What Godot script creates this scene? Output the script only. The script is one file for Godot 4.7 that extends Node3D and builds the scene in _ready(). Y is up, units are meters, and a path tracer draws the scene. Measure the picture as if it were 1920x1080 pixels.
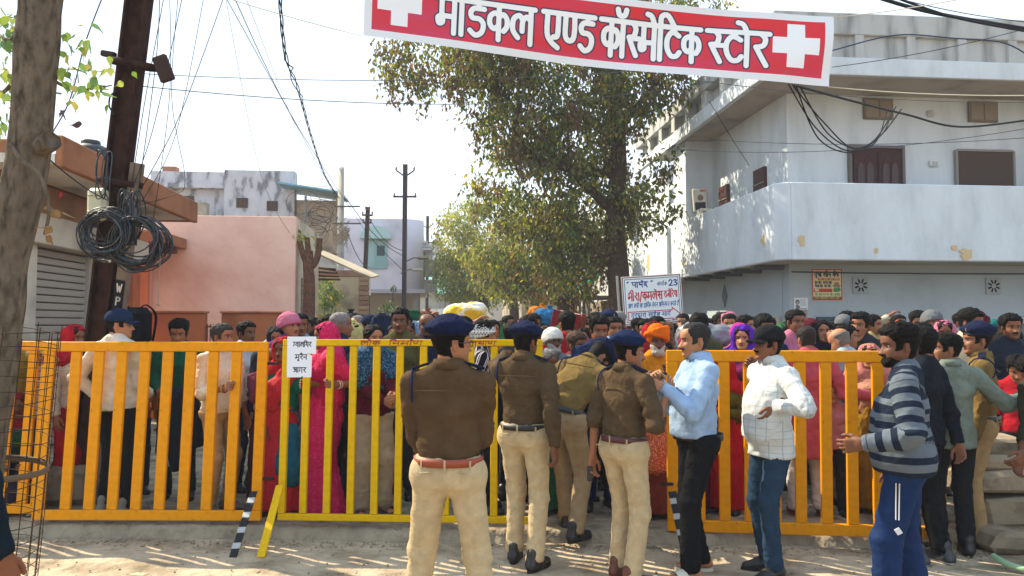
extends Node3D
var rng := RandomNumberGenerator.new()
var noise := FastNoiseLite.new()
var folds := FastNoiseLite.new()
var mats := {}
var meshes := {}
var cloth_bump: NoiseTexture2D
var grain: NoiseTexture2D
var blotch: NoiseTexture2D
var plaster_bump: NoiseTexture2D
var dust_bump: NoiseTexture2D

func _ready() -> void:
	# camera, sky, sun and exposure
	var cam := Camera3D.new()
	cam.name = "camera"
	cam.fov = 40.85
	cam.far = 900.0
	cam.position = Vector3(0, 1.68, 0)
	cam.rotation_degrees = Vector3(2.57, 0, 0)
	add_child(cam)
	var env := Environment.new()
	env.background_mode = Environment.BG_SKY
	var sky := ProceduralSkyMaterial.new()
	sky.sky_top_color = hx("c2dbf5")
	sky.sky_horizon_color = hx("f2f5fa")
	sky.sky_curve = 0.22
	sky.ground_horizon_color = hx("d8d2c6")
	sky.ground_bottom_color = hx("8a7c68")
	sky.sky_energy_multiplier = 1.0
	env.sky = Sky.new()
	env.sky.sky_material = sky
	env.background_energy_multiplier = 0.85
	env.tonemap_mode = Environment.TONE_MAPPER_LINEAR
	env.tonemap_exposure = 2.0
	env.sdfgi_enabled = true
	env.ssao_enabled = true
	env.ssil_enabled = true
	env.fog_enabled = true
	env.fog_density = 0.0016
	env.fog_light_color = hx("eef2f8")
	var we := WorldEnvironment.new()
	we.name = "world_environment"
	we.environment = env
	add_child(we)
	var sun := DirectionalLight3D.new()
	sun.name = "sun"
	sun.light_color = Color(1.0, 0.94, 0.83)
	sun.light_energy = 1.6
	sun.light_angular_distance = 0.5
	sun.shadow_enabled = true
	add_child(sun)
	sun.look_at_from_position(Vector3.ZERO, Vector3(0.62, -0.67, 0.405))
	# shared noise
	rng.seed = 7
	noise.seed = 3
	noise.frequency = 1.0
	noise.fractal_octaves = 2
	folds.seed = 11
	folds.frequency = 1.0
	folds.fractal_octaves = 2
	folds.fractal_type = FastNoiseLite.FRACTAL_RIDGED
	folds.domain_warp_enabled = true
	folds.domain_warp_amplitude = 0.35
	folds.domain_warp_frequency = 0.7
	cloth_bump = ntex(0.014, [], 5, 256, 4, 5.0)
	var cn: FastNoiseLite = cloth_bump.noise
	cn.fractal_type = FastNoiseLite.FRACTAL_RIDGED
	cn.domain_warp_enabled = true
	cn.domain_warp_amplitude = 25.0
	plaster_bump = ntex(0.03, [], 8, 512, 5, 3.0)
	dust_bump = ntex(0.045, [], 12, 512, 5, 6.0)
	grain = ntex(0.01, [[0.0, grey(0.82)], [1.0, grey(1.0)]], 6, 256)
	blotch = ntex(0.008, [[0.0, grey(0.75)], [1.0, grey(1.0)]], 7, 512)
	# setting and structure
	ground()
	left_houses()
	right_house()
	trees()
	near_tree()
	poles()
	signs()
	fence()
	# people and small things
	cast_front()
	cast_behind()
	crowd()
	oddments()

# ---------------------------------------------------------------- materials
func ntex(freq: float, ramp: Array, seed_ := 1, size := 512, octaves := 5, normal := 0.0, kind := FastNoiseLite.TYPE_SIMPLEX_SMOOTH) -> NoiseTexture2D:
	var t := NoiseTexture2D.new()
	var n := FastNoiseLite.new()
	n.noise_type = kind
	n.seed = seed_
	n.frequency = freq
	n.fractal_octaves = octaves
	t.noise = n
	t.seamless = true
	t.width = size
	t.height = size
	if normal > 0.0:
		t.as_normal_map = true
		t.bump_strength = normal
	elif ramp:
		var g := Gradient.new()
		g.offsets = PackedFloat32Array()
		g.colors = PackedColorArray()
		var offs := PackedFloat32Array()
		var cols := PackedColorArray()
		for r in ramp:
			offs.append(r[0])
			cols.append(r[1])
		g.offsets = offs
		g.colors = cols
		t.color_ramp = g
	return t

func grey(v: float) -> Color:
	return Color(v, v, v)

# a plain material; the colour is sRGB of the base reflectance
func mt(c: Color, rough := 0.85, metal := 0.0) -> StandardMaterial3D:
	var key := "p" + c.to_html() + str(rough) + str(metal)
	if not mats.has(key):
		var m := StandardMaterial3D.new()
		m.albedo_color = c
		m.roughness = rough
		m.metallic = metal
		if rough > 0.55: m.metallic_specular = 0.25
		mats[key] = m
	return mats[key]

func hx(s: String) -> Color:
	return Color.html(s)

# cloth: colour with faint mottling and a woven, creased bump
func cloth(c: Color, rough := 0.92, bump := 1.1) -> StandardMaterial3D:
	var key := "c" + c.to_html() + str(rough) + str(bump)
	if not mats.has(key):
		var m := StandardMaterial3D.new()
		m.albedo_color = c
		m.albedo_texture = grain
		m.roughness = rough
		m.metallic_specular = 0.18
		m.normal_enabled = true
		m.normal_texture = cloth_bump
		m.normal_scale = bump
		m.uv1_triplanar = true
		m.uv1_scale = Vector3(3.4, 3.4, 3.4)
		mats[key] = m
	return mats[key]

# a wall or other large surface with stains in world space
func wall(c: Color, tex: Texture2D = null, rough := 0.92, scale := 0.22, bump := 0.35) -> StandardMaterial3D:
	var m := StandardMaterial3D.new()
	m.albedo_color = c
	m.albedo_texture = tex if tex else blotch
	m.roughness = rough
	m.metallic_specular = 0.2
	m.normal_enabled = true
	m.normal_texture = plaster_bump
	m.normal_scale = bump
	m.uv1_triplanar = true
	m.uv1_world_triplanar = true
	m.uv1_scale = Vector3.ONE * scale
	return m

func skin(c: Color) -> StandardMaterial3D:
	var key := "s" + c.to_html()
	if not mats.has(key):
		var m := StandardMaterial3D.new()
		m.albedo_color = c
		m.vertex_color_use_as_albedo = true
		m.roughness = 0.55
		m.metallic_specular = 0.35
		mats[key] = m
	return mats[key]

# ---------------------------------------------------------------- nodes
func thing(called: String, label: String, category: String, at := Vector3.ZERO, turn := 0.0, group := "") -> Node3D:
	var o := Node3D.new()
	o.name = called
	add_child(o, true)
	o.position = at
	o.rotation_degrees.y = turn
	tag(o, label, category, group)
	return o

func tag(o: Node, label: String, category := "", group := "", kind := "") -> Node:
	o.set_meta("label", label)
	if category: o.set_meta("category", category)
	if group: o.set_meta("group", group)
	if kind: o.set_meta("kind", kind)
	return o

func part(called: String, mesh: Mesh, m: Material, parent: Node = self, at := Transform3D()) -> MeshInstance3D:
	var o := MeshInstance3D.new()
	o.name = called
	o.mesh = mesh
	if m: o.material_override = m
	parent.add_child(o, true)
	o.transform = at
	return o

# material_override is not read per surface by every tool; set it on the surfaces as well
func begin() -> SurfaceTool:
	var st := SurfaceTool.new()
	st.begin(Mesh.PRIMITIVE_TRIANGLES)
	return st

func done(st: SurfaceTool, smooth := false) -> ArrayMesh:
	st.generate_normals()
	return st.commit()

# ---------------------------------------------------------------- shapes
func quad(st: SurfaceTool, a: Vector3, b: Vector3, c: Vector3, d: Vector3, ua := Vector2(0, 1), ub := Vector2(1, 1), uc := Vector2(1, 0), ud := Vector2(0, 0)) -> void:
	for v in [[a, ua], [b, ub], [c, uc], [a, ua], [c, uc], [d, ud]]:
		st.set_uv(v[1])
		st.add_vertex(v[0])

# box with chamfered edges
func box(st: SurfaceTool, c: Vector3, size: Vector3, bas := Basis(), bev := 0.0) -> void:
	st.set_smooth_group(-1)
	var h := size * 0.5
	var b := minf(bev, minf(h.x, minf(h.y, h.z)) * 0.9)
	var P := func(sx: float, sy: float, sz: float, ax: int) -> Vector3:
		var v := Vector3(sx * (h.x - b), sy * (h.y - b), sz * (h.z - b))
		if ax == 0: v.x = sx * h.x
		elif ax == 1: v.y = sy * h.y
		else: v.z = sz * h.z
		return c + bas * v
	for s: float in [-1.0, 1.0]:
		if s > 0:
			quad(st, P.call(s, -1, -1, 0), P.call(s, -1, 1, 0), P.call(s, 1, 1, 0), P.call(s, 1, -1, 0))
			quad(st, P.call(-1, s, 1, 1), P.call(-1, s, -1, 1), P.call(1, s, -1, 1), P.call(1, s, 1, 1))
			quad(st, P.call(1, -1, s, 2), P.call(-1, -1, s, 2), P.call(-1, 1, s, 2), P.call(1, 1, s, 2))
		else:
			quad(st, P.call(s, -1, 1, 0), P.call(s, -1, -1, 0), P.call(s, 1, -1, 0), P.call(s, 1, 1, 0))
			quad(st, P.call(-1, s, -1, 1), P.call(-1, s, 1, 1), P.call(1, s, 1, 1), P.call(1, s, -1, 1))
			quad(st, P.call(-1, -1, s, 2), P.call(1, -1, s, 2), P.call(1, 1, s, 2), P.call(-1, 1, s, 2))
	if b > 0.0:
		for s: float in [-1.0, 1.0]:
			for t: float in [-1.0, 1.0]:
				var e := [[P.call(s, t, -1, 0), P.call(s, t, 1, 0), P.call(s, t, 1, 1), P.call(s, t, -1, 1)], [P.call(s, -1, t, 0), P.call(s, 1, t, 0), P.call(s, 1, t, 2), P.call(s, -1, t, 2)], [P.call(-1, s, t, 1), P.call(1, s, t, 1), P.call(1, s, t, 2), P.call(-1, s, t, 2)]]
				for i in 3:
					var q: Array = e[i]
					var out: Vector3 = (q[0] + q[1] + q[2] + q[3]) * 0.25 - c
					if (q[1] - q[0]).cross(q[2] - q[0]).dot(out) > 0: quad(st, q[3], q[2], q[1], q[0])
					else: quad(st, q[0], q[1], q[2], q[3])
				for u: float in [-1.0, 1.0]:
					var tr := [P.call(s, t, u, 0), P.call(s, t, u, 1), P.call(s, t, u, 2)]
					if (tr[1] - tr[0]).cross(tr[2] - tr[0]).dot(tr[0] - c) > 0: tr.reverse()
					for v in tr:
						st.set_uv(Vector2.ZERO)
						st.add_vertex(v)

func box_mesh(size: Vector3, bev := 0.0) -> ArrayMesh:
	var key := "box%s%s" % [size, bev]
	if not meshes.has(key):
		var st := begin()
		box(st, Vector3.ZERO, size, Basis(), bev)
		meshes[key] = done(st)
	return meshes[key]

func boxpart(called: String, c: Vector3, size: Vector3, m: Material, parent: Node, bev := 0.0, bas := Basis()) -> MeshInstance3D:
	return part(called, box_mesh(size, bev), m, parent, Transform3D(bas, c))

# round tube along points; radii may be one number or an array
func tube(st: SurfaceTool, pts: Array, radius, seg := 6, cap := true, flat := 1.0) -> void:
	st.set_smooth_group(0)
	var n := pts.size()
	var rings := []
	var t0: Vector3 = (pts[1] - pts[0]).normalized()
	var side := t0.cross(Vector3.UP if absf(t0.y) < 0.9 else Vector3.RIGHT).normalized()
	for i in n:
		var t: Vector3 = (pts[mini(i + 1, n - 1)] - pts[maxi(i - 1, 0)]).normalized()
		side = (side - t * side.dot(t)).normalized()
		var up := t.cross(side)
		var r: float = radius[i] if radius is Array else radius
		var ring := []
		for j in seg:
			var a := TAU * j / seg
			ring.append(pts[i] + side * cos(a) * r + up * sin(a) * r * flat)
		rings.append(ring)
	for i in n - 1:
		for j in seg:
			var k := (j + 1) % seg
			var u0 := float(j) / seg
			var u1 := float(j + 1) / seg
			quad(st, rings[i][j], rings[i][k], rings[i + 1][k], rings[i + 1][j], Vector2(u0, i), Vector2(u1, i), Vector2(u1, i + 1), Vector2(u0, i + 1))
	if cap:
		for e in [[rings[0], pts[0], 0], [rings[n - 1], pts[n - 1], 1]]:
			for j in seg:
				var tri := [e[1], e[0][j], e[0][(j + 1) % seg]]
				if e[2]: tri.reverse()
				for v in tri:
					st.set_uv(Vector2.ZERO)
					st.add_vertex(v)

# a surface of revolution; profile = [[radius, y], ...]
func lathe(st: SurfaceTool, prof: Array, seg := 16, c := Vector3.ZERO, bas := Basis(), squash := 1.0) -> void:
	st.set_smooth_group(0)
	for i in prof.size() - 1:
		for j in seg:
			var q := []
			for e in [[i, j], [i, j + 1], [i + 1, j + 1], [i + 1, j]]:
				var a: float = TAU * e[1] / seg
				var r: float = prof[e[0]][0]
				q.append(c + bas * Vector3(cos(a) * r, prof[e[0]][1], sin(a) * r * squash))
			quad(st, q[3], q[2], q[1], q[0])

# an outline (counter-clockwise in x, y) given depth along z
func prism(st: SurfaceTool, poly: PackedVector2Array, z0: float, z1: float, xf := Transform3D()) -> void:
	st.set_smooth_group(-1)
	var tri := Geometry2D.triangulate_polygon(poly)
	for i in range(0, tri.size(), 3):
		var f := []
		for k in 3:
			f.append(poly[tri[i + k]])
		if (f[1] - f[0]).cross(f[2] - f[0]) > 0: f.reverse()
		for k in 3:
			st.set_uv(f[k])
			st.add_vertex(xf * Vector3(f[k].x, f[k].y, z1))
		f.reverse()
		for k in 3:
			st.set_uv(f[k])
			st.add_vertex(xf * Vector3(f[k].x, f[k].y, z0))
	for i in poly.size():
		var a := poly[i]
		var b := poly[(i + 1) % poly.size()]
		quad(st, xf * Vector3(a.x, a.y, z0), xf * Vector3(a.x, a.y, z1), xf * Vector3(b.x, b.y, z1), xf * Vector3(b.x, b.y, z0))

func sag(a: Vector3, b: Vector3, drop: float, n := 14) -> Array:
	var out := []
	for i in n + 1:
		var t := float(i) / n
		out.append(a.lerp(b, t) - Vector3(0, drop * 4.0 * t * (1.0 - t), 0))
	return out

func curve(pts: Array, per := 6) -> Array:
	var out := []
	for i in pts.size() - 1:
		for k in per:
			out.append(pts[i].cubic_interpolate(pts[i + 1], pts[maxi(i - 1, 0)], pts[mini(i + 2, pts.size() - 1)], float(k) / per))
	out.append(pts[-1])
	return out

# ---------------------------------------------------------------- smooth bodies: distance field of tapered capsules, meshed as surface nets
# bone = [a, b, radius a, radius b, side stretch, side, blend, flat end]
func bone(a: Vector3, b: Vector3, ra: float, rb: float, s := 1.0, w := Vector3.RIGHT, k := 0.03, flat := 0) -> Array:
	return [a, b, ra, rb, s, w, k, flat]

func splat(F: PackedFloat32Array, n: Vector3i, lo: Vector3, cell: float, B: Array, carve: bool) -> PackedFloat32Array:
	var a: Vector3 = B[0]
	var ab: Vector3 = B[1] - B[0]
	var l2 := maxf(ab.length_squared(), 1e-7)
	var ra: float = B[2]
	var dr: float = B[3] - B[2]
	var s: float = B[4]
	var w: Vector3 = B[5]
	var s2 := 1.0 - 1.0 / (s * s)
	var k: float = B[6]
	var flat: int = B[7]
	var ln := sqrt(l2)
	var reach := maxf(B[2], B[3]) * maxf(s, 1.0) + maxf(k, 0.0) + 2.0 * cell
	var p0: Vector3 = (a.min(B[1]) - Vector3.ONE * reach - lo) / cell
	var p1: Vector3 = (a.max(B[1]) + Vector3.ONE * reach - lo) / cell
	var x0 := maxi(0, int(p0.x))
	var x1 := mini(n.x - 1, int(p1.x) + 1)
	for z in range(maxi(0, int(p0.z)), mini(n.z - 1, int(p1.z) + 1) + 1):
		for y in range(maxi(0, int(p0.y)), mini(n.y - 1, int(p1.y) + 1) + 1):
			var i := (z * n.y + y) * n.x + x0
			var q0 := lo + Vector3(x0, y, z) * cell - a
			for x in range(x0, x1 + 1):
				var tt := q0.dot(ab) / l2
				var t := clampf(tt, 0.0, 1.0)
				var q := q0 - ab * (tt if flat and tt > 1.0 else t)
				var qw := q.dot(w)
				var d := sqrt(maxf(q.length_squared() - qw * qw * s2, 0.0)) - (ra + dr * t)
				if flat and tt > 1.0: d = maxf(d, (tt - 1.0) * ln)
				var f := F[i]
				if carve:
					if -d > f: F[i] = -d
				else:
					var h := k - absf(f - d)
					if d < f: f = d
					if h > 0.0: f -= h * h * 0.25 / k
					F[i] = f
				q0.x += cell
				i += 1
	return F

# returns mesh arrays
func net(bones: Array, cell: float, cuts := [], carves := [], fold := 0.0, fs := Vector3(7, 13, 7), uv := false, fold_gain := [], late := []) -> Array:
	var lo := Vector3.INF
	var hi := -Vector3.INF
	for B in bones + late:
		var r := Vector3.ONE * (maxf(B[2], B[3]) * maxf(B[4], 1.0) + 2.5 * cell)
		lo = lo.min(B[0] - r).min(B[1] - r)
		hi = hi.max(B[0] + r).max(B[1] + r)
	for c in ([] if late else cuts):   # trim the grid where a level cut removes it
		if c[1].y > 0.99: hi.y = minf(hi.y, c[0].y + 2.5 * cell)
		elif c[1].y < -0.99: lo.y = maxf(lo.y, c[0].y - 2.5 * cell)
	var n := Vector3i(((hi - lo) / cell).ceil()) + Vector3i.ONE
	var nx := n.x
	var nxy := n.x * n.y
	var F := PackedFloat32Array()
	F.resize(nxy * n.z)
	F.fill(9.0)
	for B in bones:
		F = splat(F, n, lo, cell, B, false)
	for c in cuts:
		var cp: Vector3 = c[0]
		var cn: Vector3 = c[1]
		for z in n.z:
			for y in n.y:
				var i := (z * n.y + y) * nx
				var d := (lo + Vector3(0, y, z) * cell - cp).dot(cn)
				var step := cn.x * cell
				for x in nx:
					if d > F[i]: F[i] = d
					d += step
					i += 1
	for B in late:
		F = splat(F, n, lo, cell, B, false)
	for B in carves:
		F = splat(F, n, lo, cell, B, true)
	var V := PackedVector3Array()
	var I := PackedInt32Array()
	var id := PackedInt32Array()
	id.resize(F.size())
	id.fill(-1)
	var ofs := [0, 1, nx, nx + 1, nxy, nxy + 1, nxy + nx, nxy + nx + 1]
	var cor := [Vector3(0, 0, 0), Vector3(1, 0, 0), Vector3(0, 1, 0), Vector3(1, 1, 0), Vector3(0, 0, 1), Vector3(1, 0, 1), Vector3(0, 1, 1), Vector3(1, 1, 1)]
	var edges := [[0, 1], [2, 3], [4, 5], [6, 7], [0, 2], [1, 3], [4, 6], [5, 7], [0, 4], [1, 5], [2, 6], [3, 7]]
	var lim := 1.9 * cell
	for z in n.z - 1:
		for y in n.y - 1:
			var i := (z * n.y + y) * nx - 1
			for x in nx - 1:
				i += 1
				var f0 := F[i]
				if f0 > lim or f0 < -lim: continue
				var m := 0
				for o: int in ofs:
					if F[i + o] < 0.0: m += 1
				if m == 0 or m == 8: continue
				var sum := Vector3.ZERO
				var cnt := 0
				for e: Array in edges:
					var fa := F[i + ofs[e[0]]]
					var fb := F[i + ofs[e[1]]]
					if (fa < 0.0) != (fb < 0.0):
						var c0: Vector3 = cor[e[0]]
						sum += c0 + (cor[e[1]] - c0) * (fa / (fa - fb))
						cnt += 1
				id[i] = V.size()
				V.append(lo + (Vector3(x, y, z) + sum / cnt) * cell)
				var neg := f0 < 0.0
				for ax: Array in [[1, nx, nxy], [nx, nxy, 1], [nxy, 1, nx]]:
					if (F[i + ax[0]] < 0.0) == neg: continue
					var b := id[i - ax[1]]
					var c := id[i - ax[1] - ax[2]]
					var d := id[i - ax[2]]
					if b < 0 or c < 0 or d < 0: continue
					var a := id[i]
					if neg: I.append_array(PackedInt32Array([a, c, b, a, d, c]))
					else: I.append_array(PackedInt32Array([a, b, c, a, c, d]))
	var N := normals_of(V, I)
	if fold > 0.0:
		for i in V.size():
			var p := V[i]
			var g := 1.0
			for fg in fold_gain:
				g += fg[2] * exp(-p.distance_squared_to(fg[0]) / (fg[1] * fg[1]))
			V[i] = p + N[i] * (fold * g * (folds.get_noise_3d(p.x * fs.x, p.y * fs.y, p.z * fs.z)))
		N = normals_of(V, I)
	var out := []
	out.resize(Mesh.ARRAY_MAX)
	out[Mesh.ARRAY_VERTEX] = V
	out[Mesh.ARRAY_NORMAL] = N
	out[Mesh.ARRAY_INDEX] = I
	if uv: out[Mesh.ARRAY_TEX_UV] = uvs_of(V, bones + late)
	return out

func normals_of(V: PackedVector3Array, I: PackedInt32Array) -> PackedVector3Array:
	var N := PackedVector3Array()
	N.resize(V.size())
	for t in range(0, I.size(), 3):
		var a := I[t]
		var b := I[t + 1]
		var c := I[t + 2]
		var f := (V[c] - V[a]).cross(V[b] - V[a])
		N[a] += f
		N[b] += f
		N[c] += f
	for i in N.size():
		N[i] = N[i].normalized()
	return N

# u round the nearest bone, v metres along it (measured from the top of the chain)
func uvs_of(V: PackedVector3Array, bones: Array) -> PackedVector2Array:
	var U := PackedVector2Array()
	U.resize(V.size())
	for i in V.size():
		var best := 9.0
		var uv := Vector2.ZERO
		for B in bones:
			if B.size() < 9: continue
			var a: Vector3 = B[0]
			var ab: Vector3 = B[1] - a
			var q := V[i] - a
			var tt := q.dot(ab) / ab.length_squared()
			var t := clampf(tt, 0.0, 1.0)
			q -= ab * t
			var d: float = q.length() / maxf(lerpf(B[2], B[3], t) * (B[4] * 0.5 + 0.5), 0.01)
			if d < best:
				best = d
				var w: Vector3 = B[5]
				var y := ab.normalized()
				var f := w.cross(y)
				uv = Vector2(atan2(q.dot(w), q.dot(f)) * B[9], B[8] + ab.length() * clampf(tt, -0.3, 1.3))
		U[i] = uv
	return U

func amesh(arr: Array) -> ArrayMesh:
	var m := ArrayMesh.new()
	m.add_surface_from_arrays(Mesh.PRIMITIVE_TRIANGLES, arr)
	return m

func tint(arr: Array, c := Color.WHITE) -> Array:
	var C := PackedColorArray()
	C.resize(arr[Mesh.ARRAY_VERTEX].size())
	C.fill(c)
	arr[Mesh.ARRAY_COLOR] = C
	return arr
# ---------------------------------------------------------------- heads
# slices of an adult head: [y, front z, back z, half width], y from the jaw joint, z forward
func head_rows() -> Array:
	return [[-0.070, 0.078, 0.035, 0.012], [-0.066, 0.090, 0.020, 0.026], [-0.056, 0.097, -0.002, 0.038], [-0.042, 0.099, -0.032, 0.049], [-0.027, 0.095, -0.056, 0.057], [-0.012, 0.097, -0.068, 0.063], [0.006, 0.097, -0.077, 0.067], [0.025, 0.095, -0.087, 0.070], [0.048, 0.092, -0.097, 0.072], [0.068, 0.098, -0.104, 0.075], [0.09, 0.099, -0.107, 0.077], [0.113, 0.091, -0.101, 0.074], [0.135, 0.072, -0.086, 0.064], [0.152, 0.047, -0.062, 0.047], [0.161, 0.024, -0.036, 0.027], [0.165, 0.001, -0.006, 0.003]]

const HR := 46
const HC := 44

func gs(d: float, s: float) -> float:
	return exp(-d * d / (2.0 * s * s))

# o: jaw (width below the cheeks), nose, chin, fat
func head_point(i: int, j: int, rows: Array, o: Dictionary) -> Vector3:
	var y := lerpf(-0.070, 0.165, 0.5 - 0.5 * cos(PI * (0.03 + 0.97 * i / (HR - 1))) if false else float(i) / (HR - 1))
	var k := 0
	while k < rows.size() - 2 and rows[k + 1][0] < y: k += 1
	var r0: Array = rows[maxi(k - 1, 0)]
	var r1: Array = rows[k]
	var r2: Array = rows[k + 1]
	var r3: Array = rows[mini(k + 2, rows.size() - 1)]
	var t := clampf((y - r1[0]) / (r2[0] - r1[0]), 0.0, 1.0)
	var f := cubic_interpolate(r1[1], r2[1], r0[1], r3[1], t)
	var b := cubic_interpolate(r1[2], r2[2], r0[2], r3[2], t)
	var w := cubic_interpolate(r1[3], r2[3], r0[3], r3[3], t)
	if y < 0.03: w *= 1.0 + (o.get("jaw", 0.0)) * smoothstep(0.03, -0.03, y)
	if y < -0.02: f += o.get("chin", 0.0)
	var a := TAU * (float(j) / HC) - PI
	a -= 0.5 * sin(a)
	var c := (f + b) * 0.5
	var e := (f - b) * 0.5
	var ca := cos(a)
	var sa := sin(a)
	var pw := 2.0 / 2.35
	var x := signf(sa) * pow(absf(sa), pw) * w
	var z := c + signf(ca) * pow(absf(ca), pw) * e
	if ca > 0.0:
		var ax := absf(x)
		var n: float = o.get("nose", 1.0)
		var ridge := clampf((0.055 - y) / 0.05, 0.0, 1.0)
		if y > -0.004 and y < 0.062: z += n * gs(x, lerpf(0.0075, 0.011, ridge)) * (0.006 + 0.021 * pow(ridge, 1.2)) * smoothstep(-0.004, 0.004, y) * smoothstep(0.062, 0.05, y)
		z += n * 0.006 * gs(ax - 0.013, 0.006) * gs(y - 0.005, 0.006)
		z -= 0.011 * gs(ax - 0.031, 0.014) * gs(y - 0.047, 0.011)
		z += 0.004 * gs(ax - 0.031, 0.012) * gs(y - 0.046, 0.006)
		z += 0.005 * gs(ax - 0.03, 0.02) * gs(y - 0.067, 0.006)
		z += 0.004 * gs(ax - 0.043, 0.013) * gs(y - 0.02, 0.013)
		z += 0.0065 * gs(x, 0.017) * (gs(y + 0.013, 0.0045) + gs(y + 0.0245, 0.0045))
		z -= 0.004 * gs(x, 0.02) * gs(y + 0.0185, 0.003)
		z -= 0.004 * gs(x, 0.02) * gs(y + 0.035, 0.005)
		z -= 0.003 * gs(ax - 0.028, 0.008) * gs(y + 0.005, 0.012) * (1.0 if o.get("old", 0.0) > 0 else 0.4)
	return Vector3(x, y, z)

func head_color(p: Vector3, o: Dictionary) -> Color:
	if p.z < 0.02: return Color.WHITE
	var ax := absf(p.x)
	var c := Color.WHITE
	var lip := gs(p.x, 0.015) * maxf(gs(p.y + 0.0135, 0.0042), gs(p.y + 0.0245, 0.0045))
	c = c.lerp(o.get("lips", Color(0.72, 0.5, 0.5)), clampf(lip * 1.1, 0, 1))
	c = c.lerp(Color(0.35, 0.25, 0.25), 0.8 * gs(p.x, 0.014) * gs(p.y + 0.0188, 0.0022))
	var brow := smoothstep(0.008, 0.014, ax) * smoothstep(0.054, 0.046, ax) * gs(p.y - 0.0665 + 0.15 * absf(ax - 0.03), 0.0038)
	c = c.lerp(o.get("brow", Color(0.07, 0.06, 0.06)), clampf(brow * o.get("brows", 0.8), 0, 1))
	var eye := gs(ax - 0.031, 0.0105) * gs(p.y - 0.0478, 0.0048)
	c = c.lerp(Color(0.16, 0.13, 0.13), clampf(eye * 1.0, 0, 0.92))
	c = c.lerp(Color(0.72, 0.66, 0.66), 0.55 * gs(ax - 0.031, 0.017) * gs(p.y - 0.035, 0.007))
	c = c.lerp(Color(0.2, 0.15, 0.15), 0.7 * gs(ax - 0.0075, 0.004) * gs(p.y + 0.0015, 0.003))
	var st: float = o.get("stubble", 0.0)
	if st > 0.0: c = c.lerp(Color(0.3, 0.3, 0.33), st * smoothstep(0.0, -0.02, p.y) + st * 0.7 * gs(p.y + 0.004, 0.006) * gs(p.x, 0.025))
	if o.get("tilak", false): c = c.lerp(Color(0.9, 0.12, 0.05), gs(p.x, 0.004) * gs(p.y - 0.088, 0.013))
	if o.get("bindi", false): c = c.lerp(Color(0.7, 0.05, 0.08), clampf(1.4 * gs(p.x, 0.0045) * gs(p.y - 0.078, 0.0045), 0, 1))
	return c

func loft_index(skip: Dictionary = {}) -> PackedInt32Array:
	var I := PackedInt32Array()
	for i in HR - 1:
		for j in HC:
			var a := i * HC + j
			var b := i * HC + (j + 1) % HC
			var c := b + HC
			var d := a + HC
			if skip and not (skip.has(a) or skip.has(b) or skip.has(c) or skip.has(d)): continue
			I.append_array(PackedInt32Array([a, c, b, a, d, c]))
	return I

func head_mesh(o: Dictionary) -> ArrayMesh:
	var key := "head" + str(o)
	if meshes.has(key): return meshes[key]
	var rows := head_rows()
	var V := PackedVector3Array()
	var C := PackedColorArray()
	for i in HR:
		for j in HC:
			var p := head_point(i, j, rows, o)
			V.append(p)
			C.append(head_color(p, o))
	var I := loft_index()
	# ears
	for s in [-1.0, 1.0]:
		var base := V.size()
		for i in 9:
			for j in 12:
				var la := PI * i / 8.0
				var lo := TAU * j / 12.0
				var q := Vector3(sin(la) * cos(lo) * 0.008, cos(la) * 0.031, sin(la) * sin(lo) * 0.018)
				if sin(la) * sin(lo) > -0.2 and sin(la) * sin(lo) < 0.65 and cos(lo) > 0: q.x *= 0.35
				if q.y < 0: q.z *= 0.75
				q = Basis(Vector3.UP, 0.45) * Basis(Vector3.RIGHT, -0.15) * q
				V.append(Vector3(s * (q.x + 0.0745), q.y + 0.034, q.z - 0.012))
				C.append(Color(0.95, 0.86, 0.86))
		for i in 8:
			for j in 12:
				var a := base + i * 12 + j
				var b := base + i * 12 + (j + 1) % 12
				if s > 0: I.append_array(PackedInt32Array([a, b + 12, b, a, a + 12, b + 12]))
				else: I.append_array(PackedInt32Array([a, b, b + 12, a, b + 12, a + 12]))
	var arr := []
	arr.resize(Mesh.ARRAY_MAX)
	arr[Mesh.ARRAY_VERTEX] = V
	arr[Mesh.ARRAY_NORMAL] = normals_of(V, I)
	arr[Mesh.ARRAY_COLOR] = C
	arr[Mesh.ARRAY_INDEX] = I
	meshes[key] = amesh(arr)
	return meshes[key]

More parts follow.
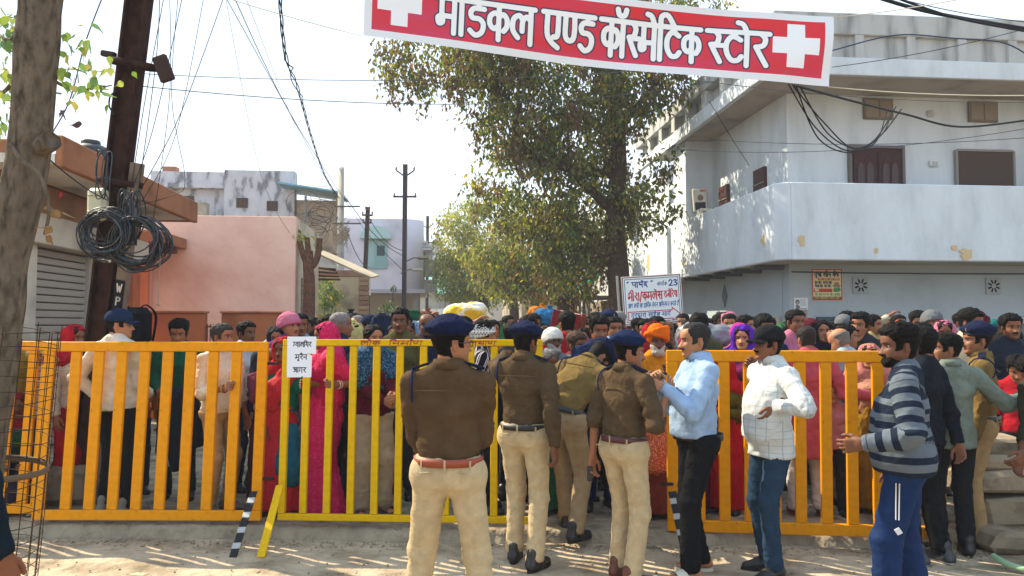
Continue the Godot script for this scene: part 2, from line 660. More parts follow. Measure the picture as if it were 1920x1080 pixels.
# thickness of hair of a kind at azimuth a (0 = front) and height y
func hair_at(kind: String, a: float, y: float, p: Vector3) -> float:
	var d := rad_to_deg(absf(a))
	var ax := absf(p.x)
	match kind:
		"short", "thick", "receding", "crew":
			var front := 0.108 if kind != "receding" else 0.128
			var line := front
			if d > 40: line = lerpf(front, 0.075, clampf((d - 40) / 22, 0, 1))
			if d > 66: line = 0.018
			if d > 82: line = 0.060
			if d > 104: line = lerpf(0.06, -0.035, clampf((d - 104) / 16, 0, 1))
			line += 0.005 * noise.get_noise_2d(a * 9.0, 3.0)
			var top := 0.016 if kind == "short" else 0.027 if kind == "thick" else 0.011
			var side := 0.007 if kind != "thick" else 0.012
			return smoothstep(line - 0.002, line + 0.012, y) * lerpf(side, top, smoothstep(0.06, 0.13, y)) - 0.002
		"balding":
			return smoothstep(-0.03, -0.01, y) * smoothstep(0.11, 0.085, y) * smoothstep(84, 100, d) * 0.012 * (1.0 if not (d < 104 and y < 0.06) else 0.0) - 0.002
		"woman":
			var line := lerpf(0.12, 0.04, clampf((d - 15) / 55, 0, 1))
			if d > 72: line = lerpf(0.01, -0.05, clampf((d - 80) / 40, 0, 1))
			var parting := 1.0 - 0.5 * gs(ax, 0.006) * smoothstep(0.09, 0.13, y)
			return smoothstep(line, line + 0.010, y) * 0.015 * parting - 0.002
		"beard":
			var edge := 0.022 - 0.04 * gs(ax, 0.03)
			if p.z < -0.01: return -0.003
			return smoothstep(edge + 0.006, edge - 0.012, y) * (0.008 + 0.018 * smoothstep(-0.03, -0.06, y)) * (1.0 - 0.96 * gs(ax, 0.017) * gs(y + 0.017, 0.006)) * smoothstep(-0.01, 0.015, p.z) - 0.002
		"goatee":
			if p.z < 0.02: return -0.003
			return clampf(smoothstep(-0.008, -0.03, y) * smoothstep(0.062, 0.045, ax) * (1.0 - gs(ax, 0.016) * gs(y + 0.017, 0.007)) + 0.9 * gs(y + 0.004, 0.0045) * smoothstep(0.034, 0.024, ax), 0, 1) * 0.010 - 0.002
		"moustache":
			if p.z < 0.05: return -0.003
			return gs(y + 0.0055 + 0.12 * maxf(ax - 0.018, 0.0), 0.0052) * smoothstep(0.033, 0.022, ax) * (1.0 - 0.3 * gs(ax, 0.003)) * 0.0095 - 0.003
	return -0.003

func hair_mesh(kind: String, o: Dictionary) -> ArrayMesh:
	var key := "hair" + kind + str(o)
	if meshes.has(key): return meshes[key]
	var rows := head_rows()
	var V := PackedVector3Array()
	var keep := {}
	var base := PackedVector3Array()
	for i in HR:
		for j in HC:
			base.append(head_point(i, j, rows, o))
	var N := normals_of(base, loft_index())
	for i in HR:
		for j in HC:
			var a := TAU * (float(j) / HC) - PI
			a -= 0.5 * sin(a)
			var p := base[i * HC + j]
			var t := hair_at(kind, a, p.y, p)
			if t > 0.001:
				keep[i * HC + j] = true
				var lump := 0.9 + 0.8 * noise.get_noise_3d(p.x * 55, p.y * 25, p.z * 40)
				if kind == "thick": lump = 0.9 + 0.55 * noise.get_noise_3d(p.x * 60, p.y * 60, p.z * 60)
				t *= lump * (0.88 + 0.24 * absf(fmod(sin(i * 12.9898 + j * 78.233) * 43758.5, 1.0)))
			var nn := N[i * HC + j]
			V.append(p + nn * t)
	if kind == "woman": pass
	var I := loft_index(keep)
	var arr := []
	arr.resize(Mesh.ARRAY_MAX)
	arr[Mesh.ARRAY_VERTEX] = V
	arr[Mesh.ARRAY_NORMAL] = normals_of(V, I)
	arr[Mesh.ARRAY_INDEX] = I
	var U := PackedVector2Array()
	for i in HR:
		for j in HC:
			U.append(Vector2(float(j) / HC, float(i) / HR))
	arr[Mesh.ARRAY_TEX_UV] = U
	meshes[key] = amesh(arr)
	return meshes[key]

# ---------------------------------------------------------------- hands: wrist at the origin, fingers along +y, palm faces +z, thumb at +x (mirrored for the left)
func hand_mesh(pose: String, left: bool, coarse := false) -> ArrayMesh:
	var key := "hand" + pose + str(left) + str(coarse)
	if meshes.has(key): return meshes[key]
	var m := -1.0 if left else 1.0
	var curl: Array = {"relaxed": [20, 32, 22], "grip": [62, 82, 45], "flat": [5, 8, 6], "point": [70, 85, 50], "pinch": [48, 48, 25]}[pose]
	var bs := []
	for b in [[-0.030, 0.012], [-0.010, 0.014], [0.010, 0.014], [0.029, 0.012]]:
		bs.append(bone(Vector3(b[0] * 0.75 * m, 0.005, 0), Vector3(b[0] * m, 0.088 - absf(b[0]) * 0.12, 0), 0.0135, b[1] * 0.95, 1.0, Vector3.RIGHT, 0.012))
	bs.append(bone(Vector3(0, -0.06, 0), Vector3(0, 0.015, 0), 0.023, 0.019, 1.3, Vector3.RIGHT, 0.02))
	var fx := [-0.031, -0.0105, 0.0105, 0.030]
	var fl := [0.062, 0.078, 0.084, 0.076]
	for f in 4:
		var p := Vector3(fx[f] * m, 0.086 - absf(fx[f]) * 0.15, 0.0)
		var ang := 0.0
		var spread: float = fx[f] * m * 2.2
		for s in 3:
			ang += deg_to_rad(curl[s] * (0.9 + 0.08 * (3 - f)) if not (pose == "point" and f == 3) else 4.0)
			var l: float = fl[f] * [0.46, 0.30, 0.24][s]
			var q := p + Vector3(sin(spread) * l * cos(ang), cos(ang) * l, sin(ang) * l)
			bs.append(bone(p, q, 0.0092 - 0.0008 * s, 0.0086 - 0.0009 * s, 1.0, Vector3.RIGHT, 0.004))
			p = q
	var close := 1.0 if pose in ["grip", "pinch", "point"] else 0.0
	var th := [Vector3(0.022, 0.018, 0.006), Vector3(0.047 - 0.006 * close, 0.047, 0.018 + 0.014 * close), Vector3(0.056 - 0.022 * close, 0.078, 0.024 + 0.022 * close), Vector3(0.057 - 0.036 * close, 0.101, 0.028 + 0.024 * close)]
	for s in 3:
		bs.append(bone(th[s] * Vector3(m, 1, 1), th[s + 1] * Vector3(m, 1, 1), [0.015, 0.0115, 0.0100][s], [0.0115, 0.0100, 0.0085][s], 1.0, Vector3.RIGHT, 0.008))
	meshes[key] = amesh(tint(net(bs, 0.0075 if coarse else 0.005)))
	return meshes[key]

# ---------------------------------------------------------------- footwear: ankle above the origin, toes along +z, sole on y = 0
func shoe_mesh(kind: String) -> ArrayMesh:
	var key := "shoe" + kind
	if meshes.has(key): return meshes[key]
	var bs := [bone(Vector3(0, 0.035, -0.055), Vector3(0, 0.04, 0.06), 0.038, 0.036, 1.05, Vector3.RIGHT, 0.03), bone(Vector3(0, 0.03, 0.06), Vector3(0.004, 0.022, 0.165), 0.044, 0.028, 1.15, Vector3.RIGHT, 0.03), bone(Vector3(0, 0.05, -0.035), Vector3(0, 0.115, -0.03), 0.042, 0.043, 1.0, Vector3.RIGHT, 0.03)]
	if kind == "trainer": bs.append(bone(Vector3(0, 0.02, -0.06), Vector3(0, 0.015, 0.16), 0.046, 0.042, 1.1, Vector3.RIGHT, 0.012))
	if kind == "foot":
		bs = [bone(Vector3(0, 0.03, -0.05), Vector3(0, 0.045, 0.03), 0.032, 0.03, 1.0, Vector3.RIGHT, 0.03), bone(Vector3(0, 0.04, 0.03), Vector3(0, 0.022, 0.12), 0.03, 0.02, 1.5, Vector3.RIGHT, 0.03), bone(Vector3(0, 0.05, -0.03), Vector3(0, 0.13, -0.02), 0.033, 0.034, 1.0, Vector3.RIGHT, 0.03)]
		for t in 5:
			bs.append(bone(Vector3(-0.03 + t * 0.015, 0.022, 0.125), Vector3(-0.032 + t * 0.016, 0.018, 0.165 - absf(t - 1.0) * 0.008), 0.0105, 0.009, 1.0, Vector3.RIGHT, 0.005))
	meshes[key] = amesh(tint(net(bs, 0.008 if kind != "foot" else 0.007, [[Vector3(0, 0.004, 0), Vector3.DOWN]])))
	return meshes[key]

func sole_mesh(kind: String) -> ArrayMesh:
	var key := "sole" + kind
	if meshes.has(key): return meshes[key]
	var st := begin()
	var poly := PackedVector2Array()
	for i in 24:
		var a := TAU * i / 24
		var z := 0.05 + cos(a) * 0.135
		poly.append(Vector2(sin(a) * (0.047 if cos(a) > 0 else 0.038) * (1.0 - 0.12 * gs(z - 0.02, 0.03)), z))
	prism(st, poly, -0.022, 0.0, Transform3D(Basis(Vector3.RIGHT, Vector3.BACK, Vector3.UP), Vector3.ZERO))
	if kind == "slide":   # the broad band over the instep
		var prev := []
		for i in 9:
			var a := PI * i / 8
			var row := []
			for z in [0.045, 0.125]:
				row.append(Vector3(cos(a) * 0.050, 0.02 + sin(a) * (0.062 - z * 0.18), z))
			if prev: quad(st, prev[0], row[0], row[1], prev[1])
			prev = row
	meshes[key] = done(st)
	return meshes[key]

# ---------------------------------------------------------------- limbs
func ik(root: Vector3, target: Vector3, l1: float, l2: float, pole: Vector3) -> Array:
	var d := target - root
	var len := minf(d.length(), (l1 + l2) * 0.995)
	var dir := d.normalized()
	var c := (l1 * l1 + len * len - l2 * l2) / (2.0 * l1 * len)
	var along := l1 * clampf(c, -1, 1)
	var off := sqrt(maxf(l1 * l1 - along * along, 0.0))
	var side := (pole - dir * pole.dot(dir)).normalized()
	return [root + dir * along + side * off, root + dir * len]

func hand_basis(dir: Vector3, palm: Vector3) -> Basis:
	var y := dir.normalized()
	var z := (palm - y * palm.dot(y)).normalized()
	return Basis(y.cross(z), y, z)

# elliptical band round an axis (belt, headband, collar)
func band(st: SurfaceTool, c: Vector3, bas: Basis, rx: float, rz: float, h: float, t: float, from := 0.0, to := TAU, flare := 0.0, seg := 28) -> void:
	st.set_smooth_group(0)
	var prev := []
	for i in seg + 1:
		var a := lerpf(from, to, float(i) / seg)
		var d := Vector3(sin(a), 0, cos(a))
		var row := []
		for e in [[-0.5, 0.0, 0.0], [0.5, 0.0, flare], [0.5, t, flare], [-0.5, t, 0.0]]:
			row.append(c + bas * Vector3(d.x * (rx + e[1] + e[2]), h * e[0], d.z * (rz + e[1] + e[2])))
		if prev:
			for k in 4:
				quad(st, prev[k], prev[(k + 1) % 4], row[(k + 1) % 4], row[k])
		prev = row

# The whole figure. o holds pose and dress; see the calls. Faces +z at turn 0; its right hand is at -x.
func figure(label: String, at: Vector3, turn: float, o: Dictionary, group := "") -> Node3D:
	var root := thing(o.get("name", "person"), label, "person", at, turn, group)
	var S: float = o.get("h", 1.68) / 1.733
	root.scale = Vector3.ONE * S
	var cell: float = o.get("cell", 0.017)
	var wm: float = o.get("wide", 1.0)
	var woman: bool = o.get("woman", false)
	var sw := (0.168 if woman else 0.19) * (0.55 + 0.45 * wm)
	# skeleton
	var hip: Vector3 = Vector3(0, 0.957, 0) + o.get("hip", Vector3.ZERO)
	var yawh := deg_to_rad(o.get("hipturn", 0.0))
	var HB := Basis(Vector3.UP, yawh)
	var TB := Basis(Vector3.UP, deg_to_rad(o.get("twist", 0.0))) * Basis(Vector3.RIGHT, deg_to_rad(o.get("lean", 0.0))) * Basis(Vector3.BACK, deg_to_rad(o.get("side", 0.0)))
	var MB := Basis(HB.get_rotation_quaternion().slerp(TB.get_rotation_quaternion(), 0.5))
	var waist: Vector3 = hip + MB * Vector3(0, 0.12, 0)
	var chest: Vector3 = waist + TB * Vector3(0, 0.21, 0.0)
	var neck: Vector3 = chest + TB * Vector3(0, 0.185, -0.015)
	var HD := Basis(Vector3.UP, deg_to_rad(o.get("hy", 0.0))) * Basis(Vector3.RIGHT, deg_to_rad(o.get("hp", 0.0))) * Basis(Vector3.BACK, deg_to_rad(o.get("hr", 0.0)))
	var NB := Basis(TB.get_rotation_quaternion().slerp(HD.get_rotation_quaternion(), 0.5))
	var hd: Vector3 = neck + NB * Vector3(0, 0.095, 0.022)
	var sh: Array[Vector3] = []
	var el: Array[Vector3] = []
	var wr: Array[Vector3] = []
	var hb: Array[Basis] = []
	for i in 2:
		var sx := 1.0 if i == 0 else -1.0   # 0 = left (+x), 1 = right
		var pre := "l" if i == 0 else "r"
		var s: Vector3 = neck + TB * Vector3(sx * sw, -0.075, 0.005) + TB * o.get(pre + "s", Vector3.ZERO)
		var target: Vector3 = o.get(pre + "h", Vector3(sx * (sw + 0.06), 0.86, 0.06))
		if o.has(pre + "w"): target = root.global_transform.affine_inverse() * o[pre + "w"]
		var pole: Vector3 = o.get(pre + "e", Vector3(sx * 0.35, -0.3, -1.0))
		var r := ik(s, target, 0.295, 0.255, pole)
		sh.append(s)
		el.append(r[0])
		wr.append(r[1])
		var hdir: Vector3 = o.get(pre + "d", r[1] - r[0])
		var palm: Vector3 = o.get(pre + "p", Vector3(-sx, 0, 0.15))
		if o.has(pre + "D"):   # given in the scene's axes
			hdir = root.global_transform.basis.inverse() * o[pre + "D"]
			palm = root.global_transform.basis.inverse() * o[pre + "P"]
		hb.append(hand_basis(hdir, palm))
	var hj: Array[Vector3] = []
	var kn: Array[Vector3] = []
	var an: Array[Vector3] = []
	var ft: Array[Transform3D] = []
	for i in 2:
		var sx := 1.0 if i == 0 else -1.0
		var pre := "l" if i == 0 else "r"
		var f: Vector3 = o.get(pre + "f", Vector3(sx * 0.11, 0, 0.0))
		var fy: float = deg_to_rad(o.get(pre + "y", sx * 12.0))
		var j: Vector3 = hip + HB * Vector3(sx * 0.09, -0.03, 0)
		var r := ik(j, f + Vector3(0, 0.085, 0), 0.425, 0.43, o.get(pre + "k", Vector3(sin(fy) * 0.6, 0, 1.0)))
		hj.append(j)
		kn.append(r[0])
		an.append(r[1])
		ft.append(Transform3D(Basis(Vector3.UP, fy), r[1] - Vector3(0, 0.085, 0)))
	var X := TB.x
	var HX := HB.x
	var MX := MB.x
	# head and skin
	var ho: Dictionary = o.get("head", {})
	var tone: StandardMaterial3D = skin(o.get("skin", hx("8a5a3c")))
	var hs: float = o.get("hs", 1.0)
	var HT := Transform3D(HD.scaled(Vector3.ONE * hs), hd)
	var bare: float = o.get("bare", 0.0)   # share of the forearm that the sleeve leaves bare
	var q := 0.86
	var bb := [bone(hip, waist, 0.105 * q, 0.095 * q, 1.4, MX), bone(waist, chest, 0.095 * q, 0.11 * q, 1.4, X), bone(chest, neck - TB.y * 0.06, 0.11 * q, 0.09 * q, 1.4, X), bone(neck - TB.y * 0.05, hd + HD * Vector3(0, 0.015, -0.018) * hs, 0.058, 0.056 if not woman else 0.047, 1.0, X, 0.05)]
	for i in 2:
		bb.append(bone(sh[i], el[i], 0.05, 0.038, 1.0, X, 0.04))
		bb.append(bone(el[i], wr[i], 0.039 if bare > 0 else 0.032, 0.026, 1.0, X, 0.02))
		if true:
			bb.append(bone(hj[i], kn[i], 0.08, 0.05, 1.0, HX, 0.03))
			bb.append(bone(kn[i], an[i], 0.048, 0.034, 1.0, HX, 0.02))
	var st := begin()
	st.append_from(amesh(tint(net(bb, maxf(cell, 0.019) if bare > 0 else maxf(cell * 1.3, 0.024)))), 0, Transform3D())
	st.append_from(head_mesh(ho), 0, HT)
	for i in 2:
		st.append_from(hand_mesh(o.get(("l" if i == 0 else "r") + "g", "relaxed"), i == 0, cell > 0.02), 0, Transform3D(hb[i], wr[i]))
	var shoe: String = o.get("shoe", "leather")
	if shoe in ["slide", "sandal", "bare"]:
		for i in 2: st.append_from(shoe_mesh("foot"), 0, ft[i].translated_local(Vector3(0, 0.02, 0)))
	part("body", st.commit(), tone, root)
	# footwear
	if shoe != "bare" and shoe != "none":
		var sm: Material = mt(o.get("shoec", hx("1b1a1a")), 0.45)
		for i in 2:
			if shoe in ["slide", "sandal"]: part("sandal", sole_mesh("slide"), sm, root, ft[i].translated_local(Vector3(0, 0.024, 0)))
			else:
				var sp := part("shoe", shoe_mesh(shoe), sm, root, ft[i].translated_local(Vector3(0, 0.006, 0)))
				var sole := sole_mesh("plain")
				part("sole", sole, mt(o.get("solec", hx("2a2624")), 0.8), sp, Transform3D(Basis().scaled(Vector3(1.08, 1, 1.08)), Vector3(0, 0.014, 0.0)))
	# legs
	var tuck: float = o.get("tuck", 0.02)
	var drop: float = o.get("drop", 0.04)   # how far the waistband sits below the waist
	var hipw: float = o.get("hipw", 1.0)
	if o.has("skirt"):
		var sk := []
		var low: Vector3 = (an[0] + an[1]) * 0.5
		low.y = o.get("hem", 0.06)
		sk.append(bone(waist + Vector3(0, -0.04, 0), hip - Vector3(0, 0.06, 0), 0.112, 0.138, 1.3, HX, 0.03))
		var kc: Vector3 = (kn[0] + kn[1]) * 0.5
		kc.y = minf(kc.y, hip.y - 0.15)
		sk.append(bone(hip - Vector3(0, 0.06, 0), kc, 0.138, 0.15, 1.28, HX, 0.03))
		sk.append(bone(kc, low - Vector3(0, 0.1, 0), 0.15, o.get("flare", 0.175), 1.25, HX, 0.03))
		part("skirt", amesh(net(sk, cell * 1.05, [[Vector3(0, low.y, 0), Vector3.DOWN]], [], o.get("pleat", 0.022), Vector3(9, 0.7, 9))), o.skirt, root)
	else:
		var tb := [bone(waist - MB.y * 0.03, hip, 0.108, 0.118, 1.42 * hipw, MX, 0.03), bone(hj[0], hj[1], 0.112 * hipw, 0.112 * hipw, 1.0, HX, 0.05)]
		var lw: float = o.get("legw", 1.0)
		var fg := []
		for i in 2:
			tb.append(bone(hj[i] - Vector3(0, 0.02, 0), kn[i], 0.096 * hipw, 0.068 * lw, 1.0, HX, 0.03))
			tb.append(bone(kn[i], an[i] + Vector3(0, -0.02, 0), 0.068 * lw, 0.060 * lw, 1.0, HX, 0.03, 1))
			fg.append([kn[i], 0.14, 1.2])
			fg.append([an[i], 0.17, 2.0])
		fg.append([hip - Vector3(0, 0.08, 0), 0.12, 0.9])
		part("trousers", amesh(net(tb, cell, [[waist + MB.y * (tuck - 0.03 - drop) if not o.get("hang", 0.0) > 0.0 else hip - Vector3(0, o.hang - 0.018, 0), MB.y]], [], o.get("tfold", 0.0045), Vector3(3.2, 6.5, 3.2), false, fg)), o.get("pants", mt(hx("333333"))), root)
	# top
	if o.has("top"):
		var bel: float = o.get("belly", 0.0)
		var lo_y: float = o.get("hang", 0.0)   # how far the top hangs below the hip (0 = tucked in)
		var base: Vector3 = hip + MB * Vector3(0, 0.06 - drop, 0) if lo_y <= 0.0 else hip
		var tp := [bone(base, waist, 0.110 * (0.9 + 0.1 * wm), 0.100 * wm, 1.42, MX, 0.03) + [0.0, 0.16], bone(waist, chest, 0.100 * wm, 0.118, 1.42, X, 0.03) + [0.12, 0.16], bone(chest, neck - TB.y * 0.085, 0.118, 0.085, 1.5, X, 0.04) + [0.33, 0.16], bone(neck - TB.y * 0.06, neck + NB.y * 0.015, 0.07, 0.064, 1.15, X, 0.05) + [0.46, 0.16]]
		if woman: tp.append(bone(chest + TB * Vector3(-0.07, -0.03, 0.09), chest + TB * Vector3(0.07, -0.03, 0.09), 0.06, 0.06, 1.0, X, 0.06))
		if bel > 0: tp.append(bone(hip + MB * Vector3(0, 0.06, 0.015 + bel), waist + TB * Vector3(0, 0.10, 0.01 + bel), 0.108, 0.10, 1.38, X, 0.12) + [0.05, 0.16])
		var cuts := []
		if lo_y > 0.0:
			var hem: Vector3 = hip - Vector3(0, lo_y, 0)
			tp.append(bone(hip, hip - Vector3(0, lo_y + 0.14, 0), 0.13 * wm, o.get("hemr", 0.13), 1.35, HX, 0.03) + [-lo_y - 0.14, 0.16])
			cuts.append([hem, Vector3(0, -1, 0)])
		else:
			cuts.append([waist - MB.y * (0.035 + drop), -MB.y])
		var tl := []
		var slv: float = o.get("sleeve", 1.0)   # how much of the forearm the sleeve covers
		var sr: float = o.get("slr", 1.0)
		var fg := [[waist, 0.13, 1.0]]
		for i in 2:
			var sx := 1.0 if i == 0 else -1.0
			tp.append(bone(neck + TB * Vector3(sx * 0.05, -0.02, -0.005), sh[i] - TB.x * sx * 0.025, 0.056, 0.062, 1.0, X, 0.06))
			var e: Vector3 = el[i]
			if slv > 0.05:
				tl.append(bone(sh[i], e, 0.066 * sr, 0.054 * sr, 1.0, X, 0.02) + [0.0, 0.06])
				tl.append(bone(e, e.lerp(wr[i], slv), 0.053 * sr, lerpf(0.052, 0.041, slv) * sr, 1.0, X, 0.02, 1) + [0.3, 0.05])
			else:
				tl.append(bone(sh[i], sh[i].lerp(e, 0.75 + slv), 0.066 * sr, 0.062 * sr, 1.0, X, 0.035, 1) + [0.0, 0.06])
			fg.append([e, 0.11, 1.6])
			fg.append([sh[i] - TB.y * 0.08, 0.1, 0.8])
		var pat: bool = o.get("uv", false)
		part(o.get("topname", "shirt"), amesh(net(tp, cell, cuts, [], o.get("sfold", 0.0095), o.get("sfs", Vector3(4, 5.5, 4)), pat, fg, tl)), o.top, root)
		if slv < 0.95 and o.get("cuff", false):
			for i in 2:
				var d: Vector3 = (wr[i] - el[i]).normalized()
				var cs := begin()
				band(cs, el[i].lerp(wr[i], slv), Basis(Quaternion(Vector3.UP, d)), 0.05 * sr, 0.05 * sr, 0.045, 0.008)
				part("rolled_cuff", done(cs), o.top, root)
		if o.get("collar", false):
			var cs := begin()
			var cb := Basis(Vector3.UP, 0) * NB
			band(cs, neck + NB * Vector3(0, 0.03, 0.004), cb, 0.066, 0.066, 0.045, 0.006, 0.45, TAU - 0.45, -0.006)
			band(cs, neck + NB * Vector3(0, 0.034, 0.004), cb, 0.094, 0.090, 0.05, 0.006, 0.35, TAU - 0.35, -0.018)
			part("collar", done(cs), o.get("collarm", o.top), root)
		if o.get("police", false):
			for i in 2:
				var sx := 1.0 if i == 0 else -1.0
				var a: Vector3 = neck + TB * Vector3(sx * 0.075, 0.045, -0.005)
				var b: Vector3 = sh[i] + TB * Vector3(sx * 0.0, 0.083, 0.0)
				var d := (b - a).normalized()
				boxpart("epaulette", (a + b) * 0.5, Vector3((b - a).length(), 0.014, 0.052), cloth(hx("1a1f33")), root, 0.005, Basis(d, TB.z.cross(d).normalized(), d.cross(TB.z.cross(d)).normalized()))
			boxpart("back_yoke_seam", chest + TB * Vector3(0, 0.085, -0.131), Vector3(0.30, 0.004, 0.012), o.top, root, 0.002, TB)
			# lanyard round the left shoulder
			var ls := begin()
			var lp := []
			for k in 13:
				var a := TAU * k / 12
				lp.append(sh[0] + TB * Vector3(0.0 + 0.015 * sin(a), cos(a) * 0.095 - 0.01, sin(a) * 0.095))
			tube(ls, lp, 0.006, 5)
			part("lanyard", done(ls), cloth(hx("1d2a52")), root)
	# belt
	if o.has("belt"):
		var bs := begin()
		band(bs, waist + MB * Vector3(0, -0.035 - drop, 0), MB, (0.174 + drop * 0.1) * hipw * (0.9 + 0.1 * wm), 0.134 + drop * 0.08 + o.get("belly", 0.0) * 0.35, 0.042, 0.006)
		part("belt", done(bs), mt(o.belt, 0.5), root)
		if o.get("loops", true):
			for a in [PI, PI - 0.75, PI + 0.75, 0.7, -0.7]:
				var dv := MB * Vector3(sin(a) * 0.186 * hipw, -0.05 - drop, cos(a) * 0.144)
				boxpart("belt_loop", waist + dv, Vector3(0.012, 0.07 if is_equal_approx(a, PI) else 0.05, 0.005), o.pants, root, 0.002, Basis(Vector3.UP, a) * Basis(Vector3.RIGHT, 0))
		if o.get("police", false):
			for sx in [-1.0, 1.0]:
				boxpart("back_pocket", hip + HB * Vector3(sx * 0.085, -0.0, -0.128 * hipw), Vector3(0.10, 0.005, 0.012), o.pants, root, 0.003, HB * Basis(Vector3.UP, sx * 0.35))
	# hair and face
	var hc: Material = o.get("hairm", hairmat(hx("0d0b0a")))
	if o.has("hair"): part("hair", hair_mesh(o.hair, ho), hc, root, HT)
	if o.get("bun", false):
		var bs := begin()
		lathe(bs, [[0.0, -0.03], [0.024, -0.024], [0.034, 0.0], [0.024, 0.024], [0.0, 0.03]], 12)
		part("bun", done(bs), hc, root, HT * Transform3D(Basis(), Vector3(0, 0.03, -0.125)))
	if o.has("face"): part(o.face, hair_mesh(o.face, ho), o.get("facem", hc), root, HT)
	if o.get("eyes", true):
		for sx in [-1.0, 1.0]:
			part("eye", eye_mesh(), eye_mat(), root, HT * Transform3D(Basis(), Vector3(sx * 0.0315, 0.0475, 0.0728)))
	if o.get("glasses", false): part("spectacles", glasses_mesh(), mt(hx("15161a"), 0.3), root, HT)
	# headgear
	match o.get("hat", ""):
		"beret":
			var b := part("beret", beret_mesh(), cloth(o.get("hatc", hx("1b2444")), 0.95, 0.7), root, HT * Transform3D(Basis(Vector3.BACK, deg_to_rad(o.get("tilt", -4.0))), Vector3(0, 0.098, -0.004)))
			part("sweatband", beret_band(), mt(hx("14161f"), 0.6), b)
			if o.get("badge", false):
				var bs := begin()
				lathe(bs, [[0.0, 0.006], [0.012, 0.005], [0.017, 0.0], [0.0, -0.004]], 10)
				part("badge", done(bs), mt(hx("b9b4a2"), 0.35, 0.8), b, Transform3D(Basis(Vector3.RIGHT, PI / 2), Vector3(0.03, 0.034, 0.101)))
		"cap": cap(root, HT, o.get("hatc", hx("20222a")))
		"turban": turban(root, HT, o.get("hatm"))
		"wool": part("knitted_cap", wool_mesh(), o.get("hatm"), root, HT)
	if o.has("veil"):
		var vb := [bone(hd + HD * Vector3(0, 0.07, -0.012), hd + HD * Vector3(0, 0.03, -0.02), 0.117, 0.105, 1.0, X, 0.03), bone(hd + HD * Vector3(0, 0.0, -0.03), neck + TB * Vector3(0, -0.02, -0.03), 0.095, 0.115, 1.1, X, 0.05), bone(sh[0], sh[1], 0.088, 0.088, 1.0, X, 0.06)]
		if o.get("drape", true):
			vb.append(bone(neck + TB * Vector3(0, -0.03, -0.04), hip + TB * Vector3(0, 0.1, -0.07), 0.105, 0.10, 1.75, X, 0.05))
			for i in 2: vb.append(bone(sh[i], sh[i].lerp(el[i], 0.75), 0.092, 0.085, 1.0, X, 0.04, 1))
		var cv := [bone(hd + HD * Vector3(0, 0.055, 0.09), hd + HD * Vector3(0, -0.035, 0.10), 0.066, 0.062), bone(hd + HD * Vector3(0, 0.0, 0.20), hd + HD * Vector3(0, 0.0, 0.12), 0.09, 0.07), bone(hd + HD * Vector3(0, 0.085, -0.01), hd + HD * Vector3(0, 0.0, -0.01), 0.085, 0.08)]
		if o.get("veilopen", true): cv.append(bone(neck + TB * Vector3(0, -0.02, 0.16), hip + TB * Vector3(0, 0.1, 0.22), 0.07, 0.13))
		part(o.get("veilname", "head_scarf"), amesh(net(vb, cell, [], cv, o.get("vfold", 0.012), Vector3(7, 2.5, 7))), o.veil, root)
	if o.has("pallu"):   # the loose end of a saree: round the waist, across the chest, over the left shoulder and down the back
		var fr := 0.15
		var pts := [waist + MB * Vector3(-0.15, -0.06, 0.02), waist + MB * Vector3(-0.08, 0.02, fr - 0.03), chest + TB * Vector3(0.02, -0.03, fr - 0.01), sh[0] + TB * Vector3(-0.05, 0.03, 0.06), sh[0] + TB * Vector3(-0.05, 0.055, -0.05), chest + TB * Vector3(0.10, -0.05, -0.13), hip + TB * Vector3(0.12, 0.0, -0.15), hip + TB * Vector3(0.13, -0.2, -0.15)]
		var pb := []
		for k in pts.size() - 1: pb.append(bone(pts[k], pts[k + 1], 0.045, 0.045, 2.0, (pts[k + 1] - pts[k]).cross(TB.z).normalized() if k != 3 else X, 0.04))
		part("saree_end", amesh(net(pb, cell, [], [], 0.014, Vector3(8, 2.5, 8))), o.pallu, root)
	if o.has("shawl"):
		var vb := [bone(chest, neck - TB.y * 0.04, 0.15, 0.115, 1.5, X, 0.05), bone(waist + TB.y * 0.06, chest, 0.14, 0.15, 1.45, X, 0.05), bone(neck - TB.y * 0.03, neck + NB.y * 0.05, 0.1, 0.085, 1.05, X, 0.05)]
		for i in 2: vb.append(bone(sh[i], sh[i].lerp(el[i], 0.8), 0.095, 0.085, 1.0, X, 0.04, 1))
		part("shawl", amesh(net(vb, cell, [[waist + TB.y * 0.07, -TB.y]], [bone(neck + TB * Vector3(0.0, 0.0, 0.14), waist + TB * Vector3(0.0, 0, 0.23), 0.05, 0.09)], 0.016, Vector3(5, 4, 5))), o.shawl, root)
	root.set_meta("joints", {"hd": hd, "HD": HD, "wr": wr, "el": el, "neck": neck, "sh": sh, "hip": hip, "waist": waist, "chest": chest, "TB": TB, "HT": HT})
	return root

func hairmat(c: Color) -> StandardMaterial3D:
	var key := "hair" + c.to_html()
	if not mats.has(key):
		var m := StandardMaterial3D.new()
		m.albedo_color = c
		m.roughness = 0.68
		m.metallic_specular = 0.2
		m.normal_enabled = true
		m.normal_texture = cloth_bump
		m.normal_scale = 1.2
		m.uv1_scale = Vector3(9, 0.7, 1)
		mats[key] = m
	return mats[key]

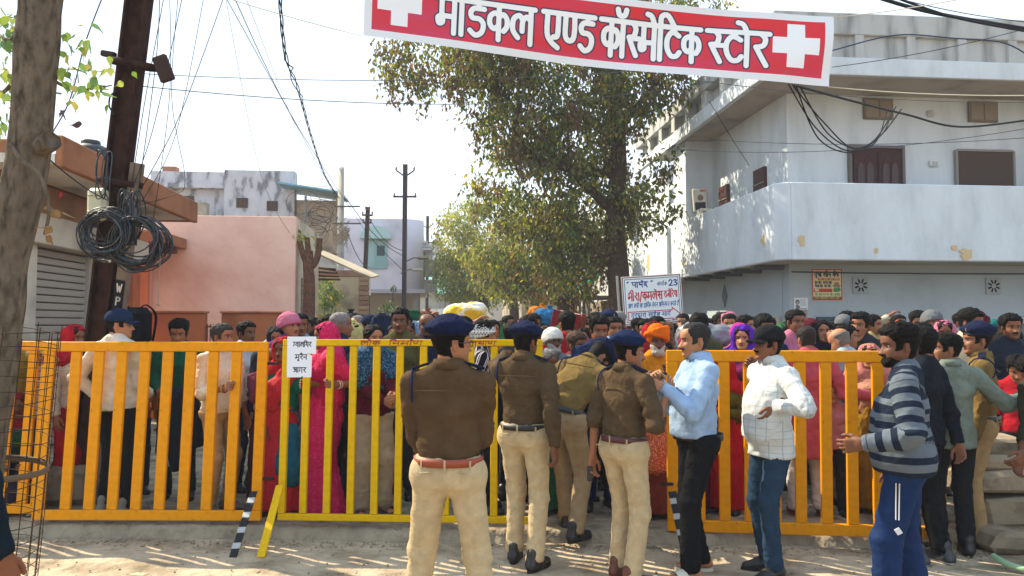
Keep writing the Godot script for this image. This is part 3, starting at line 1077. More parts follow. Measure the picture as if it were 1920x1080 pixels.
func eye_mesh() -> ArrayMesh:
	if meshes.has("eye"): return meshes["eye"]
	var V := PackedVector3Array()
	var N := PackedVector3Array()
	var C := PackedColorArray()
	var I := PackedInt32Array()
	for i in 9:
		for j in 14:
			var la := PI * i / 8.0
			var d := Vector3(sin(la) * cos(TAU * j / 14), sin(la) * sin(TAU * j / 14), cos(la))
			V.append(d * 0.0116)
			N.append(d)
			C.append(Color(0.02, 0.015, 0.012) if i < 3 else Color(0.46, 0.42, 0.40))
	for i in 8:
		for j in 14:
			var a := i * 14 + j
			var b := i * 14 + (j + 1) % 14
			I.append_array(PackedInt32Array([a, b, b + 14, a, b + 14, a + 14]))
	var arr := []
	arr.resize(Mesh.ARRAY_MAX)
	arr[Mesh.ARRAY_VERTEX] = V
	arr[Mesh.ARRAY_NORMAL] = N
	arr[Mesh.ARRAY_COLOR] = C
	arr[Mesh.ARRAY_INDEX] = I
	meshes["eye"] = amesh(arr)
	return meshes["eye"]

func eye_mat() -> StandardMaterial3D:
	if not mats.has("eye"):
		var m := StandardMaterial3D.new()
		m.vertex_color_use_as_albedo = true
		m.roughness = 0.25
		mats["eye"] = m
	return mats["eye"]

func glasses_mesh() -> ArrayMesh:
	if meshes.has("glasses"): return meshes["glasses"]
	var st := begin()
	for s in [-1.0, 1.0]:
		var ring := []
		for k in 13:
			var a := TAU * k / 12
			ring.append(Vector3(s * 0.034 + cos(a) * 0.026, 0.045 + sin(a) * 0.019, 0.108 - absf(cos(a) * s * 0.026 + 0.034) * 0.12))
		tube(st, ring, 0.0022, 5)
		tube(st, [Vector3(s * 0.060, 0.05, 0.10), Vector3(s * 0.077, 0.05, 0.06), Vector3(s * 0.078, 0.05, -0.015)], 0.0022, 5)
	tube(st, [Vector3(-0.009, 0.049, 0.112), Vector3(0.009, 0.049, 0.112)], 0.002, 5)
	meshes["glasses"] = done(st)
	return meshes["glasses"]

func beret_mesh() -> ArrayMesh:
	if not meshes.has("beret"):
		meshes["beret"] = amesh(net([bone(Vector3(0, 0.0, -0.006), Vector3(0, 0.012, -0.008), 0.092, 0.096, 1.08, Vector3.BACK, 0.02), bone(Vector3(-0.07, 0.030, -0.014), Vector3(0.062, 0.036, -0.014), 0.040, 0.036, 3.0, Vector3.BACK, 0.02), bone(Vector3(-0.03, 0.042, -0.012), Vector3(0.03, 0.044, -0.012), 0.032, 0.030, 2.8, Vector3.BACK, 0.03), bone(Vector3(-0.078, 0.024, -0.012), Vector3(-0.092, 0.006, -0.010), 0.030, 0.022, 2.6, Vector3.BACK, 0.02)], 0.008, [[Vector3(0, -0.008, 0), Vector3.DOWN]], [], 0.004, Vector3(22, 30, 22)))
	return meshes["beret"]

func beret_band() -> ArrayMesh:
	if not meshes.has("beretband"):
		var st := begin()
		band(st, Vector3(0, -0.003, -0.006), Basis(), 0.092, 0.106, 0.022, 0.004)
		meshes["beretband"] = done(st)
	return meshes["beretband"]

func wool_mesh() -> ArrayMesh:
	if not meshes.has("wool"):
		meshes["wool"] = amesh(net([bone(Vector3(0, 0.06, -0.01), Vector3(0, 0.085, -0.012), 0.1, 0.094, 1.0, Vector3.RIGHT), bone(Vector3(0, 0.065, -0.05), Vector3(0, 0.07, 0.03), 0.09, 0.086)], 0.010, [[Vector3(0, 0.058, 0.08), Vector3(0, -1, 0.35).normalized()]], [], 0.006, Vector3(20, 60, 20)))
	return meshes["wool"]

func cap(root: Node3D, HT: Transform3D, c: Color) -> void:
	if not meshes.has("cap"):
		meshes["cap"] = amesh(net([bone(Vector3(0, 0.088, -0.008), Vector3(0, 0.098, -0.006), 0.094, 0.09, 1.0, Vector3.RIGHT, 0.02), bone(Vector3(0, 0.095, -0.045), Vector3(0, 0.1, 0.03), 0.072, 0.072, 1.1, Vector3.RIGHT, 0.03)], 0.008, [[Vector3(0, 0.078, 0), Vector3.DOWN]], [], 0.003, Vector3(20, 20, 20)))
		var st := begin()
		st.set_smooth_group(0)
		var prev := []
		for i in 15:
			var a := lerpf(-1.15, 1.15, i / 14.0)
			var inn := Vector3(sin(a) * 0.092, 0.082 - 0.010 * sin(a) * sin(a), cos(a) * 0.088)
			var outw := Vector3(sin(a) * 0.088, 0.076 - 0.032 * sin(a) * sin(a), 0.055 + cos(a) * 0.112)
			var row := [inn, outw, outw - Vector3(0, 0.004, 0), inn - Vector3(0, 0.004, 0)]
			if prev:
				for k in 4: quad(st, prev[k], row[k], row[(k + 1) % 4], prev[(k + 1) % 4])
			prev = row
		meshes["peak"] = done(st)
	var m := cloth(c, 0.9, 0.6)
	var b := part("cap", meshes["cap"], m, root, HT)
	part("peak", meshes["peak"], m, b)

func turban(root: Node3D, HT: Transform3D, m: Material) -> void:
	if not meshes.has("turban"):
		var bs := [bone(Vector3(0, 0.10, -0.01), Vector3(0, 0.13, -0.012), 0.098, 0.088, 1.0, Vector3.RIGHT, 0.02)]
		for w in 5:
			var tl := -0.30 + 0.15 * w
			var pv := Vector3.ZERO
			for k in 15:
				var a := TAU * k / 14
				var p := Vector3(sin(a) * 0.098, 0.088 + 0.014 * w + tl * 0.09 * sin(a) + 0.018 * cos(a), cos(a) * 0.108 - 0.008)
				if k: bs.append(bone(pv, p, 0.020, 0.020, 1.0, Vector3.RIGHT, 0.006))
				pv = p
		meshes["turban"] = amesh(net(bs, 0.0085, [], [], 0.004, Vector3(30, 60, 30)))
	part("turban", meshes["turban"], m, root, HT)
# ---------------------------------------------------------------- Devanagari as strokes: advance, then strokes («l» straight, «c» curved); headline at y 10, baseline at 0
var GL := {
	"ka": "9|l 5,10 5,0|c 5,7 3.4,7.6 1.6,6.4 1.6,4.2 3.2,3 5,4|c 5,6.6 6.8,7.4 8.2,6 8.2,4 7,2.6",
	"ga": "8|l 2.6,10 2.6,4|c 2.6,4 2.2,2.6 1.0,3|l 6.5,10 6.5,0",
	"gh": "5|l 2.6,10 2.6,4|c 2.6,4 2.2,2.6 1.0,3",
	"ja": "9.5|l 8,10 8,0|c 8,6 5,6 3,5.4|c 5,6 5.6,3.6 4,2 2,2.6 1.4,4",
	"Ta": "8|l 5,10 5,8.4|c 7,7.6 4,8.6 1.8,6.6 1.8,3.6 3.6,1.4 6,1.4 7.4,2.6",
	"Da": "8|l 5,10 5,8.2|c 7.2,8.2 3.5,8.2 2,7 2.6,5.4 5.4,5.2 7,3.8 6.4,1.4 4,0.4 1.8,1.6",
	"Na": "10|l 8.5,10 8.5,0|c 1.6,10 1.6,5 3.2,3.6 4.8,5 4.8,10",
	"Nh": "6.6|c 1.4,10 1.4,4 3.4,2.6 5.4,4 5.4,10",
	"ta": "8|l 6.5,10 6.5,0|c 6.5,6.4 4,6.8 2,5 2.2,2.6 4,1",
	"da": "8|l 5,10 5,8|c 5.6,8 3,7.6 1.6,5.6 2.4,3.6 4.8,3.4 5.6,4.8 4.4,5.6|l 4.2,3.6 6.8,0",
	"na": "8|l 6.5,10 6.5,0|l 6.5,5 3,5|c 3,5 1.6,5.6 1.6,4.2 3,4.2 3,5",
	"pa": "8|l 6.5,10 6.5,0|c 2,10 2,6 3,4.6 6.5,5",
	"ba": "9|l 7,10 7,0|c 7,7 3.4,7.6 1.6,5.4 3,3.4 7,4|l 3,6.8 6,4",
	"va": "9|l 7,10 7,0|c 7,7 3.4,7.6 1.6,5.4 3,3.4 7,4",
	"bha": "9|l 7.5,10 7.5,0|c 1.4,9.4 3.2,8.8 3.2,5|c 3.2,5 1.8,5.4 2,4 3.4,4.4|l 3.2,5 7.5,5",
	"ma": "9|l 7.5,10 7.5,0|l 2.6,10 2.6,4.8|c 2.6,4.8 1.2,4.2 1.6,2.6 3,3 2.8,4.8|l 2.6,4.8 7.5,4.8",
	"ya": "8.5|l 7,10 7,0|c 1.6,9 3.6,8.4 3.4,6.4 1.8,5.2 3.4,3.4 7,4.4",
	"ra": "7|c 3.6,10 5.4,8.4 4.6,6.4 1.8,5.8|c 2,5.6 3.4,3.6 5.8,0.4",
	"la": "10|l 8.5,10 8.5,0|c 8.5,6.4 7,7.6 5.4,6.4 5.2,3.4|c 5.4,6.4 4,7.8 1.8,6.6 1.6,3.4 3.6,1.4",
	"za": "9.5|l 8,10 8,0|c 2,9 4,8.8 4.2,6.8 2,6.2 1.8,4.8 3.4,4 5,0.6|l 3.4,5.4 8,5.4",
	"Sa": "8|l 6.5,10 6.5,0|c 2,10 2,6 3,4.6 6.5,5|l 2.4,7.4 6.5,4",
	"sa": "9|l 7.6,10 7.6,0|c 3,10 4.4,8.4 3.6,6.2 1.4,5.8|c 1.6,5.6 2.8,3.6 4.8,0.6|l 3,5.6 7.6,5.6",
	"sh": "5.6|c 3,10 4.4,8.4 3.6,6.2 1.4,5.8|c 1.6,5.6 2.8,3.6 4.8,0.6|l 3,5.6 6.2,5.6",
	"ha": "8|l 5,10 5,8.4|c 6,8.2 3,8.2 2,6.8 4.4,6 5.6,5 4.4,3.6 2.2,3.4|c 2.2,3.4 2,1.4 4.4,0.6 6,1.4",
	"nd": "10|l 2.6,10 2.6,5|l 2.6,5 5,5|l 6,10 6,8|c 6.6,8 4.4,7.6 3.6,5.6 4.6,3.8 6.6,4.4|l 5,3.8 7.4,1|l 5.4,2.6 4,1",
	"kr": "9|l 5,10 5,0|c 5,7 3.4,7.6 1.6,6.4 1.6,4.2 3.2,3 5,4|c 5,6.6 6.8,7.4 8.2,6 8.2,4 7,2.6|l 5,3 2.6,0.6",
	"dv": "8|l 4,10 4,8|c 4.6,8 2.4,7.4 1.6,5.6 2.6,3.8 5,4.4|c 5.6,4 3.6,2.6 5.4,1.4 6.4,2.8|l 6.6,5 6.6,0",
	"pt": "9|c 1.6,10 1.6,6 3,5 4.4,5.6|l 7.6,10 7.6,0|c 7.6,6 5,6.4 4,4.6 5,2",
	"e": "9|c 2,10 2,4 4,1.6 7,0.2|l 7,10 7,5|c 7,5 6.6,3.4 5,3",
	"a": "8.6|c 1.4,8.6 3.4,9 4.4,7.4 2.6,6 4.6,4.6 4,2 1.4,1.6|l 4,5.6 7,5.6|l 7,10 7,0",
	"aa": "11|c 1.4,8.6 3.4,9 4.4,7.4 2.6,6 4.6,4.6 4,2 1.4,1.6|l 4,5.6 7,5.6|l 7,10 7,0|l 9.6,10 9.6,0",
	"A": "3|l 1.4,10 1.4,0", "i": "3|l 1.4,10 1.4,0|c 1.4,10 1.6,12.8 4.6,13.2 8,10", "I": "3|l 1.4,10 1.4,0|c 1.4,10 1,12.8 -2,13.2 -4.6,10",
	"E": "0|c -1.5,10 -3,12.4 -5,13", "Y": "0|c -1.5,10 -3,12 -5.2,12.2|c -1.5,10 -2.4,12.8 -4,13.8", "O": "3|l 1.4,10 1.4,0|c 1.4,10 0,12.4 -2,13", "W": "3|l 1.4,10 1.4,0|c 1.4,10 0,12 -2.2,12.2|c 1.4,10 0.4,12.8 -1.2,13.8",
	"CA": "3|l 1.4,10 1.4,0|c -1.4,13.4 -0.6,11.8 1.8,11.8 2.6,13.4", "u": "0|c -2,0 -3.8,-1.2 -2.6,-2.8 -0.6,-2.2", "U": "0|c -2,0 -0.6,-1 -2,-2.4 -3.6,-2.4", "M": "0|l -3,12.4 -2.8,12.4", "R": "0|c -1.6,10 -0.2,11.4 -1.4,12.8 -2.8,12.2",
	"!2": "7|c 1.4,7.6 3,9.8 5.6,8.4 5,5 1.4,0.4|l 1.4,0.4 6,0.4", "!3": "7|c 1.4,8.6 3.4,9.8 5.4,8 3,5.4 5.8,3.4 4,0.4 1.2,1.4", "!/": "5|l 4.4,11 0.6,-2", "!q": "4|c 1,10 1.4,11 2,11.4|c 2.4,10 2.8,11 3.4,11.4", "!.": "3|l 1.4,1 1.5,1",
	"!0": "7|c 3.4,9.4 1.4,7 1.4,3 3.4,0.4 5.4,3 5.4,7 3.4,9.4", "!7": "7|l 1.2,9.4 5.8,9.4|l 5.8,9.4 2.8,0.4", "!W": "9|l 0.8,9.4 2.6,0.4|l 2.6,0.4 4.4,7|l 4.4,7 6.2,0.4|l 6.2,0.4 8,9.4", "!P": "7|l 1.6,9.4 1.6,0.4|c 1.6,9.2 5.2,9 5.4,6 1.6,5", "!R": "7|l 1.6,9.4 1.6,0.4|c 1.6,9.2 5.2,9 5.4,6 1.6,5|l 3,5 5.8,0.4", "_": "5"}

# strokes of a line of text as polylines in units of one tenth of the letter height, headline strokes included
func strokes(text: String) -> Dictionary:
	var x := 0.0
	var lines := []
	var start := 0.0
	for tok in text.split(" ", false):
		if tok == "_":
			if x > start: lines.append([Vector2(start, 10), Vector2(x, 10)])
			x += 4.5
			start = x
			continue
		var g: PackedStringArray = GL[tok].split("|")
		for s in g.slice(1):
			var pts := []
			var q := s.split(" ")
			for p in q.slice(1):
				var xy := p.split(",")
				pts.append(Vector2(float(xy[0]) + x, float(xy[1])))
			if q[0] == "c" and pts.size() > 2:
				pts = curve(pts, 4)
			lines.append(pts)
		x += float(g[0])
		if tok.begins_with("!"): start = x
	if x > start: lines.append([Vector2(start, 10), Vector2(x, 10)])
	return {"lines": lines, "width": x}

func ink(im: Image, a: Vector2, b: Vector2, r: float, c: Color) -> void:
	var lo := (a.min(b) - Vector2.ONE * (r + 1)).floor()
	var hi := (a.max(b) + Vector2.ONE * (r + 1)).ceil()
	var ab := b - a
	var l2 := maxf(ab.length_squared(), 0.0001)
	for y in range(maxi(0, int(lo.y)), mini(im.get_height() - 1, int(hi.y)) + 1):
		for x in range(maxi(0, int(lo.x)), mini(im.get_width() - 1, int(hi.x)) + 1):
			var q := Vector2(x, y) - a
			var d := (q - ab * clampf(q.dot(ab) / l2, 0, 1)).length()
			if d < r + 0.5:
				im.set_pixel(x, y, im.get_pixel(x, y).lerp(c, clampf(r + 0.5 - d, 0, 1)))

# write a line: left x, headline y, letter height, total width (0 = natural), stroke radius in pixels
func write(im: Image, text: String, x: float, y: float, h: float, w: float, r: float, c: Color, slant := 0.0, tilt := 0.0) -> void:
	var s := strokes(text)
	var k := h / 10.0
	var kx: float = w / s.width if w > 0.0 else k
	for l in s.lines:
		for i in l.size() - 1:
			var pa := Vector2(l[i].x * kx + l[i].y * k * slant, (10.0 - l[i].y) * k)
			var pb := Vector2(l[i + 1].x * kx + l[i + 1].y * k * slant, (10.0 - l[i + 1].y) * k)
			ink(im, Vector2(x, y) + pa + Vector2(0, pa.x * tilt), Vector2(x, y) + pb + Vector2(0, pb.x * tilt), r, c)

# the same strokes as flat ribbons of paint on a surface: x to the right, y up, thickness along z
func paint_strokes(text: String, h: float, w: float, r: float, slant := 0.0) -> ArrayMesh:
	var st := begin()
	var s := strokes(text)
	var k := h / 10.0
	var kx: float = w / s.width if w > 0.0 else k
	for l in s.lines:
		for i in l.size() - 1:
			var a := Vector3(l[i].x * kx + l[i].y * k * slant, l[i].y * k, 0)
			var b := Vector3(l[i + 1].x * kx + l[i + 1].y * k * slant, l[i + 1].y * k, 0)
			var d := (b - a).normalized()
			var n := Vector3(-d.y, d.x, 0) * r
			st.set_smooth_group(-1)
			quad(st, a - n - d * r * 0.6, a + n - d * r * 0.6, b + n + d * r * 0.6, b - n + d * r * 0.6)
	return done(st)

func imtex(im: Image) -> ImageTexture:
	return ImageTexture.create_from_image(im)

func printed(im: Image, rough := 0.6) -> StandardMaterial3D:
	var m := StandardMaterial3D.new()
	m.albedo_texture = imtex(im)
	m.roughness = rough
	m.texture_repeat = false
	return m

func canvas(w: int, h: int, c: Color) -> Image:
	var im := Image.create(w, h, false, Image.FORMAT_RGB8)
	im.fill(c)
	return im
# ---------------------------------------------------------------- places: the street runs 5.5 degrees to the left of the view
const EYE := 1.68
const F := 1450.0
var EX := Vector3(0.9954, 0, -0.0958)
var ES := Vector3(-0.0958, 0, -0.9954)

# a point given as a direction in the photograph and a depth in metres
func at(px: float, py: float, d: float) -> Vector3:
	var v := (540.0 - py) / F
	var den := 0.99899 - v * 0.04485
	return Vector3((px - 960.0) / F * d / den, EYE + d * (v * 0.99899 + 0.04485) / den, -d)

# street coordinates: a metres to the right, h up, s along the street
func sp(a: float, h: float, s: float) -> Vector3:
	return EX * a + ES * s + Vector3(0, h, 0)

# a block between street coordinates as a part of a thing whose base is at (a, s) in its meta
func slab(called: String, o: Node3D, a0: float, a1: float, h0: float, h1: float, s0: float, s1: float, m: Material, bev := 0.0) -> MeshInstance3D:
	var c := sp((a0 + a1) * 0.5, (h0 + h1) * 0.5, (s0 + s1) * 0.5)
	var inv := o.global_transform.affine_inverse()
	return boxpart(called, inv * c, Vector3(a1 - a0, h1 - h0, s1 - s0), m, o, bev)

func building(called: String, label: String, a: float, s: float, category := "building") -> Node3D:
	return thing(called, label, category, sp(a, 0, s), 5.5)

func wallpoly(called: String, o: Node3D, outline: Array, holes: Array, depth: float, xf: Transform3D, m: Material) -> MeshInstance3D:
	# a wall of given outline (rectangle [x0,y0,x1,y1]) with rectangular openings, built from strips
	var st := begin()
	var xs := [outline[0], outline[2]]
	for h in holes: xs.append_array([h[0], h[2]])
	xs.sort()
	for i in xs.size() - 1:
		var x0: float = xs[i]
		var x1: float = xs[i + 1]
		if x1 - x0 < 0.001: continue
		var cuts := []
		for h in holes:
			if h[0] < x1 - 0.001 and h[2] > x0 + 0.001: cuts.append([h[1], h[3]])
		cuts.sort()
		var y: float = outline[1]
		cuts.append([outline[3], outline[3]])
		for c in cuts:
			if c[0] - y > 0.001: box(st, Vector3((x0 + x1) * 0.5, (y + c[0]) * 0.5, -depth * 0.5), Vector3(x1 - x0, c[0] - y, depth))
			y = maxf(y, c[1])
	return part(called, done(st), m, o, xf)

# ---------------------------------------------------------------- setting
func ground() -> void:
	var m := wall(hx("bcab91"), ntex(0.006, [[0.0, Color(0.66, 0.64, 0.63)], [0.3, Color(0.8, 0.79, 0.78)], [0.5, grey(0.9)], [1.0, grey(1.0)]], 21, 1024, 8), 0.95, 0.33, 0.6)
	m.normal_texture = dust_bump
	var st := begin()
	# near road: a worn sheet with slight waves
	var nx := 90
	var nz := 60
	for i in nx:
		for j in nz:
			var q := []
			for e in [[0, 0], [0, 1], [1, 1], [1, 0]]:
				var x: float = -9.0 + 18.0 * (i + e[0]) / nx
				var z: float = 2.0 - 8.1 * (j + e[1]) / nz
				q.append(Vector3(x, 0.014 * noise.get_noise_2d(x * 1.6, z * 1.6) + 0.004 * noise.get_noise_2d(x * 8.0, z * 8.0), z))
			st.set_smooth_group(0)
			quad(st, q[0], q[3], q[2], q[1], Vector2.ZERO, Vector2.ZERO, Vector2.ZERO, Vector2.ZERO)
	part("ground", done(st), m).set_meta("kind", "structure")
	var far := begin()
	box(far, Vector3(0, -0.08, -150), Vector3(900, 0.1, 900))
	part("terrain", done(far), wall(hx("a08c6c"), null, 0.95, 0.1)).set_meta("kind", "structure")
	# the raised concrete of the side street, with a broken edge
	var ed := begin()
	var prev := []
	for i in 161:
		var x := -9.0 + 18.0 * i / 160
		var n := noise.get_noise_2d(x * 3.1, 4.0) + 0.5 * noise.get_noise_2d(x * 11.0, 9.0)
		var z := -6.02 + 0.045 * x + 0.055 * n
		var top := 0.088 + 0.012 * noise.get_noise_2d(x * 5.0, 2.0)
		var row := [Vector3(x, -0.03, z + 0.05 + 0.04 * noise.get_noise_2d(x * 9.0, 6.0)), Vector3(x, top * 0.55, z + 0.02 * n), Vector3(x, top - 0.012, z - 0.012), Vector3(x, top, z - 0.05), Vector3(x, 0.09, z - 0.4), Vector3(x * 2.5, 0.09, -90)]
		if prev:
			ed.set_smooth_group(0)
			for k in 5: quad(ed, prev[k], row[k], row[k + 1], prev[k + 1])
		prev = row
	var pm := wall(hx("ab9c84"), ntex(0.008, [[0.0, grey(0.5)], [0.4, grey(0.8)], [1.0, grey(1.0)]], 22, 1024, 8), 0.95, 0.4, 1.2)
	pm.normal_texture = dust_bump
	part("pavement", done(ed), pm).set_meta("kind", "structure")
	# grit and crumbs along the broken edge
	var mmi := MultiMeshInstance3D.new()
	mmi.name = "grit"
	var mu := MultiMesh.new()
	mu.transform_format = MultiMesh.TRANSFORM_3D
	var gm := begin()
	lathe(gm, [[0.0, -0.6], [0.8, -0.3], [1.0, 0.2], [0.0, 0.7]], 5)
	mu.mesh = done(gm)
	mu.instance_count = 2600
	for i in 2600:
		var x := rng.randf_range(-5.5, 5.5)
		var near := rng.randf() < 0.45
		var z := -6.0 + 0.045 * x + absf(rng.randfn(0, 0.10)) + 0.05 if near else rng.randf_range(-5.9, -3.4)
		var s := rng.randf_range(0.003, 0.010) * (1.8 if near and rng.randf() < 0.15 else 1.0)
		mu.set_instance_transform(i, Transform3D(Basis.from_euler(Vector3(rng.randf() * 6, rng.randf() * 6, 0)).scaled(Vector3(s, s * 0.7, s * 1.2)), Vector3(x, 0.006, z)))
	mmi.multimesh = mu
	mmi.material_override = mt(hx("8f8270"), 0.95)
	add_child(mmi)
	tag(mmi, "small stones and crumbs of concrete along the broken kerb", "grit", "", "stuff")

# ---------------------------------------------------------------- vegetation
func leaf_mesh(w := 0.5, l := 1.0) -> ArrayMesh:
	var st := begin()
	st.set_smooth_group(-1)
	var tip := Vector3(0, -l, 0.12)
	for s in [-1.0, 1.0]:
		var a := Vector3(s * w * 0.5, -l * 0.38, 0.1)
		for t in [[Vector3.ZERO, a, Vector3(0, -l * 0.42, 0)], [a, tip, Vector3(0, -l * 0.42, 0)]]:
			if s > 0: t.reverse()
			for v in t: st.add_vertex(v)
	return done(st)

func leafmat() -> StandardMaterial3D:
	if not mats.has("leaf"):
		var m := StandardMaterial3D.new()
		m.vertex_color_use_as_albedo = true
		m.roughness = 0.55
		m.backlight_enabled = true
		m.backlight = Color(1.0, 1.0, 0.6)
		m.cull_mode = BaseMaterial3D.CULL_DISABLED
		mats["leaf"] = m
	return mats["leaf"]

# leaves in clumps inside ellipsoids [centre, radii, clumps]; palette of linear colours with weights
func foliage(o: Node3D, blobs: Array, per: int, size: float, palette: Array, droop: float, spread: float, seed_: int, dry := 0.0) -> MultiMeshInstance3D:
	var r := RandomNumberGenerator.new()
	r.seed = seed_
	var xs: Array[Transform3D] = []
	var cs: Array[Color] = []
	for b in blobs:
		for k in b[2]:
			var d := Vector3(r.randfn(), r.randfn(), r.randfn()).normalized() * pow(r.randf(), 0.42)
			var c: Vector3 = b[0] + d * b[1]
			if noise.get_noise_3d(c.x * 0.55, c.y * 0.55, c.z * 0.55) < -0.2: continue   # gaps between the boughs
			var brown := r.randf() < dry
			var base: Color = palette[r.randi() % palette.size()]
			var len := r.randf_range(0.6, 1.5) * spread
			for i in per:
				var p := Vector3(r.randfn() * spread * 0.42, r.randfn() * spread * 0.4, r.randfn() * spread * 0.42)
				if brown: p = Vector3(r.randfn() * 0.09, -r.randf() * len * 1.4, r.randfn() * 0.09)
				var s := size * r.randf_range(0.6, 1.25)
				var e := Vector3(r.randfn() * (0.7 if brown else 1.1) * (1.0 - droop * 0.5), r.randf() * TAU, r.randfn() * 0.5)
				xs.append(Transform3D(Basis.from_euler(e).scaled(Vector3.ONE * s), c + p))
				var col := base if not brown else Color(0.17, 0.105, 0.05)
				col = col * r.randf_range(0.6, 1.35)
				if r.randf() < 0.09 and not brown: col = Color(0.42, 0.36, 0.04)
				col.a = 1
				cs.append(col)
	var mu := MultiMesh.new()
	mu.transform_format = MultiMesh.TRANSFORM_3D
	mu.use_colors = true
	mu.mesh = leaf_mesh()
	mu.instance_count = xs.size()
	var inv := o.global_transform.affine_inverse()
	for i in xs.size():
		mu.set_instance_transform(i, inv * xs[i])
		mu.set_instance_color(i, cs[i])
	var n := MultiMeshInstance3D.new()
	n.name = "crown"
	n.multimesh = mu
	n.material_override = leafmat()
	n.set_meta("kind", "stuff")
	o.add_child(n)
	return n

func bark(c: Color) -> StandardMaterial3D:
	var m := wall(c, ntex(0.02, [[0.0, grey(0.45)], [0.5, grey(0.85)], [1.0, grey(1.0)]], 31, 512, 5), 0.95, 1.4, 1.0)
	m.uv1_scale = Vector3(2.2, 0.7, 2.2)
	m.normal_texture = dust_bump
	return m

# a knobbly limb: radius per point, with bumps
func limb(st: SurfaceTool, pts: Array, r0: float, r1: float, seg := 9, rough := 0.12) -> void:
	var c := curve(pts, 6)
	var radii := []
	for i in c.size():
		var t := float(i) / (c.size() - 1)
		radii.append(lerpf(r0, r1, t) * (1.0 + rough * noise.get_noise_3d(c[i].x * 3, c[i].y * 3, c[i].z * 3)))
	tube(st, c, radii, seg)

func tree(called: String, label: String, base: Vector3, limbs: Array, bc: Color, group := "") -> Node3D:
	var o := thing(called, label, "tree", base, 0.0, group)
	var n := 0
	for l in limbs:
		var st := begin()
		var pts := []
		for p in l[0]: pts.append(p - base)
		limb(st, pts, l[1], l[2], 10 if n == 0 else 7)
		part("trunk" if n == 0 else "limb", done(st), bark(bc) if n == 0 else (o.get_child(0) as MeshInstance3D).material_override, o)
		n += 1
	return o

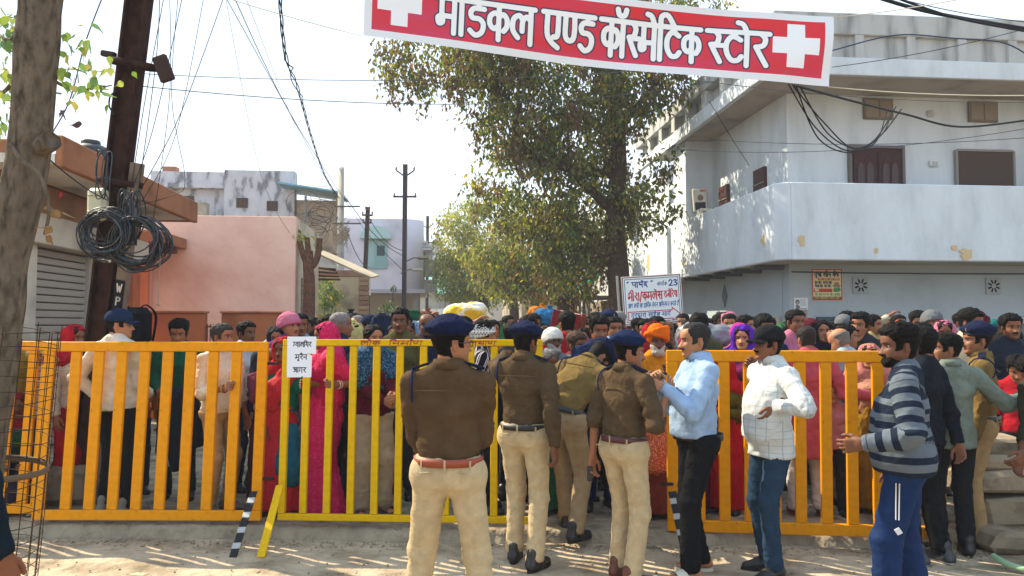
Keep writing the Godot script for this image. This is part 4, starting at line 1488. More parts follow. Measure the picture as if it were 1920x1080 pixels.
func trees() -> void:
	var pal := [Color(0.10, 0.145, 0.03), Color(0.15, 0.19, 0.04), Color(0.07, 0.105, 0.028), Color(0.22, 0.235, 0.055), Color(0.18, 0.15, 0.06)]
	var d := 19.5
	var b := at(1168, 0, d)
	b.y = 0
	var t := tree("peepal_tree", "tall tree with hanging brown and green leaves beside the two-storey house", b, [
		[[b, at(1160, 520, d), at(1152, 420, d), at(1160, 300, d), at(1150, 180, d), at(1120, 40, d), at(1100, -120, d)], 0.32, 0.10],
		[[at(1153, 400, d), at(1080, 330, d + 0.4), at(1000, 250, d + 0.3), at(940, 170, d), at(860, 90, d)], 0.13, 0.03],
		[[at(1158, 330, d), at(1010, 300, d - 0.5), at(968, 240, d - 0.8), at(975, 190, d - 0.9)], 0.12, 0.07],
		[[at(1155, 250, d), at(1210, 180, d - 0.6), at(1260, 120, d - 1.0)], 0.11, 0.03],
		[[at(1155, 420, d), at(1110, 440, d + 0.8), at(1050, 400, d + 1.2)], 0.08, 0.03],
		[[at(1145, 150, d), at(1060, 90, d - 0.4), at(960, 60, d - 0.8), at(800, 70, d - 0.8)], 0.10, 0.02]], hx("5a4636"))
	var k := d / F
	foliage(t, [[at(880, 105, d - 0.6), Vector3(175 * k, 80 * k, 1.5), 260], [at(1060, 20, d), Vector3(300 * k, 130 * k, 2.0), 420], [at(1060, 215, d), Vector3(195 * k, 115 * k, 1.8), 380], [at(1000, 345, d), Vector3(120 * k, 110 * k, 1.5), 230], [at(1125, 390, d + 0.6), Vector3(100 * k, 110 * k, 1.4), 190], [at(1215, 130, d - 0.6), Vector3(95 * k, 100 * k, 1.4), 130], [at(1060, 475, d + 0.4), Vector3(105 * k, 85 * k, 1.3), 120], [at(1222, 265, d - 0.9), Vector3(48 * k, 90 * k, 0.8), 45], [at(760, 130, d - 0.8), Vector3(45 * k, 50 * k, 0.8), 10], [at(1225, 370, d - 1.2), Vector3(45 * k, 75 * k, 0.6), 14]], 30, 0.15, pal, 0.9, 0.40, 41, 0.22)
	var d2 := 25.0
	var b2 := at(1062, 0, d2)
	b2.y = 0
	var t2 := tree("roadside_tree", "shorter tree with a thick dark trunk behind the tall hanging-leaf tree", b2, [[[b2, at(1064, 590, d2), at(1058, 520, d2), at(1030, 440, d2), at(1000, 380, d2)], 0.42, 0.14], [[at(1060, 530, d2), at(1100, 470, d2), at(1130, 430, d2)], 0.16, 0.05]], hx("54402f"))
	foliage(t2, [[at(1010, 440, d2), Vector3(1.9, 1.5, 1.6), 200], [at(1110, 480, d2), Vector3(1.1, 1.0, 1.2), 90], [at(950, 510, d2), Vector3(1.4, 0.9, 1.4), 110], [at(1040, 535, d2), Vector3(1.2, 0.5, 1.2), 70]], 22, 0.17, pal, 0.8, 0.42, 42, 0.1)
	var pal2 := [Color(0.30, 0.34, 0.07), Color(0.38, 0.38, 0.08), Color(0.21, 0.27, 0.06), Color(0.36, 0.32, 0.09)]
	var i := 0
	for q in [[905, 38.0, 640, 0.30, "yellow-green sunlit tree in the middle of the street, before the far poles"], [960, 33.0, 620, 0.28, "pale bushy tree half hidden behind the tall tree's left side"], [846, 58.0, 560, 0.25, "small far green tree beside the farthest steel pole"]]:
		var dd: float = q[1]
		var bb := at(q[0], 0, dd)
		bb.y = 0
		var x: float = q[0]
		var tt := tree("roadside_tree", q[4], bb, [[[bb, at(x + 4, 580, dd), at(x - 8, 530, dd), at(x, 470, dd)], q[3], 0.08], [[at(x, 560, dd), at(x + 30, 510, dd), at(x + 60, 480, dd)], 0.12, 0.04]], hx("5c4a38"), "")
		if i == 0: foliage(tt, [[at(890, 450, dd), Vector3(2.2, 2.0, 1.8), 330], [at(858, 520, dd), Vector3(1.5, 1.3, 1.5), 240], [at(935, 520, dd), Vector3(2.2, 1.6, 1.6), 260], [at(920, 410, dd), Vector3(1.3, 1.1, 1.2), 110]], 24, 0.19, pal2, 0.5, 0.5, 43, 0.02)
		elif i == 1: foliage(tt, [[at(955, 490, dd), Vector3(1.9, 1.8, 1.5), 230], [at(1010, 545, dd), Vector3(1.5, 0.8, 1.3), 110]], 20, 0.18, pal2, 0.5, 0.45, 44, 0.03)
		else: foliage(tt, [[at(830, 575, dd), Vector3(1.8, 1.5, 1.5), 70]], 18, 0.22, [Color(0.06, 0.10, 0.04), Color(0.09, 0.13, 0.05)], 0.5, 0.5, 45)
		i += 1
	# the pollarded tree by the pink wall
	var d3 := 15.2
	var b3 := at(578, 0, d3)
	b3.y = 0
	var t3 := tree("pollarded_tree", "cut-back brown tree with three stumps at the corner of the pink house", b3, [[[b3, at(580, 560, d3), at(578, 500, d3), at(578, 470, d3)], 0.125, 0.095], [[at(578, 500, d3), at(568, 475, d3), at(562, 452, d3)], 0.07, 0.055], [[at(578, 490, d3), at(578, 470, d3), at(576, 446, d3)], 0.07, 0.055], [[at(580, 505, d3), at(594, 485, d3), at(599, 447, d3)], 0.07, 0.06]], hx("7d5a48"))
	foliage(t3, [[at(580, 448, d3), Vector3(0.28, 0.08, 0.2), 12]], 7, 0.13, [Color(0.30, 0.36, 0.03), Color(0.22, 0.32, 0.03)], 0.2, 0.16, 46)
	# small conifer and shrubs down the street
	var d4 := 34.0
	var b4 := at(736, 0, d4)
	b4.y = 0
	var t4 := tree("young_conifer", "small dark conifer with level branches in front of the lavender house", b4, [[[b4, at(736, 590, d4), at(737, 535, d4)], 0.06, 0.015]], hx("4a3a2c"))
	var ring := []
	for k4 in 7: ring.append([at(736, 600 - k4 * 10, d4), Vector3(0.95 - 0.12 * k4, 0.07, 0.95 - 0.12 * k4), 26 - 3 * k4])
	foliage(t4, ring, 12, 0.14, [Color(0.03, 0.07, 0.03), Color(0.05, 0.10, 0.04)], 0.1, 0.16, 47)
	for q in [[614, 560, 24.0, 0.4, 0.7, "leafy green sapling in front of the grey compound wall"], [748, 600, 32.0, 0.6, 0.5, "low yellow-green bush at the foot of the tall steel pole"]]:
		var bb := at(q[0], 0, q[2])
		bb.y = 0
		var o := thing("shrub", q[5], "plant", bb)
		var st := begin()
		limb(st, [Vector3.ZERO, Vector3(0.02, 1.0, 0), Vector3(0, at(q[0], q[1], q[2]).y, 0)], 0.03, 0.01, 5)
		part("stem", done(st), bark(hx("4f4030")), o)
		foliage(o, [[at(q[0], q[1], q[2]), Vector3(q[3], q[4], q[3]), 40]], 12, 0.16, [Color(0.10, 0.17, 0.04), Color(0.15, 0.2, 0.05)], 0.6, 0.2, 48 + int(q[0]))

# the near trunk at the left edge, with single leaves one can pick apart, and its wire guard
func near_tree() -> void:
	var d := 3.6
	var b := Vector3(-2.52, 0, -d)
	var o := tree("street_tree", "grey trunk close by at the left edge with bright green leaves", b, [[[b, Vector3(-2.47, 0.8, -d), at(-4, 640, d), at(14, 480, d), at(52, 300, d), at(68, 100, d), at(80, -60, d), at(92, -300, d)], 0.094, 0.098], [[at(60, 280, d), at(85, 272, d - 0.05), at(97, 262, d - 0.08)], 0.05, 0.045], [[at(20, 270, d - 0.1), at(40, 300, d - 0.13), at(75, 330, d - 0.12), at(92, 390, d - 0.1), at(84, 440, d - 0.08)], 0.012, 0.007], [[at(60, 100, d), at(100, 150, d + 0.1), at(150, 168, d + 0.2), at(210, 160, d + 0.3)], 0.012, 0.003], [[at(45, 40, d), at(20, 75, d + 0.1), at(-10, 60, d + 0.2)], 0.016, 0.006], [[at(45, 130, d), at(10, 170, d + 0.1), at(-30, 200, d + 0.2)], 0.014, 0.005]], hx("76695a"))
	var st := begin()
	st.set_smooth_group(0)
	for i in 6:   # a pointed, folded leaf, blade 1 m long
		for s in [-1.0, 1.0]:
			var w := [0.0, 0.26, 0.33, 0.27, 0.14, 0.04, 0.0]
			var a := [Vector3(0, -i / 6.0, -0.1 * (i / 6.0) * (i / 6.0)), Vector3(0, -(i + 1) / 6.0, -0.1 * ((i + 1) / 6.0) * ((i + 1) / 6.0)), Vector3(s * w[i + 1], -(i + 1) / 6.0, 0.08 - 0.1 * ((i + 1) / 6.0)), Vector3(s * w[i], -i / 6.0, 0.08 - 0.1 * (i / 6.0))]
			if s > 0: a.reverse()
			quad(st, a[0], a[1], a[2], a[3])
	var lm := done(st)
	var greens := []
	for c in ["8aa040", "a5ac48", "70903a", "507034", "b8a848"]:
		var m := StandardMaterial3D.new()
		m.albedo_color = hx(c)
		m.roughness = 0.5
		m.backlight_enabled = true
		m.backlight = hx(c) * 0.8
		m.cull_mode = BaseMaterial3D.CULL_DISABLED
		greens.append(m)
	var r := RandomNumberGenerator.new()
	r.seed = 5
	for q in [[8, 25, 12, 30], [12, 75, 20, 28], [14, 130, 26, 40], [20, 185, 20, 30], [110, 70, 5, 12], [145, 75, 6, 18], [150, 130, 14, 30], [110, 160, 12, 34], [190, 165, 8, 24], [8, 225, 6, 14], [62, 120, 6, 20]]:
		for i in int(q[2] * 1.7):
			var p := at(q[0] + r.randfn() * q[3], q[1] + r.randfn() * 15, d + r.randf_range(-0.05, 0.35))
			var s := r.randf_range(0.04, 0.075)
			part("leaf", lm, greens[r.randi() % 4] if r.randf() < 0.9 else greens[4], o, Transform3D(Basis.from_euler(Vector3(r.randfn() * 0.6, r.randf() * TAU, r.randfn() * 0.5)).scaled(Vector3.ONE * s), p - b))
	for q in [[105, 395, 4], [95, 430, 3], [128, 212, 2], [142, 238, 1]]:
		for i in q[2]:
			part("dry_leaf", lm, mt(hx("8a6a44") if q[1] > 300 else hx("5a4a52"), 0.8), o, Transform3D(Basis.from_euler(Vector3(r.randfn(), r.randf() * TAU, r.randfn())).scaled(Vector3.ONE * 0.06), at(q[0] + r.randfn() * 10, q[1] + r.randfn() * 8, d - 0.1) - b))
	# guard: wire mesh cylinder, leaning
	var g := thing("tree_guard", "rusty wire mesh guard standing around the trunk at the left edge", "tree guard", Vector3(-2.5, 0, -3.55))
	var ax := Vector3(0.075, 1, 0).normalized()
	var gb := Basis(Quaternion(Vector3.UP, ax))
	var rust := mt(hx("4b3a2e"), 0.8, 0.4)
	for i in 22:
		var a := TAU * i / 22
		var ws := begin()
		tube(ws, [gb * Vector3(cos(a) * 0.27, 0, sin(a) * 0.27), gb * Vector3(cos(a + 0.03) * 0.275, 0.8, sin(a + 0.03) * 0.275), gb * Vector3(cos(a) * 0.27, 1.66 + 0.03 * sin(i * 2.3), sin(a) * 0.27)], 0.0022, 4)
		part("wire", done(ws), rust, g)
	for i in 27:
		var ws := begin()
		var y := 0.04 + i * 0.062
		var pts := []
		for k in 25:
			var a := TAU * k / 24
			pts.append(gb * Vector3(cos(a) * 0.272, y + 0.008 * sin(a * 3 + i), sin(a) * 0.272))
		tube(ws, pts, 0.002, 4, false)
		part("wire", done(ws), rust, g)
	for y in [0.28, 1.02]:
		var bs := begin()
		band(bs, gb * Vector3(0, y, 0), gb, 0.274, 0.274, 0.028, 0.004)
		part("hoop", done(bs), mt(hx("6a5a4a"), 0.7, 0.3), g)
func stain_tex(dirt: float, seed_: int) -> NoiseTexture2D:
	var key := "stain%s%d" % [snappedf(dirt, 0.1), seed_ % 3]
	if not mats.has(key): mats[key] = stain_of(snappedf(dirt, 0.1), 50 + seed_ % 3)
	return mats[key]

func stain_of(dirt: float, seed_: int) -> NoiseTexture2D:
	return ntex(0.007, [[0.0, grey(1.0 - dirt)], [0.3, grey(1.0 - dirt * 0.35)], [0.55, grey(0.97)], [1.0, grey(1.0)]], seed_, 512, 6)

# irregular plaster patch lying 3 mm proud of a wall
func patch(called: String, o: Node3D, c: Vector3, w: float, h: float, m: Material, bas: Basis, seed_: int) -> void:
	var poly := PackedVector2Array()
	for i in 40:
		var a := TAU * i / 40
		var r := 0.9 + 0.5 * noise.get_noise_2d(cos(a) * 1.3 + seed_ * 7.0, sin(a) * 1.3) + 0.18 * noise.get_noise_2d(cos(a) * 6.0 + seed_ * 3.0, sin(a) * 6.0)
		poly.append(Vector2(cos(a) * w * 0.5, sin(a) * h * 0.5) * r)
	var st := begin()
	prism(st, poly, 0.0, 0.003)
	part(called, done(st), m, o, Transform3D(bas, o.global_transform.affine_inverse() * c))

func shutter(o: Node3D, a: float, s0: float, s1: float, top: float, m: Material) -> void:
	# slats of a rolling shutter on a wall that faces the street (+a side)
	var inv := o.global_transform.affine_inverse()
	var n := 26
	for i in n:
		var h := 0.12 + (top - 0.12) * (i + 0.5) / n
		var hh := (top - 0.12) / n
		boxpart("slat", inv * sp(a, h, (s0 + s1) * 0.5), Vector3(0.03, hh * 0.86, s1 - s0 - 0.06), m, o, 0.010)
	slab("shutter_rail", o, a - 0.03, a + 0.06, 0.1, top, s0 - 0.05, s0 + 0.03, mt(hx("b8b2a6"), 0.5, 0.3), o.position.x * 0.0)
	slab("shutter_rail", o, a - 0.03, a + 0.06, 0.1, top, s1 - 0.03, s1 + 0.05, mt(hx("b8b2a6"), 0.5, 0.3))

func left_houses() -> void:
	# brown shop house with the long flat canopy
	var o := building("shop_house", "brown shop house with rolling shutters and a long terracotta canopy", -4.8, 9.0)
	var brown := wall(hx("ad8468"), stain_tex(0.35, 51))
	var cream := wall(hx("d6cbb8"), stain_tex(0.4, 52))
	var terra := wall(hx("a66f50"), stain_tex(0.5, 53))
	var white := wall(hx("d8d2c6"), stain_tex(0.45, 54))
	slab("wall", o, -9.0, -5.0, 0.0, 3.36, 8.9, 13.0, brown)
	slab("wall", o, -5.0, -4.8, 2.64, 3.36, 8.9, 13.0, brown)
	slab("lintel_band", o, -5.0, -4.66, 2.62, 2.98, 9.3, 13.0, cream, 0.01)
	slab("pier", o, -5.0, -4.78, 0.0, 2.62, 9.3, 9.76, cream, 0.01)
	slab("pier", o, -5.0, -4.78, 0.0, 2.62, 11.38, 11.72, cream, 0.01)
	slab("pier", o, -5.0, -4.78, 0.0, 2.62, 12.72, 13.0, wall(hx("c9704c"), stain_tex(0.3, 55)), 0.01)
	shutter(o, -4.92, 9.8, 11.36, 2.6, mt(hx("aaa296"), 0.55, 0.35))
	shutter(o, -4.92, 11.76, 12.70, 2.6, mt(hx("aaa296"), 0.55, 0.35))
	var wn := slab("window", o, -4.84, -4.78, 2.98, 3.26, 11.15, 11.95, mt(hx("3a2a22"), 0.6), 0.005)
	slab("lamp", o, -4.55, -4.50, 3.18, 3.26, 9.7, 9.75, mt(hx("c8352c"), 0.4), 0.02)
	# the canopy: white below, terracotta edge with a stained crown
	var can := slab("canopy", o, -5.0, -4.02, 3.36, 3.46, 8.5, 13.1, white, 0.0)
	slab("fascia", o, -4.02, -3.94, 3.32, 3.66, 8.5, 13.12, terra, 0.015)
	slab("fascia_end", o, -5.0, -4.02, 3.34, 3.66, 13.1, 13.18, terra, 0.01)
	slab("parapet", o, -9.0, -4.7, 3.36, 3.7, 8.9, 13.0, terra, 0.02)
	# gable of the canopy's inner end
	var tank := thing("water_tank", "black plastic water tank on the roof edge of the brown shop house", "water tank", sp(-5.6, 3.9, 13.0))
	var ts := begin()
	lathe(ts, [[0.0, 0.0], [0.34, 0.0], [0.35, 0.12], [0.33, 0.14], [0.35, 0.16], [0.35, 0.34], [0.33, 0.36], [0.35, 0.38], [0.34, 0.56], [0.20, 0.64], [0.0, 0.66]], 18)
	part("tank_body", done(ts), mt(hx("16171a"), 0.45), tank)
	var lid := begin()
	lathe(lid, [[0.0, 0.1], [0.14, 0.08], [0.15, 0.0], [0.0, 0.0]], 14, Vector3(0, 0.64, 0))
	part("tank_lid", done(lid), mt(hx("202226"), 0.5), tank)
	# pink house
	var p := building("pink_house", "plain pink house with a small terracotta porch roof", -4.2, 15.5)
	var pink := wall(hx("efcdbb"), ntex(0.004, [[0.0, Color(0.86, 0.78, 0.76)], [0.5, Color(0.97, 0.95, 0.94)], [1.0, Color(1, 1, 1)]], 56, 512, 5), 0.9, 0.16)
	slab("wall", p, -5.5, -2.78, 0.0, 3.77, 15.5, 15.7, pink, 0.012)
	slab("side_wall", p, -2.98, -2.76, 0.0, 3.74, 15.7, 18.3, wall(hx("d8cbb4"), stain_tex(0.5, 57)))
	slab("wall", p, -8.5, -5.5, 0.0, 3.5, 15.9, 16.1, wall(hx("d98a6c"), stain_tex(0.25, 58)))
	slab("roof_slab", p, -8.5, -2.98, 3.5, 3.62, 15.7, 18.3, white)
	slab("porch_roof", p, -6.1, -4.85, 3.1, 3.3, 14.1, 15.5, terra, 0.012)
	slab("porch_beam", p, -6.0, -4.9, 2.98, 3.1, 14.4, 14.52, mt(hx("5b3a34"), 0.7), 0.005)
	slab("porch_beam", p, -6.0, -4.9, 2.98, 3.1, 15.0, 15.12, mt(hx("5b3a34"), 0.7), 0.005)
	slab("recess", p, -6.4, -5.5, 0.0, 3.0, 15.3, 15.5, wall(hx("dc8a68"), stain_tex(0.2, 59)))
	slab("gate_frame", p, -5.98, -5.72, 1.7, 2.62, 15.24, 15.3, mt(hx("6a3024"), 0.6), 0.006)
	for i in 5: slab("gate_bar", p, -5.96 + i * 0.055, -5.945 + i * 0.055, 1.72, 2.6, 15.2, 15.235, mt(hx("30201c"), 0.5), 0.003)
	slab("pipe", p, -5.54, -5.47, 0.0, 3.2, 15.42, 15.49, mt(hx("d9a090"), 0.7), 0.02)
	for i in 30: slab("side_slat", p, -2.76, -2.73, 1.1 + i * 0.05, 1.142 + i * 0.05, 16.0, 17.0, mt(hx("9d8a72"), 0.7, 0.2), 0.008)
	# low terracotta walls on both sides of the gate
	var e := sp(-4.5, 0, 13.6)
	for q in [[-5.2, -3.92, "longer terracotta garden wall left of the gate, nearest the rusty pole"], [-3.64, -2.5, "terracotta garden wall right of the gate, below the pink house corner"]]:
		var w := building("garden_wall", q[2], (q[0] + q[1]) * 0.5, 13.6, "wall")
		slab("wall", w, q[0], q[1], 0.0, 1.84, 13.5, 13.7, wall(hx("b86f4c"), stain_tex(0.35, 60)), 0.01)
		slab("coping", w, q[0] - 0.02, q[1] + 0.02, 1.84, 1.88, 13.46, 13.74, wall(hx("bf7a58"), stain_tex(0.4, 61)), 0.01)
	var gate := building("garden_gate", "small iron gate between the two terracotta garden walls", -3.78, 13.6, "gate")
	for i in 6: slab("bar", gate, -3.9 + i * 0.048, -3.885 + i * 0.048, 0.2, 1.66, 13.59, 13.61, mt(hx("6b3a2c"), 0.5, 0.4), 0.003)
	for h in [0.3, 1.2, 1.6]: slab("rail", gate, -3.92, -3.64, h, h + 0.03, 13.58, 13.62, mt(hx("6b3a2c"), 0.5, 0.4), 0.004)
	# weathered grey house behind
	var g := building("weathered_house", "grey weather-stained flat-roofed house behind the pink house", -9.5, 30.0)
	var gm := wall(hx("cdccd2"), ntex(0.012, [[0.0, grey(0.4)], [0.3, grey(0.68)], [0.46, grey(0.93)], [1.0, grey(1.0)]], 62, 512, 7), 0.95, 0.2)
	gm.uv1_scale = Vector3(0.3, 0.13, 0.3)
	var k := -9.9
	slab("wall", g, -10.6, -6.1, 0.0, 7.0, 30.0, 33.0, gm)
	slab("stair_tower", g, -7.9, -5.35, 0.0, 7.35, 29.4, 29.9, gm)
	slab("parapet", g, -10.7, -7.9, 6.9, 7.35, 29.85, 30.0, gm)
	slab("cornice", g, -10.7, -7.95, 6.72, 6.9, 29.7, 29.98, gm)
	for q in [[-9.75, 6.1, 0.6, 0.35], [-7.45, 5.95, 0.42, 0.36], [-6.35, 5.85, 0.4, 0.36], [-9.6, 5.2, 0.9, 0.5]]:
		var s0 := 29.36 if q[0] > -7.9 else 29.96
		var fr := slab("window", g, q[0], q[0] + q[2], q[1], q[1] + q[3], s0, s0 + 0.04, mt(hx("5a4238"), 0.7), 0.005)
		for i in 3: boxpart("bar", Vector3(-q[2] * 0.5 + q[2] * (i + 0.5) / 3, 0, 0.03), Vector3(0.03, q[3], 0.015), mt(hx("2a2422"), 0.5), fr)
	slab("brick_pier", g, -9.0, -8.3, 4.2, 6.0, 28.6, 29.0, wall(hx("b3a896"), stain_tex(0.6, 63)))
	slab("terrace_wall", g, -11.5, -5.4, 4.0, 4.9, 28.9, 29.1, wall(hx("a8a49a"), stain_tex(0.7, 64)))
	slab("lower_storey", g, -11.5, -5.3, 0.0, 4.2, 28.95, 29.3, wall(hx("b9a28c"), stain_tex(0.5, 65)))
	var bs := begin()
	box(bs, Vector3.ZERO, Vector3(2.3, 0.06, 2.2), Basis(Vector3.BACK, -0.14))
	part("sheet_roof", done(bs), mt(hx("6a9fb8"), 0.45, 0.3), g, Transform3D(Basis(), g.global_transform.affine_inverse() * sp(-4.6, 6.55, 29.3)))
	slab("upper_room", g, -5.3, -3.7, 4.3, 6.3, 29.6, 31.0, wall(hx("b9a48e"), stain_tex(0.4, 66)))
	for q in [[-4.9, 0], [-3.75, 0]]: slab("post", g, q[0], q[0] + 0.08, 4.3, 6.35, 28.9, 28.98, mt(hx("8a8a86"), 0.6), 0.01)
	slab("chimney_block", g, -10.4, -9.9, 7.35, 7.6, 30.2, 30.6, mt(hx("9a6a54"), 0.9))
	# wall with rubble and yellow band further on
	var c := building("compound_wall", "grey unplastered compound wall with brick edge behind the concrete pole", -4.0, 26.0, "wall")
	slab("wall", c, -5.3, -2.3, 0.0, 3.2, 26.0, 26.2, wall(hx("a89a80"), stain_tex(0.65, 67)))
	slab("brick_course", c, -5.3, -2.3, 3.2, 3.42, 25.97, 26.23, wall(hx("8a6a58"), stain_tex(0.6, 68)), 0.02)
	slab("yellow_band", c, -5.3, -2.4, 1.3, 1.95, 25.9, 25.98, wall(hx("c9a63a"), stain_tex(0.4, 69)))
	for i in 12:
		slab("brick", c, -2.6, -2.28, 1.3 + i * 0.16, 1.44 + i * 0.16, 25.9, 26.25, mt(hx("9d8468").lerp(hx("7a5c48"), rng.randf()), 0.95), 0.015)
	# tattered awning on poles
	var aw := building("tin_awning", "beige tin awning on bent poles beside the pollarded tree", -2.9, 19.0, "awning")
	var sh := begin()
	box(sh, Vector3.ZERO, Vector3(1.5, 0.04, 1.6), Basis(Vector3.BACK, -0.42) * Basis(Vector3.RIGHT, 0.1))
	part("sheet", done(sh), wall(hx("c8b99e"), stain_tex(0.5, 70)), aw, Transform3D(Basis(), aw.global_transform.affine_inverse() * sp(-2.2, 3.1, 19.0)))
	for i in 4:
		var ps := begin()
		tube(ps, [Vector3(-0.7, 2.75 + i * 0.1, -0.4 + i * 0.25), Vector3(0.5, 2.75 + i * 0.06, -0.4 + i * 0.28)], 0.035, 6)
		part("pole", done(ps), mt(hx("4a3428"), 0.9), aw)
	# lavender house with curved corner
	var l := building("lavender_house", "pale lavender house with a rounded corner and an arched window", -4.5, 38.0)
	var lav := wall(hx("d6d0da"), stain_tex(0.3, 71), 0.92, 0.12)
	slab("wall", l, -7.0, -1.6, 3.3, 6.75, 38.0, 38.3, lav)
	var cs := begin()
	lathe(cs, [[0.0, 3.3], [0.9, 3.3], [0.9, 6.75], [0.0, 6.75]], 20)
	part("rounded_corner", done(cs), lav, l, Transform3D(Basis(), l.global_transform.affine_inverse() * sp(-1.6, 0, 38.9)))
	slab("street_wall", l, -1.2, -0.72, 3.3, 6.2, 39.0, 45.0, lav)
	slab("floor_slab", l, -7.0, -0.6, 3.12, 3.3, 37.8, 45.0, mt(hx("a9a3a8"), 0.9))
	for i in 3: slab("column", l, -3.6 + i * 1.2, -3.35 + i * 1.2, 0.0, 3.12, 38.3, 38.6, mt(hx("8f8a88"), 0.9))
	slab("back_wall", l, -7.0, -0.9, 0.0, 3.12, 40.5, 40.7, mt(hx("b3a894"), 0.9))
	var lw := slab("window", l, -3.55, -2.45, 4.3, 5.7, 37.94, 38.0, mt(hx("7fa3a3"), 0.35), 0.01)
	boxpart("pane", Vector3(0.24, 0.18, 0.035), Vector3(0.38, 0.5, 0.01), mt(hx("1d3a40"), 0.2), lw)
	boxpart("pane", Vector3(-0.26, 0, 0.035), Vector3(0.36, 1.2, 0.01), mt(hx("8fb0b0"), 0.2), lw)
	var hood := begin()
	var hp := PackedVector2Array()
	for i in 13: hp.append(Vector2(cos(PI * i / 12) * 0.75, sin(PI * i / 12) * 0.62))
	prism(hood, hp, 0.0, 0.35)
	part("window_hood", done(hood), mt(hx("a8c4c0"), 0.8), l, Transform3D(Basis(), l.global_transform.affine_inverse() * sp(-3.0, 5.75, 38.0)))
	slab("bare_panel", l, -6.6, -4.7, 4.0, 5.9, 37.97, 38.02, wall(hx("b2aca4"), stain_tex(0.5, 72)))
	for i in 3: slab("cornice", l, -1.5, -0.5 + i * 0.12, 5.6 - i * 0.16, 5.74 - i * 0.16, 38.6, 43.0, lav, 0.02)
	slab("balcony", l, -1.0, 0.15, 4.2, 4.95, 40.0, 43.0, mt(hx("c3c6c4"), 0.9), 0.02)
	slab("balcony", l, -1.0, 0.0, 3.3, 3.9, 40.0, 43.0, mt(hx("bfc0c0"), 0.9), 0.02)
	slab("shaded_window", l, -0.75, -0.68, 3.9, 5.5, 39.4, 40.2, mt(hx("3c3a40"), 0.6))
	var ds := begin()
	lathe(ds, [[0.0, 0.0], [0.2, 0.03], [0.36, 0.12], [0.34, 0.13], [0.0, 0.02]], 14, Vector3.ZERO, Basis(Vector3.RIGHT, 1.1))
	part("satellite_dish", done(ds), mt(hx("c9c9cc"), 0.6), l, Transform3D(Basis(), l.global_transform.affine_inverse() * sp(-5.2, 6.95, 38.3)))
	# more distant houses
	var gr := building("green_roofed_house", "far house with a pale green sheet roof and white front", 1.2, 52.0)
	slab("wall", gr, -1.2, 3.2, 0.0, 3.6, 52.0, 56.0, wall(hx("b8b4ac"), stain_tex(0.5, 73)))
	slab("white_front", gr, -1.0, 2.6, 0.0, 2.6, 51.0, 51.9, wall(hx("d8dcd8"), stain_tex(0.2, 74)))
	var gs_ := begin()
	box(gs_, Vector3.ZERO, Vector3(4.6, 0.08, 3.4), Basis(Vector3.RIGHT, 0.55))
	part("sheet_roof", done(gs_), mt(hx("7fbfa4"), 0.5), gr, Transform3D(Basis(), gr.global_transform.affine_inverse() * sp(1.0, 4.5, 52.5)))
	slab("opening", gr, 0.9, 1.6, 2.7, 3.5, 51.96, 52.0, mt(hx("4a3a34"), 0.8))
	for q in [[-1.5, 66.0, 7.2, "c9c4bc", 5.0, "far pale block with a roof room behind the green-roofed house"], [3.4, 74.0, 5.4, "bdb6aa", 4.0, "lowest far block at the end of the street"]]:
		var h := building("distant_house", q[5], q[0], q[1])
		slab("wall", h, q[0], q[0] + q[4], 0.0, q[2], q[1], q[1] + 5.0, wall(hx(q[3]), stain_tex(0.4, 75), 0.92, 0.1))
		slab("roof_room", h, q[0] + 0.6, q[0] + 2.0, q[2], q[2] + 1.3, q[1] + 0.5, q[1] + 2.0, wall(hx(q[3]), stain_tex(0.4, 76)))
		for i in 3: slab("window", h, q[0] + 0.5 + i * 1.3, q[0] + 1.2 + i * 1.3, q[2] - 1.9, q[2] - 0.9, q[1] - 0.05, q[1] + 0.02, mt(hx("3f4448"), 0.5), 0.01)

